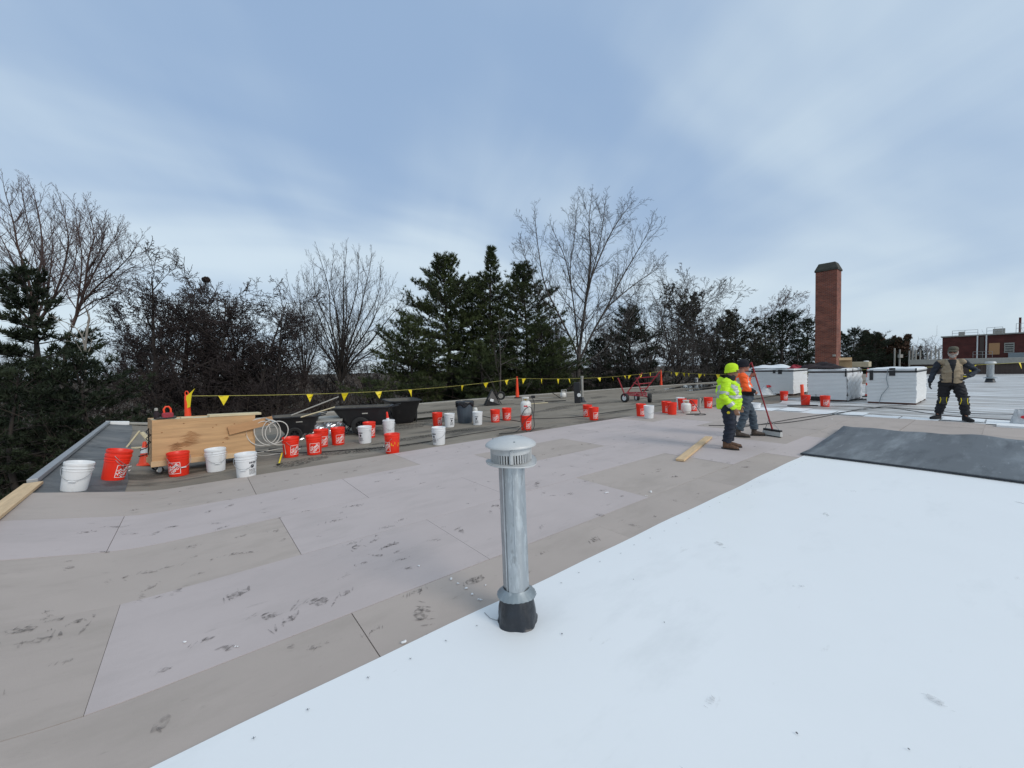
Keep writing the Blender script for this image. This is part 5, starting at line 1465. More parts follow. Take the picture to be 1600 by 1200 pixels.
def glasses(t, hp, hq, lens):
    B = lambda x, y, z: hp + hq @ Vector((x, y, z)); m = MB()
    for e in (-1, 1):
        m.tube([B(e * .008, -.106, .002), B(e * .036, -.103, .000), B(e * .066, -.084, .002)], [(.005, .017), (.006, .023), (.005, .019)], 8)
    m.build('glasses', lens, t, smooth=50)
    m = MB()
    m.tube([B(-.066, -.080, .018), B(-.03, -.103, .022), B(.03, -.103, .022), B(.066, -.080, .018)], .0045, 6)
    for e in (-1, 1): m.tube([B(e * .066, -.080, .014), B(e * .084, -.02, .012), B(e * .086, .02, .004)], .004, 6)
    m.build('glasses_frame', M['black_plastic'], t, smooth=50)

# ---------- worker in the yellow jacket
HX = lambda x, y, z: (x, y, z)
def hv_pick(lean_z):
    def f(c):
        x, y, z = c[:, 0], c[:, 1], c[:, 2]
        out = np.zeros(len(c), dtype=int)
        arm = (np.abs(x) > .215)
        body = ~arm
        out[body & (np.abs(z - .985) < .028)] = 1
        out[body & (y < .05) & (np.abs(np.abs(x) - .105) < .026) & (z > .985)] = 1
        out[body & (y >= .05) & (np.abs(np.abs(x) - .105) < .026) & (z > .985)] = 1
        return out
    return f
def sleeve_band(t, a, b, f0, f1, r_, material):
    a = Vector(a); b = Vector(b); m = MB(); m.tube([a.lerp(b, f0), a.lerp(b, (f0 + f1) / 2), a.lerp(b, f1)], [r_, r_ * 1.015, r_ * .985], 18, caps=False)
    o = m.build('sleeve_band', material, t, smooth=60)
J1 = dict(pelvis=(0, .01, .80), chest=(0, .015, 1.10), head=(.01, -.045, 1.465), head_yaw=8, head_pitch=2,
          hipL=(.092, .01, .77), kneeL=(.105, -.02, .43), ankleL=(.115, .02, .10), toeL=14, hipR=(-.092, .01, .77), kneeR=(-.105, -.025, .43), ankleR=(-.11, .03, .10), toeR=-6,
          shoulderL=(.185, .02, 1.255), elbowL=(.275, .0, 1.00), wristL=(.24, -.14, .80), shoulderR=(-.185, .02, 1.255), elbowR=(-.280, .045, .99), wristR=(-.250, -.135, .775),
          handL=((0, -.25, -1), (-1, -.2, 0), (0, -1, 0), .55), handR=((.1, -.35, -1), (1, -.1, 0), (0, -1, 0), .6))
S1 = dict(skin=M['skin_tan'], trouser_mats=[M['navy']], hem=.745, jw=1.14, sw=1.12, stout=1.06, top_mats=[M['hivis'], M['reflect']], top_pick=hv_pick(1.1), boot=M['boot_brown'])
p = at(1139.5, 700, 0.003)
w1, hp, hq, V_ = person('stocky worker in hi vis yellow jacket and beanie looking to the right', p, rad(52), J1, S1, .985)
beanie(w1, hp, hq, M['knit_hivis']); glasses(w1, hp, hq, M['glass_amber'])
for sd in 'LR':
    sleeve_band(w1, J1['shoulder' + sd], J1['elbow' + sd], .66, .86, .082, M['reflect']); sleeve_band(w1, J1['elbow' + sd], J1['wrist' + sd], .52, .74, .070, M['reflect'])
m = MB(); m.tube([(0, .0, 1.275), (0, -.02, 1.33), (.0, -.035, 1.385)], [(.092, .090), (.085, .092), (.080, .088)], 16); m.tube([(0, -.06, 1.39), (.0, -.075, 1.34)], .045, 10)
remeshed('neck_gaiter', m, .012, [M['black_cloth']], w1, 2)
m = MB(); m.tube([(0, .085, 1.22), (0, .11, 1.28), (0, .085, 1.33)], [(.11, .05), (.115, .055), (.09, .045)], 14); m.tube([(.10, .05, 1.29), (.09, -.04, 1.27), (.05, -.10, 1.22)], .035, 10); m.tube([(-.10, .05, 1.29), (-.09, -.04, 1.27), (-.05, -.10, 1.22)], .035, 10)
remeshed('hood', m, .012, [M['hivis']], w1, 3)
m = MB(); m.box((-.185, -.02, .70), (.03, .075, .07)); o = m.build('tape_measure', M['black_plastic'], w1, bevel=.012)
m = MB(); m.lathe([(0, 0), (.026, 0), (.026, .01), (0, .01)], 14, c=(-.199, -.02, .70), rot=Matrix.Rotation(rad(-90), 3, 'Y')); m.build('badge', M['yellow'], o)
m = MB()
for z in (1.10, 1.0): pass
m.bar((0.0, -.172, .78), (0.0, -.165, 1.18), .012, .006); m.build('zip', M['black_cloth'], w1)

# ---------- worker in the orange jacket with the broom
def orange_pick(c):
    x, y, z = c[:, 0], c[:, 1], c[:, 2]; out = np.zeros(len(c), dtype=int)
    out[z < .985] = 2
    fore = (y < -.02) & (np.abs(x) > .13)
    out[fore] = 2
    body = np.abs(x) < .2
    out[body & (np.abs(z - 1.045) < .027)] = 1
    out[body & (np.abs(np.abs(x) - .11) < .025) & (z > 1.07)] = 1
    return out
J2 = dict(pelvis=(0, .05, .84), chest=(0, .11, 1.14), head=(0, .07, 1.52), head_yaw=6, head_pitch=6,
          hipL=(.090, .05, .81), kneeL=(.11, -.12, .47), ankleL=(.12, -.17, .11), toeL=10, hipR=(-.090, .05, .81), kneeR=(-.11, .08, .46), ankleR=(-.12, .19, .11), toeR=-10,
          shoulderL=(.185, .11, 1.30), elbowL=(.27, .02, 1.08), wristL=(.12, -.09, 1.29), shoulderR=(-.185, .12, 1.30), elbowR=(-.245, .08, 1.05), wristR=(-.17, -.10, .97),
          handL=((-.2, -.6, .45), (-1, -.3, 0), (.1, -.35, .9), .9), handR=((.7, -.6, -.3), (.5, .6, 0), (0, -.3, .9), .7))
S2 = dict(skin=M['skin_pale'], trouser_mats=[M['jeans']], hem=.86, jw=.98, sw=1.0, top_mats=[M['hivis_orange'], M['reflect'], M['black_cloth']], top_pick=orange_pick, boot=M['boot_grey'])
p = at(1167.5, 681.5, 0.003)
w2, hp, hq, V_ = person('worker in orange jacket, dark beanie and jeans holding a broom', p, rad(72), J2, S2, 1.0)
beanie(w2, hp, hq, M['knit_navy'])
m = MB(); m.tube([(0, .195, 1.28), (0, .22, 1.34), (0, .195, 1.39)], [(.11, .05), (.115, .06), (.09, .05)], 14); m.tube([(.10, .16, 1.34), (.09, .07, 1.33), (.04, .02, 1.29)], .038, 10); m.tube([(-.10, .16, 1.34), (-.09, .07, 1.33), (-.04, .02, 1.29)], .038, 10)
remeshed('hood', m, .012, [M['hivis_orange']], w2, 3)

# ---------- the broom he holds
bpy.context.view_layer.update()
hb = at(1207, 681, .004)
grip_w = w2.matrix_world @ (Vector(J2['wristL']) + Vector((-.01, -.085, .05)))
top = hb + (grip_w - (hb + Vector((0, 0, .14)))) * 1.22 + Vector((0, 0, .14))
t = thing('push_broom', 'wide floor broom with a dark red handle held by the orange jacket worker', 'broom', hb, 0)
m = MB(); a = Vector((0, 0, .13)); b = top - hb; m.tube([a, a.lerp(b, .2), a.lerp(b, .22), b], [.017, .017, .015, .015], 10); m.build('handle', M['red_paint'], t, smooth=50)
bx = Matrix.Rotation(rad(-72), 3, 'Z')
m = MB(); m.box((0, 0, .125), (.40, .07, .045), bx); m.build('head_block', M['black_plastic'], t, bevel=.008)
m = MB(); m.add([bx @ Vector(q) for q in ((-.20, -.028, .11), (.20, -.028, .11), (.20, .028, .11), (-.20, .028, .11), (-.215, -.055, 0.012), (.215, -.055, 0.012), (.215, .03, 0.012), (-.215, .03, 0.012))], [(4, 5, 1, 0), (5, 6, 2, 1), (6, 7, 3, 2), (7, 4, 0, 3), (7, 6, 5, 4), (0, 1, 2, 3)])
m.build('bristles', M['brush_grey'], t)
m = MB(); m.box(bx @ Vector((0, -.045, .008)), (.44, .03, .016), bx); m.build('rubber_lip', M['black_rubber'], t)
m = MB()
for e in (-1, 1): m.tube([bx @ Vector((e * .17, 0, .14)), a.lerp(b, .16)], .006, 6)
m.build('brace', M['wire'], t, smooth=50)
m = MB(); m.tube([b, b + Vector((-.04, .01, -.07)), b + Vector((-.065, .015, -.20))], .008, 6); m.build('lanyard', M['red_paint'], t, smooth=50)

# ---------- bearded worker in the vest
def pants3(c):
    x, y, z = c[:, 0], c[:, 1], c[:, 2]; out = np.zeros(len(c), dtype=int)
    return out
J3 = dict(pelvis=(-.02, .02, .93), chest=(.01, .0, 1.25), head=(.02, -.03, 1.665), head_yaw=-14, head_pitch=4,
          hipL=(.098, .02, .90), kneeL=(.19, -.15, .50), ankleL=(.235, -.09, .11), toeL=28, hipR=(-.098, .02, .90), kneeR=(-.13, .0, .50), ankleR=(-.20, .10, .11), toeR=-42,
          shoulderL=(.205, .01, 1.40), elbowL=(.405, .06, 1.19), wristL=(.255, -.11, 1.06), shoulderR=(-.205, .01, 1.40), elbowR=(-.30, .02, 1.15), wristR=(-.365, -.09, .915),
          handL=((-.75, -.35, -.35), (-.2, 1, 0), (.2, -.2, 1), .6), handR=((-.05, -.35, -1), (1, -.25, 0), (0, -1, -.1), .35))
S3 = dict(skin=M['skin_pale'], trouser_mats=[M['black_cloth']], hem=.95, jw=1.12, sw=.98, stout=1.12, top_mats=[M['slate_shirt']], boot=M['black_cloth'], top_name='shirt')
p = at(1485, 656, -.008)
w3, hp, hq, V_ = person('bearded worker in tan vest and cap with one hand on his hip', p, rad(-42), J3, S3, 1.06)
m = MB(); pel = Vector(J3['pelvis']); ch = Vector(J3['chest'])
m.tube([Vector((0, .02, .93)), Vector((0, .01, 1.02)), ch + Vector((0, -.01, -.06)), ch + Vector((0, .0, .08)), ch + Vector((0, .01, .17)), ch + Vector((0, .01, .22))], [(.232, .182), (.242, .190), (.245, .185), (.222, .155), (.175, .122), (.10, .09)], 22)
for e in (-1, 1): m.ball((e * .165, .012, 1.405), (.098, .098, .085), 14, 10)
def vest_pick(c):
    x, y, z = c[:, 0], c[:, 1], c[:, 2]; out = np.zeros(len(c), dtype=int)
    out[(y < -.03) & (np.abs(x) < .012 + .055 * np.clip((z - 1.18) / .25, 0, 1))] = 1
    return out
remeshed('vest', m, .011, [M['vest_tan'], M['black_cloth']], w3, 3, vest_pick, .008, 3, 12)
m = MB()
for e in (-1, 1):
    m.box((e * .115, -.176, 1.06), (.11, .02, .12)); m.box((e * .11, -.155, 1.27), (.09, .02, .09))
m.build('vest_pocket', M['vest_tan'], w3, bevel=.008)
m = MB(); m.ball(hp + hq @ Vector((0, -.044, -.088)), (.064, .058, .060), 14, 10, hq); m.ball(hp + hq @ Vector((0, -.074, -.112)), (.044, .036, .052), 12, 8, hq)
for e in (-1, 1): m.tube([hp + hq @ Vector((e * .078, .0, .0)), hp + hq @ Vector((e * .070, -.03, -.05)), hp + hq @ Vector((e * .045, -.07, -.085))], [.012, .022, .03], 8)
remeshed('beard', m, .009, [M['beard_white']], w3, 2, None, .003, 1, 60)
m = MB(); m.tube([hp + hq @ Vector((-.030, -.100, -.056)), hp + hq @ Vector((0, -.108, -.046)), hp + hq @ Vector((.030, -.100, -.056))], [.008, .011, .008], 8); m.build('moustache', M['beard_white'], w3, smooth=60)
glasses(w3, hp, hq, M['glass_dark'])
m = MB(); n = 24; vs = []
for r_, z in ((.100, .032), (.102, .055), (.097, .085), (.075, .112), (.04, .124), (0, .126)):
    for k in range(n):
        a_ = 2 * PI * k / n; vs.append(hp + hq @ Vector((max(r_, .001) * .9 * math.cos(a_), .01 + max(r_, .001) * 1.08 * math.sin(a_), z)))
m.add(vs, [(i * n + k, i * n + (k + 1) % n, (i + 1) * n + (k + 1) % n, (i + 1) * n + k) for i in range(5) for k in range(n)])
cp = m.build('cap', M['camo_cap'], w3, smooth=60)
m = MB(); m.grid(lambda a_, b_: hp + hq @ Vector((.085 * math.sin((a_ - .5) * PI * .95) * (1 - .12 * b_), -.075 - .115 * b_ * math.cos((a_ - .5) * PI * .8), .040 - .022 * b_ - .02 * (2 * a_ - 1) ** 2)), 14, 6)
o = m.build('peak', M['camo_cap'], cp, smooth=60); o.modifiers.new('thick', 'SOLIDIFY').thickness = .006
for sd in 'LR':
    m = MB(); hd, hn, ht, cu = J3['hand' + sd]; hand(m, J3['wrist' + sd], hd, hn, ht, 1.12, cu, .005)
    wv = Vector(J3['wrist' + sd]); ev = Vector(J3['elbow' + sd]); m.tube([wv.lerp(ev, .22), wv], [.046, .038], 12)
    remeshed('glove', m, .008, [M['glove_dark']], w3, 1)
m = MB(); wv = Vector(J3['wristL']); m.box(wv + Vector((-.055, -.055, .005)), (.05, .02, .025)); m.build('glove_tab', M['yellow'], w3, bevel=.005)
for sd in 'LR':                                      # knee pads with yellow edges
    k = Vector(J3['knee' + sd]); a_ = Vector(J3['ankle' + sd]); m = MB()
    m.ball(k + Vector((0, -.055, -.01)), (.085, .055, .105), 14, 10); o = m.build('knee_pad', M['pad'], w3, smooth=60)
    m = MB()
    for e in (-1, 1): m.tube([k + Vector((e * .055, -.10, .06)), k + Vector((e * .045, -.108, 0)), k + Vector((e * .062, -.085, -.09))], .007, 6)
    m.build('pad_edge', M['yellow'], o, smooth=50)
    m = MB(); m.tube([k + Vector((0, 0, .075)), k + Vector((0, 0, .10))], .105, 16, caps=False); m.tube([k.lerp(a_, .22), k.lerp(a_, .28)], .094, 16, caps=False); m.build('strap', M['black_cloth'], o, smooth=60)
m = MB(); m.tube([Vector((0, .02, .965)), Vector((0, .02, 1.0))], [(.212, .168), (.212, .168)], 22, caps=False); m.build('belt', M['boot_grey'], w3, smooth=60)
# ================================================================== STACKS, CHIMNEY, BUILDINGS
def iso_stack(label, u0, v0, L_, W, n=24, h=0.0508, wrapped=False, rz=0.0, straps=(.1,), hang=()):
    p = UV(u0, v0, -.018); t = thing('insulation_stack', label, 'insulation stack', p, ROOF_RZ + rz, 'stacks of white insulation boards')
    m = MB()
    for x in (.12, L_ / 2, L_ - .12): m.box((x, W / 2, .03), (.10, W - .02, .06))
    m.build('pallet_bearer', M['pallet_red'], t)
    r = random.Random(int(u0 * 31 + v0 * 7)); bd = MB(); 
    bd.box((L_ / 2, W / 2, h / 2), (L_, W, h - .008)); me = bd.mesh('board', M['iso'])
    H = .06 + n * h
    for k in range(n):
        link('board', me, t, bevel=.003, loc=(r.uniform(-.012, .012), r.uniform(-.012, .012), .06 + k * h))
    m = MB(); z = H - .115                              # black edge strap band and hanging ends
    m.box((-.009, W / 2, z), (.008, W + .03, .055)); m.box((L_ / 2, -.009, z), (L_ + .02, .008, .055)); m.build('strap', M['black_strap'], t)
    for (side, pos, top, bot, w) in hang:
        m = MB()
        if side == 'f': m.box((-.018, pos, (top + bot) / 2 + H), (.010, w, top - bot))
        else: m.box((pos, -.018, (top + bot) / 2 + H), (w, .010, top - bot))
        m.build('strap_end', M['black_strap'], t)
    if wrapped:
        m = MB()
        m.grid(lambda a, b: (L_ * a, -.022 - .016 * math.sin(a * 31 + 9 * b) * math.sin(b * 6 + a * 14) - .012 * math.sin(a * 17 - b * 23), .05 + (H - .22) * b), 70, 26)
        m.build('stretch_wrap', M['wrap'], t, smooth=60)
    m = MB(); m.grid(lambda a, b: (-.03 + (L_ + .06) * a, -.03 + (W + .06) * b, H + .014 + .02 * math.sin(a * 9 + 3 * b) * math.sin(b * 7) + (-.07 if (a < .01 or b < .01 or a > .99 or b > .99) else 0)), 24, 16)
    o = m.build('top_sheet', M['wrap'], t, smooth=60); o.modifiers.new('thick', 'SOLIDIFY').thickness = .004
    return t, H
s3, H3 = iso_stack('right stack of white insulation boards on a reddish pallet beside the vest worker', 19.55, 2.02, 2.6, 1.30, hang=(('f', .62, .02, -.26, .16), ('f', 1.18, -.05, -.42, .10), ('f', .02, .0, -.14, .05)))
s2, H2 = iso_stack('middle stack of white insulation boards with a wrinkled plastic wrapped side', 19.75, 3.95, 2.4, 1.25, wrapped=True, hang=(('f', .03, 0, -.30, .05), ('s', .85, 0, -.30, .06), ('s', 2.2, 0, -.40, .14)))
s1, H1 = iso_stack('left stack of white insulation boards behind the broom handle', 22.3, 6.45, 2.1, 2.45, hang=(('f', .55, -.04, -.26, .16), ('f', 1.75, .0, -.40, .14), ('f', .8, -.07, -.22, .12)))
# things lying on the stacks
base2 = s2.matrix_world if False else None
def on_stack(u, v, H): return UV(u, v, -.018 + H + .03)
t = thing('cardboard_box', 'opened cardboard box on the middle stack in front of the chimney', 'box', on_stack(21.0, 4.25, H2), ROOF_RZ + .2)
m = MB()
for c, s_ in (((0, -.2, .16), (.5, .012, .32)), ((0, .2, .16), (.5, .012, .32)), ((-.25, 0, .16), (.012, .39, .32)), ((.25, 0, .16), (.012, .39, .32)), ((0, 0, .008), (.48, .38, .012))): m.box(c, s_)
m.build('box_body', M['cardboard'], t)
m = MB(); m.box((-.33, 0, .36), (.18, .40, .01), Matrix.Rotation(rad(-35), 3, 'Y')); m.build('flap', M['cardboard'], t)
m = MB(); m.box((.10, .24, .40), (.50, .01, .16), Matrix.Rotation(rad(20), 3, 'X')); m.build('flap', M['cardboard'], t)
t = thing('tan_case', 'flat tan case on the middle stack right of the cardboard box', 'case', on_stack(21.2, 4.0, H2) + UX * .5 - VX * -.0, ROOF_RZ - .1)
m = MB(); m.box((0, -.1, .12), (.34, .62, .22)); m.build('case_body', M['tan_case'], t, bevel=.02)
m = MB(); m.lathe([(0, 0), (.08, 0), (.08, .26), (0, .27)], 14, c=(-.05, -.30, .0)); m.build('roll', M['white_plastic'], t, smooth=40)
def heap(name, label, cat, p, mt, sx, sy, h, seed, rz=0):
    t = thing(name, label, cat, p, rz); m = MB()
    def f(a, b):
        x = (a * 2 - 1); y = (b * 2 - 1); q = max(0, 1 - (x * x) ** 1.3) * max(0, 1 - (y * y) ** 1.3)
        return (x * sx + .05 * math.sin(b * 11 + seed), y * sy + .05 * math.sin(a * 13 + seed), h * q * (.6 + .35 * math.sin(a * 9 + seed) * math.sin(b * 8 + 2 * seed) + .15 * math.sin(a * 23 + b * 17 + seed)) + .002)
    m.grid(f, 26, 20); m.build('folds', mt, t, smooth=60, fix=False); return t
heap('cloth_heap', 'dark maroon jacket heap thrown on the middle stack', 'jacket', on_stack(20.2, 4.85, H2), M['dark_cloth'], .5, .75, .28, 2, ROOF_RZ)
heap('red_cloth', 'small red cloth at the end of the dark jacket heap', 'cloth', on_stack(20.0, 5.15, H2) + VX * .55, M['red_cloth'], .2, .25, .18, 5, ROOF_RZ)
heap('plastic_heap', 'white plastic sheeting thrown over the left stack top', 'plastic sheet', on_stack(23.0, 7.6, H1), M['wrap'], .7, .9, .20, 3, ROOF_RZ)
p = at(1196, 616, -.02)
hp_ = heap('plastic_sheet_heap', 'heap of clear plastic sheeting with a red label before the left stack', 'plastic sheet', p, M['plastic_sheet'], .75, .55, .50, 7, 0.3)
m = MB(); m.box((-.12, -.30, .42), (.30, .012, .12), Matrix.Rotation(rad(-35), 3, 'X')); m.build('label', M['logo_red'], hp_)
p = at(1600, 662, -.008)
hb_ = thing('plastic_sack', 'clear plastic sack with a red mark at the right picture edge', 'sack', p, rad(-40)); m = MB()
m.grid(lambda a, b: ((.20 * (1 - .35 * b) + .02 * math.sin(9 * a * 2 * PI + 4 * b)) * math.cos(2 * PI * a), (.15 * (1 - .35 * b) + .02 * math.sin(7 * a * 2 * PI)) * math.sin(2 * PI * a), .34 * b), 40, 12)
m.build('sack_body', M['plastic_sheet'], hb_, smooth=60)
m = MB(); m.ball((-.02, -.15, .17), (.07, .012, .04), 12, 6); m.build('mark', M['logo_red'], hb_, smooth=60)
t = thing('white_offcut', 'white offcut slab under the plastic sack at the right edge', 'offcut', at(1590, 668, -.01), ROOF_RZ); m = MB(); m.box((0, 0, .03), (.5, .6, .05)); m.build('slab', M['iso'], t, bevel=.004)
# rake / broom leaning on the middle stack, dark strips at its foot
a = at(1275, 626, -.015); b = deep(1275, 573, a.y + .55)
t = thing('leaning_broom', 'broom leaning against the middle stack with its head on the roof', 'broom', a)
m = MB(); m.tube([(0, 0, .05), b - a], .018, 8); m.build('handle', M['concrete'], t, smooth=50)
m = MB(); m.box((0, 0, .10), (.10, .34, .14), Matrix.Rotation(ROOF_RZ, 3, 'Z')); m.build('brush', M['black_rubber'], t, bevel=.01)
for x, y, l, lab in ((1237, 616, 1.3, 'black strip lying at the foot of the left stack'), (1254, 634.5, 1.0, 'black strip under the bucket with the orange tube'), (1325, 625, 2.0, 'black strip along the foot of the middle stack')):
    t = thing('black_strip', lab, 'strip', at(x, y, -.012), rad(-4)); m = MB(); m.box((0, 0, .02), (l, .10, .03)); m.build('strip', M['black_strap'], t, bevel=.005)
t = thing('white_slip', 'thin cable hanging down the front of the right stack', 'cable', UV(19.53, 2.75, 1.2)); m = MB()
m.tube([Vector((0, 0, .04)), UX * -.03 + VX * .04 + Vector((0, 0, -.3)), UX * -.03 - VX * .02 + Vector((0, 0, -.6)), UX * -.03 + VX * .16 + Vector((0, 0, -.9)), UX * -.03 + VX * .22 + Vector((0, 0, -1.18))], .010, 6); m.build('cord', M['collar'], t, smooth=50)

# ---- chimney
FRp = Vector((22.9, 28.0, 0)); cw, cl, ctop = 1.24, 1.12, 8.0
t = thing('brick_chimney', 'tall square brick chimney with a dark sloped cap behind the stacks', 'chimney', (FRp.x, FRp.y, 0), TH)
m = MB(); m.box((cl / 2, cw / 2, ctop / 2 - .05), (cl, cw, ctop + .1)); m.build('shaft', M['brick'], t)
m = MB(); o_ = .06
for (z0_, z1_, a, b) in ((ctop - .03, ctop + .10, o_, o_), (ctop + .10, ctop + .56, o_ - .01, -.14)):
    vs = [(-a, -a, z0_), (cl + a, -a, z0_), (cl + a, cw + a, z0_), (-a, cw + a, z0_), (-b, -b, z1_), (cl + b, -b, z1_), (cl + b, cw + b, z1_), (-b, cw + b, z1_)]
    m.add(vs, [(3, 2, 1, 0), (4, 5, 6, 7), (0, 1, 5, 4), (1, 2, 6, 5), (2, 3, 7, 6), (3, 0, 4, 7)])
m.build('cap', M['cap_stone'], t, bevel=.02)
m = MB(); m.box((-.02, .12, 1.95), (.16, .16, .14)); m.build('lamp_box', M['concrete'], t, bevel=.01)

# ---- far wing on the right: siding wall with a grey fascia, brick block with windows and roof gear
wx = thing('low_wing', 'brown sided low wall with a grey fascia at the far end of the white roof', 'building', UV(58.9, 6.5, 0), ROOF_RZ)
m = MB(); m.box((1.0, -11, -.3), (2.0, 22, 2.5)); m.build('wall', M['brown_panel'], wx)
m = MB()
for k in range(73): m.box((-.02, -22 + .30 * k + .1, .45), (.05, .12, .96))
m.build('siding_rib', M['brown_panel'], wx)
m = MB(); m.box((.9, -11, 1.22), (2.4, 22.4, .52)); m.build('fascia', M['concrete'], wx, bevel=.02)
bx_ = deep(1472, 560, 70)
bb = thing('brick_block', 'dark red brick block with louvred window and roof railings on the right', 'building', (bx_.x, bx_.y, GROUND_Z), ROOF_RZ)
HB = 5.2 - GROUND_Z; WB = 26.0
m = MB(); m.box((9, -WB / 2, HB / 2), (18, WB, HB)); m.build('wall', M['brick_far'], bb)
m = MB(); m.box((9, -WB / 2, HB + .08), (18.4, WB + .4, .2)); m.build('coping', M['concrete'], bb)
def by(px_): # distance along the block's face for an image column
    lo, hi = 0, 25.
    for _ in range(40):
        mi = (lo + hi) / 2; q = bx_ - VX * mi; v = CAM_M.to_3x3().transposed() @ (Vector((q.x, q.y, 3)) - Vector((0, 0, CAM_H)))
        if 800 + FPX * v.x / -v.z < px_: lo = mi
        else: hi = mi
    return lo
zt = 5.2 - GROUND_Z
y0, y1 = by(1527), by(1541)
m = MB(); m.box((-.06, -(y0 + y1) / 2, zt - 2.0), (.12, y1 - y0 - .5, 3.6)); m.build('dark_chase', M['brown_panel'], bb)
for yy in (y0, y1):
    m = MB(); m.box((-.1, -yy, zt - 2.0), (.2, .16, 4.0)); m.build('downpipe', M['white_paint'], bb)
y0, y1 = by(1569), by(1585)
win = MB(); win.box((-.03, -(y0 + y1) / 2, zt - 2.2), (.10, y1 - y0, 1.6)); wf = win.build('window', M['concrete'], bb)
for k in range(4):
    m = MB(); m.box((-.09, -(y0 + y1) / 2, zt - 2.75 + k * .36), (.05, (y1 - y0) - .2, .15)); m.build('louvre', M['glass_dark'], wf)
y0, y1 = by(1545), by(1562)
m = MB(); m.box((-.02, -(y0 + y1) / 2, zt - 2.3), (.06, y1 - y0, 1.9)); m.build('bricked_panel', M['kraft_wood'], bb)
def rail(parent, ya, yb, z, h, x=-.2):
    m = MB(); n = max(2, int(abs(yb - ya) / 1.6))
    for k in range(n + 1): m.tube([(x, -(ya + (yb - ya) * k / n), z), (x, -(ya + (yb - ya) * k / n), z + h)], .03, 5)
    for q in (h * .5, h): m.tube([(x, -ya, z + q), (x, -yb, z + q)], .03, 5)
    m.build('railing', M['wire'], parent)
rail(bb, by(1487), by(1527), zt + .15, .9, .6); rail(bb, by(1541), by(1566), zt + .15, 1.1, .6); rail(bb, by(1587), by(1600), zt + .15, 1.5, .8)
m = MB(); m.box((1.5, -by(1501), zt + .5), (.8, .7, .7)); m.box((2, -by(1560), zt + .6), (1.2, 1.3, .9)); m.build('roof_unit', M['concrete'], bb, bevel=.03)
m = MB(); m.lathe([(0, 0), (.14, 0), (.14, 2.6), (0, 2.6)], 10, c=(1.0, -by(1593), zt)); m.build('flue', M['brick_far'], bb)
rail(bb, by(1521), by(1551), zt - 3.7, 1.0, -.9)
m = MB(); m.box((-.9, -by(1588), zt - 3.5), (1.2, 1.6, .9)); m.build('wall_unit', M['collar'], bb, bevel=.03)
# second roof vent on the right
p = at(1547, 597, -.012)
t = thing('far_vent_pipe', 'squat grey vent pipe with a flat cap on the far white roof', 'vent pipe', p)
m = MB(); m.lathe([(0, 0), (.24, 0), (.22, .05), (.19, .20), (.17, .22)], 20); m.build('rubber_boot', M['boot_black'], t, smooth=40)
m = MB(); m.lathe([(.165, .1), (.165, 1.16), (.18, 1.18)], 24); m.build('pipe', M['galv'], t, smooth=40)
m = MB(); m.lathe([(.16, 1.17), (.25, 1.18), (.25, 1.25), (.20, 1.31), (0, 1.32)], 24); m.build('flat_cap', M['cap_metal'], t, smooth=40)
m = MB(); m.lathe([(.16, .27), (.31, .25), (.31, .28), (.16, .33)], 24, closed=True); m.build('storm_collar', M['collar'], t, smooth=40)
# row of pale posts beyond the roof
r = random.Random(4)
NTH = 'first second third fourth fifth sixth seventh eighth ninth tenth'.split()
for k, (px_, yt) in enumerate(((1398, 544), (1406, 546), (1421, 548), (1426, 540), (1431, 547), (1438, 547), (1449, 549), (1455, 547), (1462, 540), (1467, 548))):
    Y = 62 + r.uniform(-3, 3); q = deep(px_, yt, Y)
    t = thing('metal_post', NTH[k] + ' pale post from the left beyond the roof' + (', carrying a small box' if k == 1 else ''), 'post', (q.x, q.y, GROUND_Z), 0, 'pale posts beyond the roof')
    m = MB(); m.lathe([(0, 0), (.11, 0), (.09, q.z - GROUND_Z), (0, q.z - GROUND_Z)], 8); m.build('pole', M['concrete'], t, smooth=50)
    if k == 1:
        m = MB(); m.box((0, -.1, q.z - GROUND_Z - 1.0), (.5, .3, .5)); m.build('box', M['concrete'], t)
# street lamps in front of the trees
for px_, yb, arm, lab in ((1128, 541, .9, 'street lamp behind the yellow jacket worker'), (1246, 548, 1.2, 'street lamp left of the chimney')):
    q = deep(px_, yb, 44); t = thing('street_lamp', lab, 'street lamp', (q.x, q.y, GROUND_Z)); hh = q.z - GROUND_Z
    m = MB(); m.lathe([(0, 0), (.10, 0), (.07, hh), (0, hh)], 8); m.build('pole', M['bark_dark'], t, smooth=50)
    m = MB(); m.bar((0, 0, hh - .1), (arm * .8, 0, hh - .2), .08, .08); m.build('arm', M['bark_dark'], t)
    m = MB(); m.box((arm, 0, hh - .22), (.62, .3, .14), Matrix.Rotation(rad(-12), 3, 'Y')); m.build('lamp_head', M['white_paint'], t, bevel=.03)
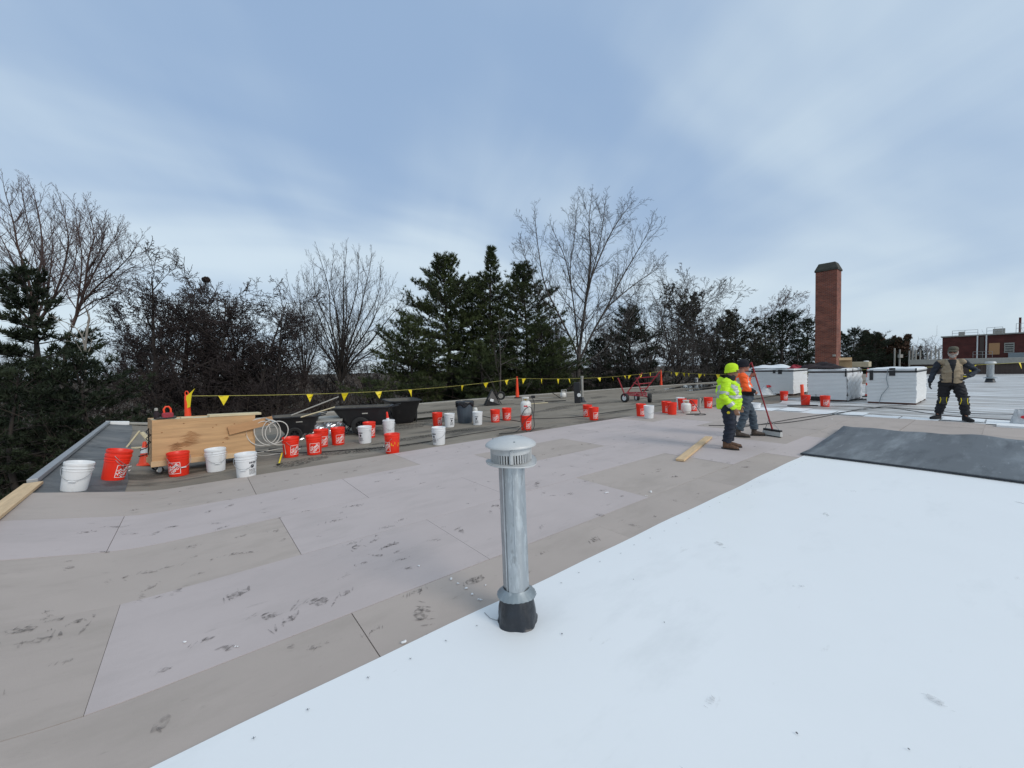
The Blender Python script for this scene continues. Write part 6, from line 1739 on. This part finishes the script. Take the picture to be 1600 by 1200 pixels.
# ================================================================== TREES
def rnd_perp(d, r):
    while True:
        v = Vector((r.gauss(0, 1), r.gauss(0, 1), r.gauss(0, 1))); v = v - d * v.dot(d)
        if v.length > 1e-3: return v.normalized()
def grow(S, p, d, L_, r0, lev, cfg, r):
    """S[lev] collects segments; recursive branch with children"""
    n = cfg['n'][lev]; step = L_ / n; up = cfg['up'][lev]; jit = cfg['jit'][lev]; kids = cfg['kids'][lev]; tp = cfg.get('taper', .75)
    q = p; dd = d.copy(); rp = r0; spots = []
    for i in range(n):
        dd = dd + Vector((r.gauss(0, jit), r.gauss(0, jit), r.gauss(0, jit) + up)); dd.normalize()
        q2 = q + dd * step; r1 = max(r0 * (1 - (i + 1) / n * tp), cfg['rmin'])
        S[lev].append((q.x, q.y, q.z, q2.x, q2.y, q2.z, rp, r1))
        spots.append((q, q2, dd.copy(), rp, r1)); q = q2; rp = r1
    if lev + 1 < len(cfg['n']) and kids:
        k0 = cfg['start'][lev]
        for k in range(kids):
            t = k0 + (1 - k0) * (k + r.random() * .8) / kids
            i = min(int(t * n), n - 1); f = t * n - i
            a, b, sd, ra, rb_ = spots[i]
            ang = rad(r.uniform(*cfg['ang'][lev]))
            nd = sd * math.cos(ang) + rnd_perp(sd, r) * math.sin(ang); nd.normalize()
            l2 = L_ * cfg['ratio'][lev] * r.uniform(.65, 1.15) * (1.15 - .55 * t)
            rr_ = min((ra * (1 - f) + rb_ * f) * .72, r0 * .6)
            grow(S, a.lerp(b, f), nd, l2, max(rr_, cfg['rmin']), lev + 1, cfg, r)
CFG = {
 'vase': dict(n=(7, 6, 5, 3, 2), up=(.02, .09, .07, .04, .02), jit=(.04, .05, .05, .07, .08), kids=(11, 9, 6, 3, 0), start=(.22, .15, .15, .2, 0), ang=((18, 40), (22, 45), (25, 55), (25, 60)), ratio=(.72, .48, .45, .45), rmin=.007, taper=.8),
 'broad': dict(n=(7, 7, 5, 3, 2), up=(.01, .04, .04, .02, .02), jit=(.05, .08, .09, .10, .11), kids=(11, 9, 7, 4, 0), start=(.25, .15, .15, .2, 0), ang=((30, 60), (28, 55), (30, 60), (30, 65)), ratio=(.60, .48, .45, .45), rmin=.008, taper=.8),
 'alder': dict(n=(9, 6, 4, 3, 2), up=(.02, .02, .01, .0, -.02), jit=(.04, .09, .12, .14, .15), kids=(22, 8, 5, 3, 0), start=(.18, .15, .15, .2, 0), ang=((40, 75), (30, 60), (30, 65), (30, 70)), ratio=(.36, .48, .50, .55), rmin=.012, taper=.85),
 'snag': dict(n=(7, 6, 4, 3), up=(.02, .03, .02, .0), jit=(.04, .1, .14, .18), kids=(12, 5, 4, 0), start=(.3, .2, .2, 0), ang=((35, 70), (30, 60), (30, 60)), ratio=(.36, .45, .5), rmin=.008, taper=.85),
}
def bare_tree(label, base, H, r0, kind, seed, bark, twig, stems=1, lean=(0, 0), spread=.25, group=None, forks=None, cfgmod=None, cat='tree'):
    r = random.Random(seed); cfg = dict(CFG[kind]); cfg.update(cfgmod or {})
    S = [[] for _ in cfg['n']]
    if forks:
        for pts, ra, rb_, kk, ll in forks:              # hand laid limbs: polyline, radii, number of branches, branch length
            P = smooth_path(pts, 4); n = len(P) - 1
            for i in range(n):
                a, b = P[i], P[i + 1]; x0 = (ra + (rb_ - ra) * i / n) * .64; x1 = (ra + (rb_ - ra) * (i + 1) / n) * .64
                S[0].append((*a, *b, x0, x1))
            for k in range(kk):
                t = .12 + .88 * (k + r.random()) / kk; i = min(int(t * n), n - 1)
                sd = (P[i + 1] - P[i]).normalized(); ang = rad(r.uniform(25, 55)); nd = sd * math.cos(ang) + rnd_perp(sd, r) * math.sin(ang)
                if nd.z < -.1: nd.z *= -.5
                nd.normalize()
                grow(S, P[i], nd, ll * r.uniform(.7, 1.25) * (1.35 - .65 * t), max(.016, (ra + (rb_ - ra) * t) * .32), 2, cfg, r)
            grow(S, P[-1], (P[-1] - P[-2]).normalized(), ll * .7, rb_, 2, cfg, r)
    else:
        for s in range(stems):
            a = 2 * PI * s / stems + r.uniform(-.4, .4); k = spread * (r.uniform(.6, 1.2) if stems > 1 else r.uniform(0, .15))
            d = Vector((math.cos(a) * k + lean[0], math.sin(a) * k + lean[1], 1)).normalized()
            grow(S, Vector((0, 0, 0)), d, H * r.uniform(.72, .86) if stems > 1 or kind in ('vase', 'broad') else H * .97, r0 * (r.uniform(.6, 1) if stems > 1 else 1), 0, cfg, r)
    if not forks:
        top_z = max(x[5] for q in S for x in q); k_ = H / top_z
        S = [[tuple(c * k_ for c in x[:6]) + x[6:] for x in q] for q in S]
    t = thing('bare_tree' if cat == 'tree' else 'sapling', label, cat, base, 0, group)
    link('trunk', segs_mesh('trunk', S[0] + (S[1] if not forks else []), bark, 7), t)
    tw = [x for q in (S[2:] if not forks else S[1:]) for x in q]
    link('crown', segs_mesh('crown', tw, twig, 3), t)
    return t, S
def tufts_mesh(name, P, Dv, mat_, blades=9, ln=.24, wd=.03, seed=0, spread=.9):
    rs = np.random.RandomState(seed); P = np.asarray(P); Dv = np.asarray(Dv); N = len(P)
    Pn = np.repeat(P, blades, 0); d = np.repeat(Dv, blades, 0) + rs.normal(0, spread * .55, (N * blades, 3)); d /= np.linalg.norm(d, axis=1, keepdims=True)
    s = np.cross(d, rs.normal(0, 1, d.shape)); s /= np.maximum(np.linalg.norm(s, axis=1, keepdims=True), 1e-6)
    L_ = ln * rs.uniform(.6, 1.15, (N * blades, 1)); W = wd * rs.uniform(.7, 1.3, (N * blades, 1))
    V = np.stack([Pn - s * W * .62, Pn + s * W * .62, Pn + d * L_], 1)
    M_ = N * blades; idx = np.arange(M_ * 3)
    return raw_mesh(name, V.reshape(-1, 3), idx, 3, mat_)
def pine(label, base, H, R, seed, mat_=None, h0=.12, dens=1.0, group=None, shape='round', lean=(0, 0), trunk_r=.22, gap=.5, tuft=.26, blades=10, side=None):
    r = random.Random(seed); t = thing('pine_tree', label, 'tree', base, 0, group); segs = []; P = []; Dv = []
    tip = Vector((lean[0] * H, lean[1] * H, H)); tr = lambda f: Vector((tip.x * f + .12 * math.sin(f * 7 + seed), tip.y * f + .12 * math.cos(f * 6 + seed), H * f))
    n = 14
    T = [(*tr(k / n), *tr((k + 1) / n), trunk_r * (1 - k / n * .95) + .01, trunk_r * (1 - (k + 1) / n * .95) + .01) for k in range(n)]
    z = H * h0
    while z < H - .15:
        f = z / H
        prof = {'round': max(.10, math.sqrt(max(0, 1 - max(0, (f - .30) / .70) ** 2.0)) * (1 - f) ** .18 * (.84 + .20 * math.sin(f * 23 + seed)) * (.72 + .28 * min(1, f * 2.5))), 'cone': max(.07, (1 - f) ** .78 * (.9 + .2 * math.sin(f * 27 + seed))), 'column': max(.10, min(1, (1 - f) * 2.4) * .8 + .1 * math.sin(f * 19 + seed))}[shape]
        nb = r.randint(4, 6)
        a0 = r.uniform(0, 6.28)
        for k in range(nb):
            a = a0 + 2 * PI * k / nb + r.uniform(-.35, .35)
            L_ = R * prof * r.uniform(.55, 1.3)
            if side: L_ *= 1 + side[1] * math.cos(a - side[0])
            el = .05 + .85 * max(0, f - .55) / .45 + r.uniform(-.12, .12)
            d = Vector((math.cos(a) * math.cos(el), math.sin(a) * math.cos(el), math.sin(el)))
            q = tr(f); m_ = 6; br = trunk_r * .22 * (1 - f * .6); pts = [q]
            for i in range(m_):
                d = (d + Vector((r.gauss(0, .07), r.gauss(0, .07), .05 + (.06 if i > 3 else -.05)))).normalized(); q = q + d * (L_ / m_); pts.append(q)
            for i in range(m_): segs.append((*pts[i], *pts[i + 1], br * (1 - i / m_ * .8) + .006, br * (1 - (i + 1) / m_ * .8) + .006))
            nl = max(3, int(L_ * 6.2 * dens))
            for j in range(nl):
                s = .22 + .78 * (j + r.random()) / nl; i = min(int(s * m_), m_ - 1); pp = pts[i].lerp(pts[i + 1], s * m_ - i)
                ax = (pts[i + 1] - pts[i]).normalized(); sg = r.choice((-1, 1)); hd = Vector((-ax.y, ax.x, 0)).normalized()
                ld = (ax * r.uniform(.5, 1) + hd * sg * r.uniform(.3, 1) + Vector((0, 0, r.uniform(-.1, .45)))).normalized()
                ll = L_ * .30 * (1.15 - .6 * s) * r.uniform(.6, 1.2) + .12
                e = pp + ld * ll; segs.append((*pp, *e, .012, .006))
                for w in range(3):
                    o = pp + ld * ll * (.45 + .28 * w) + Vector((r.gauss(0, .06), r.gauss(0, .06), r.gauss(0, .05)))
                    P.append(tuple(o)); Dv.append(tuple(ld * .7 + Vector((0, 0, .45))))
            P.append(tuple(pts[-1])); Dv.append(tuple(d + Vector((0, 0, .3))))
        z += gap * r.uniform(.8, 1.2) * (1.15 - .5 * f)
    for k in range(6): P.append((tip.x, tip.y, H - .12 * k)); Dv.append((0, 0, 1.0))
    link('trunk', segs_mesh('trunk', T, M['bark_dark'], 8), t)
    link('branches', segs_mesh('branches', segs, M['bark_dark'], 3), t)
    link('crown', tufts_mesh('crown', P, Dv, mat_ or M['needles'], blades, tuft, tuft * .125, seed), t)
    return t
def gpos(px_, Y):
    q = deep(px_, 575, Y); return Vector((q.x, q.y, GROUND_Z))
def hgt(px_, py_, Y): return deep(px_, py_, Y).z - GROUND_Z

# ---- the big forked tree behind the rear edge, limbs laid out one by one
Yb = 29.0; bb0 = gpos(903, Yb)
def LP(pts, dy):
    out = []
    for i, (x, y) in enumerate(pts):
        q = deep(x, y, Yb + dy * i / max(1, len(pts) - 1)); out.append(Vector((q.x, q.y, q.z)) - bb0)
    return out
trunk = [Vector((0, 0, 0))] + LP([(903, 640), (903, 590), (904, 545)], .0)
forks = [(trunk, .34, .24, 0, 1.0),
 (LP([(904, 548), (890, 515), (868, 470), (848, 425), (838, 370), (834, 335)], -1.2), .14, .03, 20, 3.0),
 (LP([(904, 548), (900, 500), (893, 440), (882, 385), (868, 350)], 2.0), .13, .03, 20, 2.7),
 (LP([(904, 548), (911, 490), (919, 430), (924, 380), (921, 330), (922, 305)], .6), .19, .035, 24, 2.8),
 (LP([(906, 552), (928, 505), (950, 465), (975, 415), (998, 375), (1012, 350)], -1.6), .15, .03, 22, 2.9),
 (LP([(919, 430), (935, 390), (955, 345), (975, 312), (985, 300)], 1.8), .11, .025, 18, 2.4),
 (LP([(914, 465), (926, 410), (940, 350), (946, 305)], -1.5), .10, .025, 18, 2.3),
 (LP([(950, 465), (985, 435), (1012, 415), (1028, 405)], 1.2), .09, .02, 16, 2.2),
 (LP([(893, 440), (890, 400), (897, 350), (900, 310)], -.8), .08, .02, 16, 2.2),
 (LP([(868, 470), (840, 445), (820, 395), (815, 370)], 1.0), .08, .02, 14, 2.0),
 (LP([(906, 560), (940, 540), (975, 500), (1003, 455)], 1.5), .08, .02, 14, 2.0),
 (LP([(911, 490), (930, 470), (944, 440)], 2.2), .06, .02, 7, 2.0)]
bigt, _ = bare_tree('tall bare forked tree rising highest behind the grey roof pipe', bb0, 19, .34, 'vase', 5, M['bark_grey'], M['twig_grey'], forks=forks,
          cfgmod=dict(kids=(0, 0, 8, 4, 0), up=(0, 0, .07, .04, .03), rmin=.0065, n=(7, 7, 6, 3, 2), start=(.2, .15, .2, .25, 0), ratio=(.7, .5, .36, .5)))

bigt.scale = (.95, .95, .935)
# left group
def laid(label, base, Y, limbs, trunk_r, bark, twig, seed, side=1.6):
    """bare tree whose main limbs follow given polylines; (points, depth offset, radius, branches, branch length)"""
    fk = []
    for pts, dy, ra, kk, ll in limbs:
        P = [Vector(deep(x, y, Y + dy * i / max(1, len(pts) - 1))) - base for i, (x, y) in enumerate(pts)]
        if pts is limbs[0][0]: P = [Vector((0, 0, 0))] + P
        fk.append((P, ra, max(.016, ra * .2), kk, ll))
    return bare_tree(label, base, 1, trunk_r, 'vase', seed, bark, twig, forks=fk, cfgmod=dict(kids=(0, 0, 6, 3, 0), up=(0, 0, .10, .07, .04), jit=(.04, .06, .05, .07, .08), rmin=.0058, n=(7, 7, 6, 3, 2), start=(.2, .15, .15, .25, 0), ang=((18, 40), (22, 45), (18, 38), (20, 45)), ratio=(.7, .5, .40, .5)))
Z1 = lambda L_: [(x / 3.333, 240 + y / 3.333) for x, y in L_]
la_, _ = laid('tall upright bare tree at the far left, behind the dark pine', gpos(54, 23), 23, [
 (Z1([(185, 1100), (188, 900), (180, 780)]), 0, .26, 0, 1),
 (Z1([(182, 800), (140, 560), (85, 380), (60, 240), (30, 120)]), -1, .12, 26, 2.4), (Z1([(186, 760), (190, 560), (215, 430), (205, 260), (172, 90)]), 1, .13, 26, 2.3),
 (Z1([(190, 780), (225, 640), (215, 450), (150, 300), (110, 110)]), 2, .10, 22, 2.2), (Z1([(200, 800), (270, 680), (330, 500), (355, 330), (330, 180)]), -1.5, .12, 24, 2.2),
 (Z1([(180, 790), (100, 560), (30, 400), (-40, 260)]), 1, .10, 18, 2.2), (Z1([(230, 740), (255, 560), (270, 380), (262, 270)]), 1.5, .08, 18, 2.0), (Z1([(182, 850), (60, 680), (-60, 560), (-150, 420)]), -1, .10, 16, 2.4), (Z1([(205, 780), (300, 640), (390, 470), (400, 290)]), .5, .08, 16, 2.0)], .26, M['bark_red'], M['twig_red'], 21)
la_.scale = (.97, .97, .92)
lb_, _ = laid('bare tree with reddish limbs fanning out to the right of the left pine', gpos(100, 21), 21, [
 (Z1([(335, 1050), (350, 950), (372, 860)]), 0, .18, 0, 1),
 (Z1([(372, 860), (415, 740), (440, 640), (460, 480), (490, 360), (470, 260)]), .5, .12, 26, 1.9), (Z1([(415, 740), (500, 640), (590, 560), (650, 500), (700, 440)]), -1, .09, 24, 1.9),
 (Z1([(430, 680), (490, 560), (550, 450), (605, 360)]), 1, .08, 20, 1.8), (Z1([(395, 790), (410, 660), (425, 480), (400, 290)]), -1, .08, 20, 1.8), (Z1([(400, 780), (480, 720), (560, 690), (640, 640)]), .8, .06, 14, 1.5), (Z1([(450, 560), (520, 440), (540, 330)]), -.6, .06, 12, 1.5)], .2, M['bark_red'], M['twig_red'], 33)
lb_.scale = (.98, .98, .95)
pine('dark pine at the left picture edge with low layered boughs', gpos(52, 17.0), hgt(50, 408, 17.0), 3.7, 3, M['needles_dark'], h0=.18, shape='cone', gap=.72, dens=1.35, trunk_r=.20, tuft=.30)
pine('low dark pine whose boughs reach under the left roof rim', gpos(120, 15.5), hgt(110, 560, 15.5), 3.6, 9, M['needles_dark'], h0=.10, shape='round', gap=.55, dens=1.0, trunk_r=.15, tuft=.24)
pine('small dark pine low at the far left corner of the roof', gpos(15, 14.0), hgt(20, 585, 14), 3.2, 13, M['needles_dark'], h0=.06, shape='round', gap=.5, dens=1.0, trunk_r=.13, tuft=.24)
bs = gpos(134, 16.4)
def LP2(pts, Y): return [Vector(deep(x, y, Y)) - bs for x, y in pts]
bare_tree('pale broken tree trunk with a forked top left of the plywood cart', bs, 9, .14, 'snag', 8, M['bark_pale'], M['bark_pale'], cat='tree',
  forks=[([Vector((0, 0, 0))] + LP2([(137, 690), (134, 600), (133, 545), (138, 505)], 16.4), .12, .05, 6, 1.3), (LP2([(133, 545), (128, 525), (118, 512)], 16.4), .055, .025, 4, 1.0), (LP2([(137, 650), (128, 628), (116, 618)], 16.2), .06, .02, 2, .6)],
  cfgmod=dict(kids=(0, 0, 2, 0), n=(7, 6, 4, 3), rmin=.008))
bare_tree('dense dark bare tree with a pointed top at the left', gpos(238, 23), hgt(238, 383, 23), .20, 'alder', 41, M['bark_dark'], M['twig_dark'])
bare_tree('dense dark bare tree carrying a bird nest high up', gpos(316, 24), hgt(316, 418, 24), .19, 'alder', 52, M['bark_dark'], M['twig_dark'], stems=2, spread=.12)
bare_tree('dense dark bare tree right of the nest tree', gpos(372, 24.5), hgt(372, 434, 24.5), .19, 'alder', 63, M['bark_dark'], M['twig_dark'], stems=2, spread=.16)
bare_tree('dense dark bare tree with a ragged right side next to the pale gap', gpos(410, 25), hgt(410, 448, 25), .18, 'alder', 77, M['bark_dark'], M['twig_dark'], stems=2, spread=.2)
bare_tree('lower dark bare tree between the pointed tree and the nest tree', gpos(278, 26), hgt(278, 404, 26), .16, 'alder', 83, M['bark_dark'], M['twig_dark'])
nst = thing('bird_nest', 'dark round bird nest high in the dense bare trees on the left', 'nest', deep(322, 437, 24.0)); 
rs = np.random.RandomState(3); dv = rs.normal(0, 1, (420, 3)); dv /= np.linalg.norm(dv, axis=1, keepdims=True); pv = dv * [.20, .20, .16] * rs.uniform(.5, 1, (420, 1)); tv = np.cross(dv, rs.normal(0, 1, (420, 3))); tv /= np.linalg.norm(tv, axis=1, keepdims=True)
link('nest_twigs', segs_mesh('nest_twigs', np.hstack([pv - tv * .12, pv + tv * .12, np.full((420, 2), .012)]), M['twig_dark'], 3), nst)
# middle
def fan(label, bx, by, Y, tips, seed, ra, kk, ll, bark, twig):
    r = random.Random(seed); limbs = [([(bx, by + 40), (bx, by)], 0, ra * 1.7, 0, 1)]
    for k, (tx, ty) in enumerate(tips):
        h = by - ty; w = tx - bx; j1, j2 = r.uniform(-5, 5), r.uniform(-6, 6)
        limbs.append(([(bx, by + 8), (bx + w * .22 + j1 * .4, by - h * .25), (bx + w * .55 + j1, by - h * .52), (bx + w * .83 + j2, by - h * .78), (tx, ty)], r.uniform(-2.5, 2.5), ra * r.uniform(.7, 1.05), kk, ll))
    return laid(label, gpos(bx, Y), Y, limbs, ra, bark, twig, seed)
fan('broad bare vase shaped tree left of the big pines', 532, 590, 31, [(470, 480), (478, 448), (490, 428), (504, 416), (520, 410), (540, 406), (560, 412), (578, 418), (594, 434), (608, 456), (618, 484), (622, 512), (540, 440), (520, 450), (566, 450), (590, 480), (480, 505)], 91, .13, 16, 2.2, M['bark_dark'], M['twig_grey'])
fan('smaller bare tree at the left side of the broad vase shaped one', 476, 600, 30, [(432, 500), (440, 468), (452, 450), (466, 446), (480, 452), (494, 470), (505, 490), (458, 490), (474, 480)], 97, .10, 14, 1.7, M['bark_dark'], M['twig_grey'])
bare_tree('thin bare tree at the left flank of the big pines', gpos(624, 33), hgt(624, 440, 33), .10, 'snag', 101, M['bark_dark'], M['twig_grey'])
bare_tree('thin bare sapling with pale bark standing before the pines', gpos(772, 24.0), hgt(771, 485, 24), .085, 'snag', 107, M['bark_grey'], M['twig_grey'], cat='tree', cfgmod=dict(kids=(9, 3, 2, 0)))
pine('wide dense pine left of the tallest pine', gpos(700, 30), hgt(706, 408, 30), 5.2, 111, h0=.14, shape='round', gap=.44, dens=1.25, trunk_r=.24)
pine('tallest pine with an open pointed top in the middle', gpos(771, 29), hgt(771, 386, 29), 3.6, 113, h0=.16, shape='cone', gap=.46, dens=1.2, trunk_r=.2)
pine('dense pine right of the tallest one', gpos(822, 30), hgt(815, 418, 30), 4.6, 117, h0=.12, shape='round', gap=.44, dens=1.2, trunk_r=.2)
pine('narrow pine filling the gap between the wide and the tallest pine', gpos(742, 31.5), hgt(742, 436, 31.5), 4.0, 119, h0=.12, shape='round', gap=.48, dens=1.1)
pine('low spreading pine at the left foot of the big pines', gpos(640, 27), hgt(640, 500, 27), 4.0, 123, h0=.06, shape='round', gap=.44, dens=1.1, trunk_r=.14)
pine('low spreading pine at the right foot of the big pines', gpos(845, 28), hgt(848, 510, 28), 3.6, 127, h0=.06, shape='round', gap=.44, dens=1.1, trunk_r=.14)
pine('low pine filling in below the tallest pine', gpos(750, 26.5), hgt(740, 540, 26.5), 3.0, 129, h0=.06, shape='round', gap=.46, dens=1.0, trunk_r=.14)
# right of the big tree
pine('dark pine low between the big bare tree and the spreading bare tree', gpos(985, 36), hgt(985, 484, 36), 3.6, 131, M['needles_dark'], h0=.08, shape='round', gap=.5, dens=1.1)
pine('low dark pine right behind the big bare trunk', gpos(935, 35), hgt(938, 530, 35), 2.6, 133, M['needles_dark'], h0=.06, shape='round', gap=.5, dens=1.0)
bare_tree('spreading bare tree with thin pale upper twigs behind the red cart', gpos(1045, 40), hgt(1055, 398, 40), .24, 'broad', 137, M['bark_grey'], M['twig_grey'], stems=3, spread=.38, cfgmod=dict(rmin=.011))
bare_tree('leaning bare tree right of the big forked tree', gpos(985, 34), hgt(1000, 440, 34), .18, 'broad', 139, M['bark_dark'], M['twig_grey'], stems=2, lean=(.15, 0), spread=.3)
bare_tree('low bare tree behind the small pump', gpos(870, 33), hgt(862, 500, 33), .14, 'broad', 143, M['bark_grey'], M['twig_grey'], stems=3, spread=.4)
t = bare_tree('half bare tree still carrying dark leaves above the yellow jacket worker', gpos(1095, 42), hgt(1092, 440, 42), .22, 'broad', 149, M['bark_dark'], M['twig_dark'], stems=2, spread=.3, cfgmod=dict(rmin=.010))
tree_o, S_ = t; seg = np.array([x for q in S_[3:] for x in q]); rs = np.random.RandomState(5); sel = seg[(rs.rand(len(seg)) < .34)]
link('leaves', tufts_mesh('leaves', sel[:, 3:6], sel[:, 3:6] - sel[:, 0:3] + [0, 0, .02], M['olive_leaf'], 3, .26, .10, 7, .3), tree_o)
pine('dark pine with layered boughs behind the workers', gpos(1150, 46), hgt(1150, 490, 46), 4.2, 151, M['needles_dark'], h0=.10, shape='cone', gap=.7, dens=1.0, tuft=.27)
pine('wide dark pine left of the brick chimney', gpos(1222, 46), hgt(1222, 487, 46), 4.6, 153, M['needles_dark'], h0=.08, shape='round', gap=.55, dens=1.1, tuft=.27)
pine('dark pine touching the left edge of the brick chimney', gpos(1262, 47), hgt(1262, 500, 47), 3.0, 157, M['needles_dark'], h0=.08, shape='round', gap=.6, dens=1.0, tuft=.27)
pine('low pine in front of the street lamp behind the workers', gpos(1185, 44), hgt(1185, 540, 44), 4.0, 159, M['needles_dark'], h0=.05, shape='round', gap=.55, dens=1.0, tuft=.27)
bare_tree('bare tree with brown tinged top left of the twin bare tree', gpos(1186, 52), hgt(1186, 455, 52), .22, 'broad', 161, M['bark_grey'], M['twig_red'], spread=.2, cfgmod=dict(rmin=.013))
bare_tree('bare tree with brown tinged top just left of the chimney', gpos(1226, 53), hgt(1224, 455, 53), .24, 'broad', 163, M['bark_grey'], M['twig_red'], spread=.2, cfgmod=dict(rmin=.013))
bare_tree('thin bare tree low behind the right group of pines', gpos(1130, 50), hgt(1130, 470, 50), .2, 'broad', 167, M['bark_grey'], M['twig_grey'], stems=2, spread=.3, cfgmod=dict(rmin=.012))
# copies of these further right and back, each its own tree
def copy_of(lab, newlab, loc, s, rz):
    src = [o for o in bpy.data.objects if o.get('label') == lab][0]
    c = copy_tree(src); c.location = loc; c.scale = (s, s, s); c.rotation_euler = (0, 0, rz); c['label'] = newlab
    return c
A_P = 'wide dark pine left of the brick chimney'; A_B = 'bare tree with brown tinged top just left of the chimney'; A_C = 'dark pine with layered boughs behind the workers'
H0 = hgt(1222, 487, 46); HB0 = hgt(1224, 455, 53); HC0 = hgt(1150, 490, 46)
for src, h_, px_, py_, Y, rz, lab in ((A_P, H0, 1335, 514, 75, 1.1, 'dark pine just right of the chimney'), (A_P, H0, 1368, 520, 78, 2.2, 'dark pine second right of the chimney'), (A_C, HC0, 1352, 517, 82, .7, 'layered dark pine between the two right of the chimney'),
        (A_P, H0, 1398, 528, 80, 3.1, 'dark pine behind the row of pale posts'), (A_P, H0, 1310, 520, 74, .2, 'dark pine hidden half behind the chimney'), (A_B, HB0, 1420, 524, 85, 2.0, 'bare tree behind the row of pale posts'),
        (A_B, HB0, 1345, 508, 84, 2.9, 'bare tree topping the dark pines right of the chimney'), (A_B, HB0, 1450, 527, 92, .5, 'bare tree left of the brick block'), (A_C, HC0, 1437, 540, 88, 4.2, 'low dark conifer left of the brick block'), (A_B, HB0, 1372, 516, 90, 4.4, 'bare tree behind the russet tree')):
    copy_of(src, lab, gpos(px_, Y), hgt(px_, py_, Y) / h_, rz)
t, S_ = bare_tree('russet tree still holding brown leaves right of the chimney pines', gpos(1390, 80), hgt(1388, 514, 80), .25, 'broad', 171, M['bark_dark'], M['twig_red'], stems=2, spread=.3, cfgmod=dict(rmin=.015))
seg = np.array([x for q in S_[3:] for x in q]); sel = seg[np.random.RandomState(6).rand(len(seg)) < .6]
link('leaves', tufts_mesh('leaves', sel[:, 3:6], sel[:, 3:6] - sel[:, 0:3], M['brown_leaf'], 3, .4, .2, 8, .4), t)
# more bare trees further back fill the gaps between the near ones
V1 = 'broad bare vase shaped tree left of the big pines'; V2 = 'dense dark bare tree right of the nest tree'; V3 = 'spreading bare tree with thin pale upper twigs behind the red cart'
HV = {V1: hgt(535, 398, 31), V2: hgt(372, 434, 24.5), V3: hgt(1055, 398, 40)}
for k, (src, px_, py_, Y, rz, lab) in enumerate(((V2, 345, 440, 27, 2.7, 'dense dark bare tree in the middle of the thicket behind the nest tree'), (V2, 255, 425, 27, 1.2, 'dense dark bare tree behind the pointed one'), (V2, 395, 452, 27.5, 4.4, 'dense dark bare tree at the right end of the thicket'), (V1, 190, 535, 42, 1.0, 'far bare tree behind the left pine'), (V2, 440, 515, 38, 2.0, 'far dark bare tree beside the vase shaped one'), (V3, 30, 520, 45, 1.4, 'far bare tree at the left picture edge'),
        (V1, 872, 505, 50, .6, 'far bare tree seen between pines and big forked tree'), (V3, 955, 480, 52, 2.4, 'far bare tree seen through the big forked tree'), (V1, 330, 470, 44, 4.1, 'far bare tree behind the nest tree'), (V2, 505, 540, 36, 5.0, 'low dark bare tree at the foot of the vase shaped one'), (V2, 585, 545, 35, 1.9, 'low dark bare tree right below the vase shaped one'))):
    copy_of(src, lab, gpos(px_, Y), hgt(px_, py_, Y) / HV[src], rz)

# undergrowth and far wood: masses nobody could count
def brush(name, n, seed, zone, hmin, hmax, mat_, twigs=7, rad0=.022):
    r = np.random.RandomState(seed); rows = []
    X, Yv = zone(r, n)
    H_ = r.uniform(hmin, hmax, n); lean = r.normal(0, .22, (n, 2))
    base = np.stack([X, Yv, np.full(n, GROUND_Z)], 1); cur = base.copy(); d = np.concatenate([lean, np.ones((n, 1))], 1)
    K = 5
    for k in range(K):
        d = d + r.normal(0, .14, d.shape); nxt = cur + d * (H_ / K)[:, None] / np.linalg.norm(d, axis=1, keepdims=True)
        rows.append(np.hstack([cur, nxt, np.full((n, 1), rad0 * (1 - k / K * .8)), np.full((n, 1), rad0 * (1 - (k + 1) / K * .8))]))
        if k >= 1:
            for j in range(twigs // 4 + 1):
                td = d / np.linalg.norm(d, axis=1, keepdims=True) * .6 + r.normal(0, .55, d.shape); td[:, 2] = np.abs(td[:, 2]) * .8
                L_ = (H_ * .22 * r.uniform(.4, 1.1, n))[:, None]; s0 = cur + (nxt - cur) * r.rand(n, 1); e = s0 + td * L_
                rows.append(np.hstack([s0, e, np.full((n, 1), rad0 * .4), np.full((n, 1), rad0 * .25)]))
                e2 = e + (td + r.normal(0, .4, td.shape)) * L_ * .5
                rows.append(np.hstack([e, e2, np.full((n, 1), rad0 * .3), np.full((n, 1), rad0 * .2)]))
        cur = nxt
    return tag(link(name, segs_mesh(name, np.vstack(rows), mat_, 3)), kind='stuff')
def zone_rear(umin, umax, d0, d1):
    def z(r, n):
        u = r.uniform(umin, umax, n); v = np.array([back_v(x) for x in u]) + d0 + (d1 - d0) * r.rand(n) ** 1.2
        return u * UX.x + v * VX.x, u * UX.y + v * VX.y
    return z
def zone_left(r, n):
    v = r.uniform(-2, 40, n); u = np.array([u_edge(x) for x in v]) - r.uniform(3, 26, n)
    return u * UX.x + v * VX.x, u * UX.y + v * VX.y
brush('undergrowth', 1200, 3, zone_rear(-8, 32, 4, 26), 2.5, 5.4, M['twig_brown'])
brush('undergrowth', 900, 4, zone_rear(28, 75, 6, 36), 3.5, 7.0, M['twig_brown'])
brush('undergrowth', 600, 5, zone_left, 1.0, 3.2, M['twig_brown'])
brush('far_wood', 1000, 6, zone_rear(-40, 90, 45, 95), 4.5, 8.0, M['twig_brown'], rad0=.06)
def zone_far(r, n):
    a = r.uniform(rad(-56), rad(60), n); d = r.uniform(115, 170, n); return d * np.sin(a) * 1.15, d * np.cos(a)
brush('far_wood', 1100, 7, zone_far, 7.0, 11.5, M['twig_brown'], twigs=7, rad0=.07)
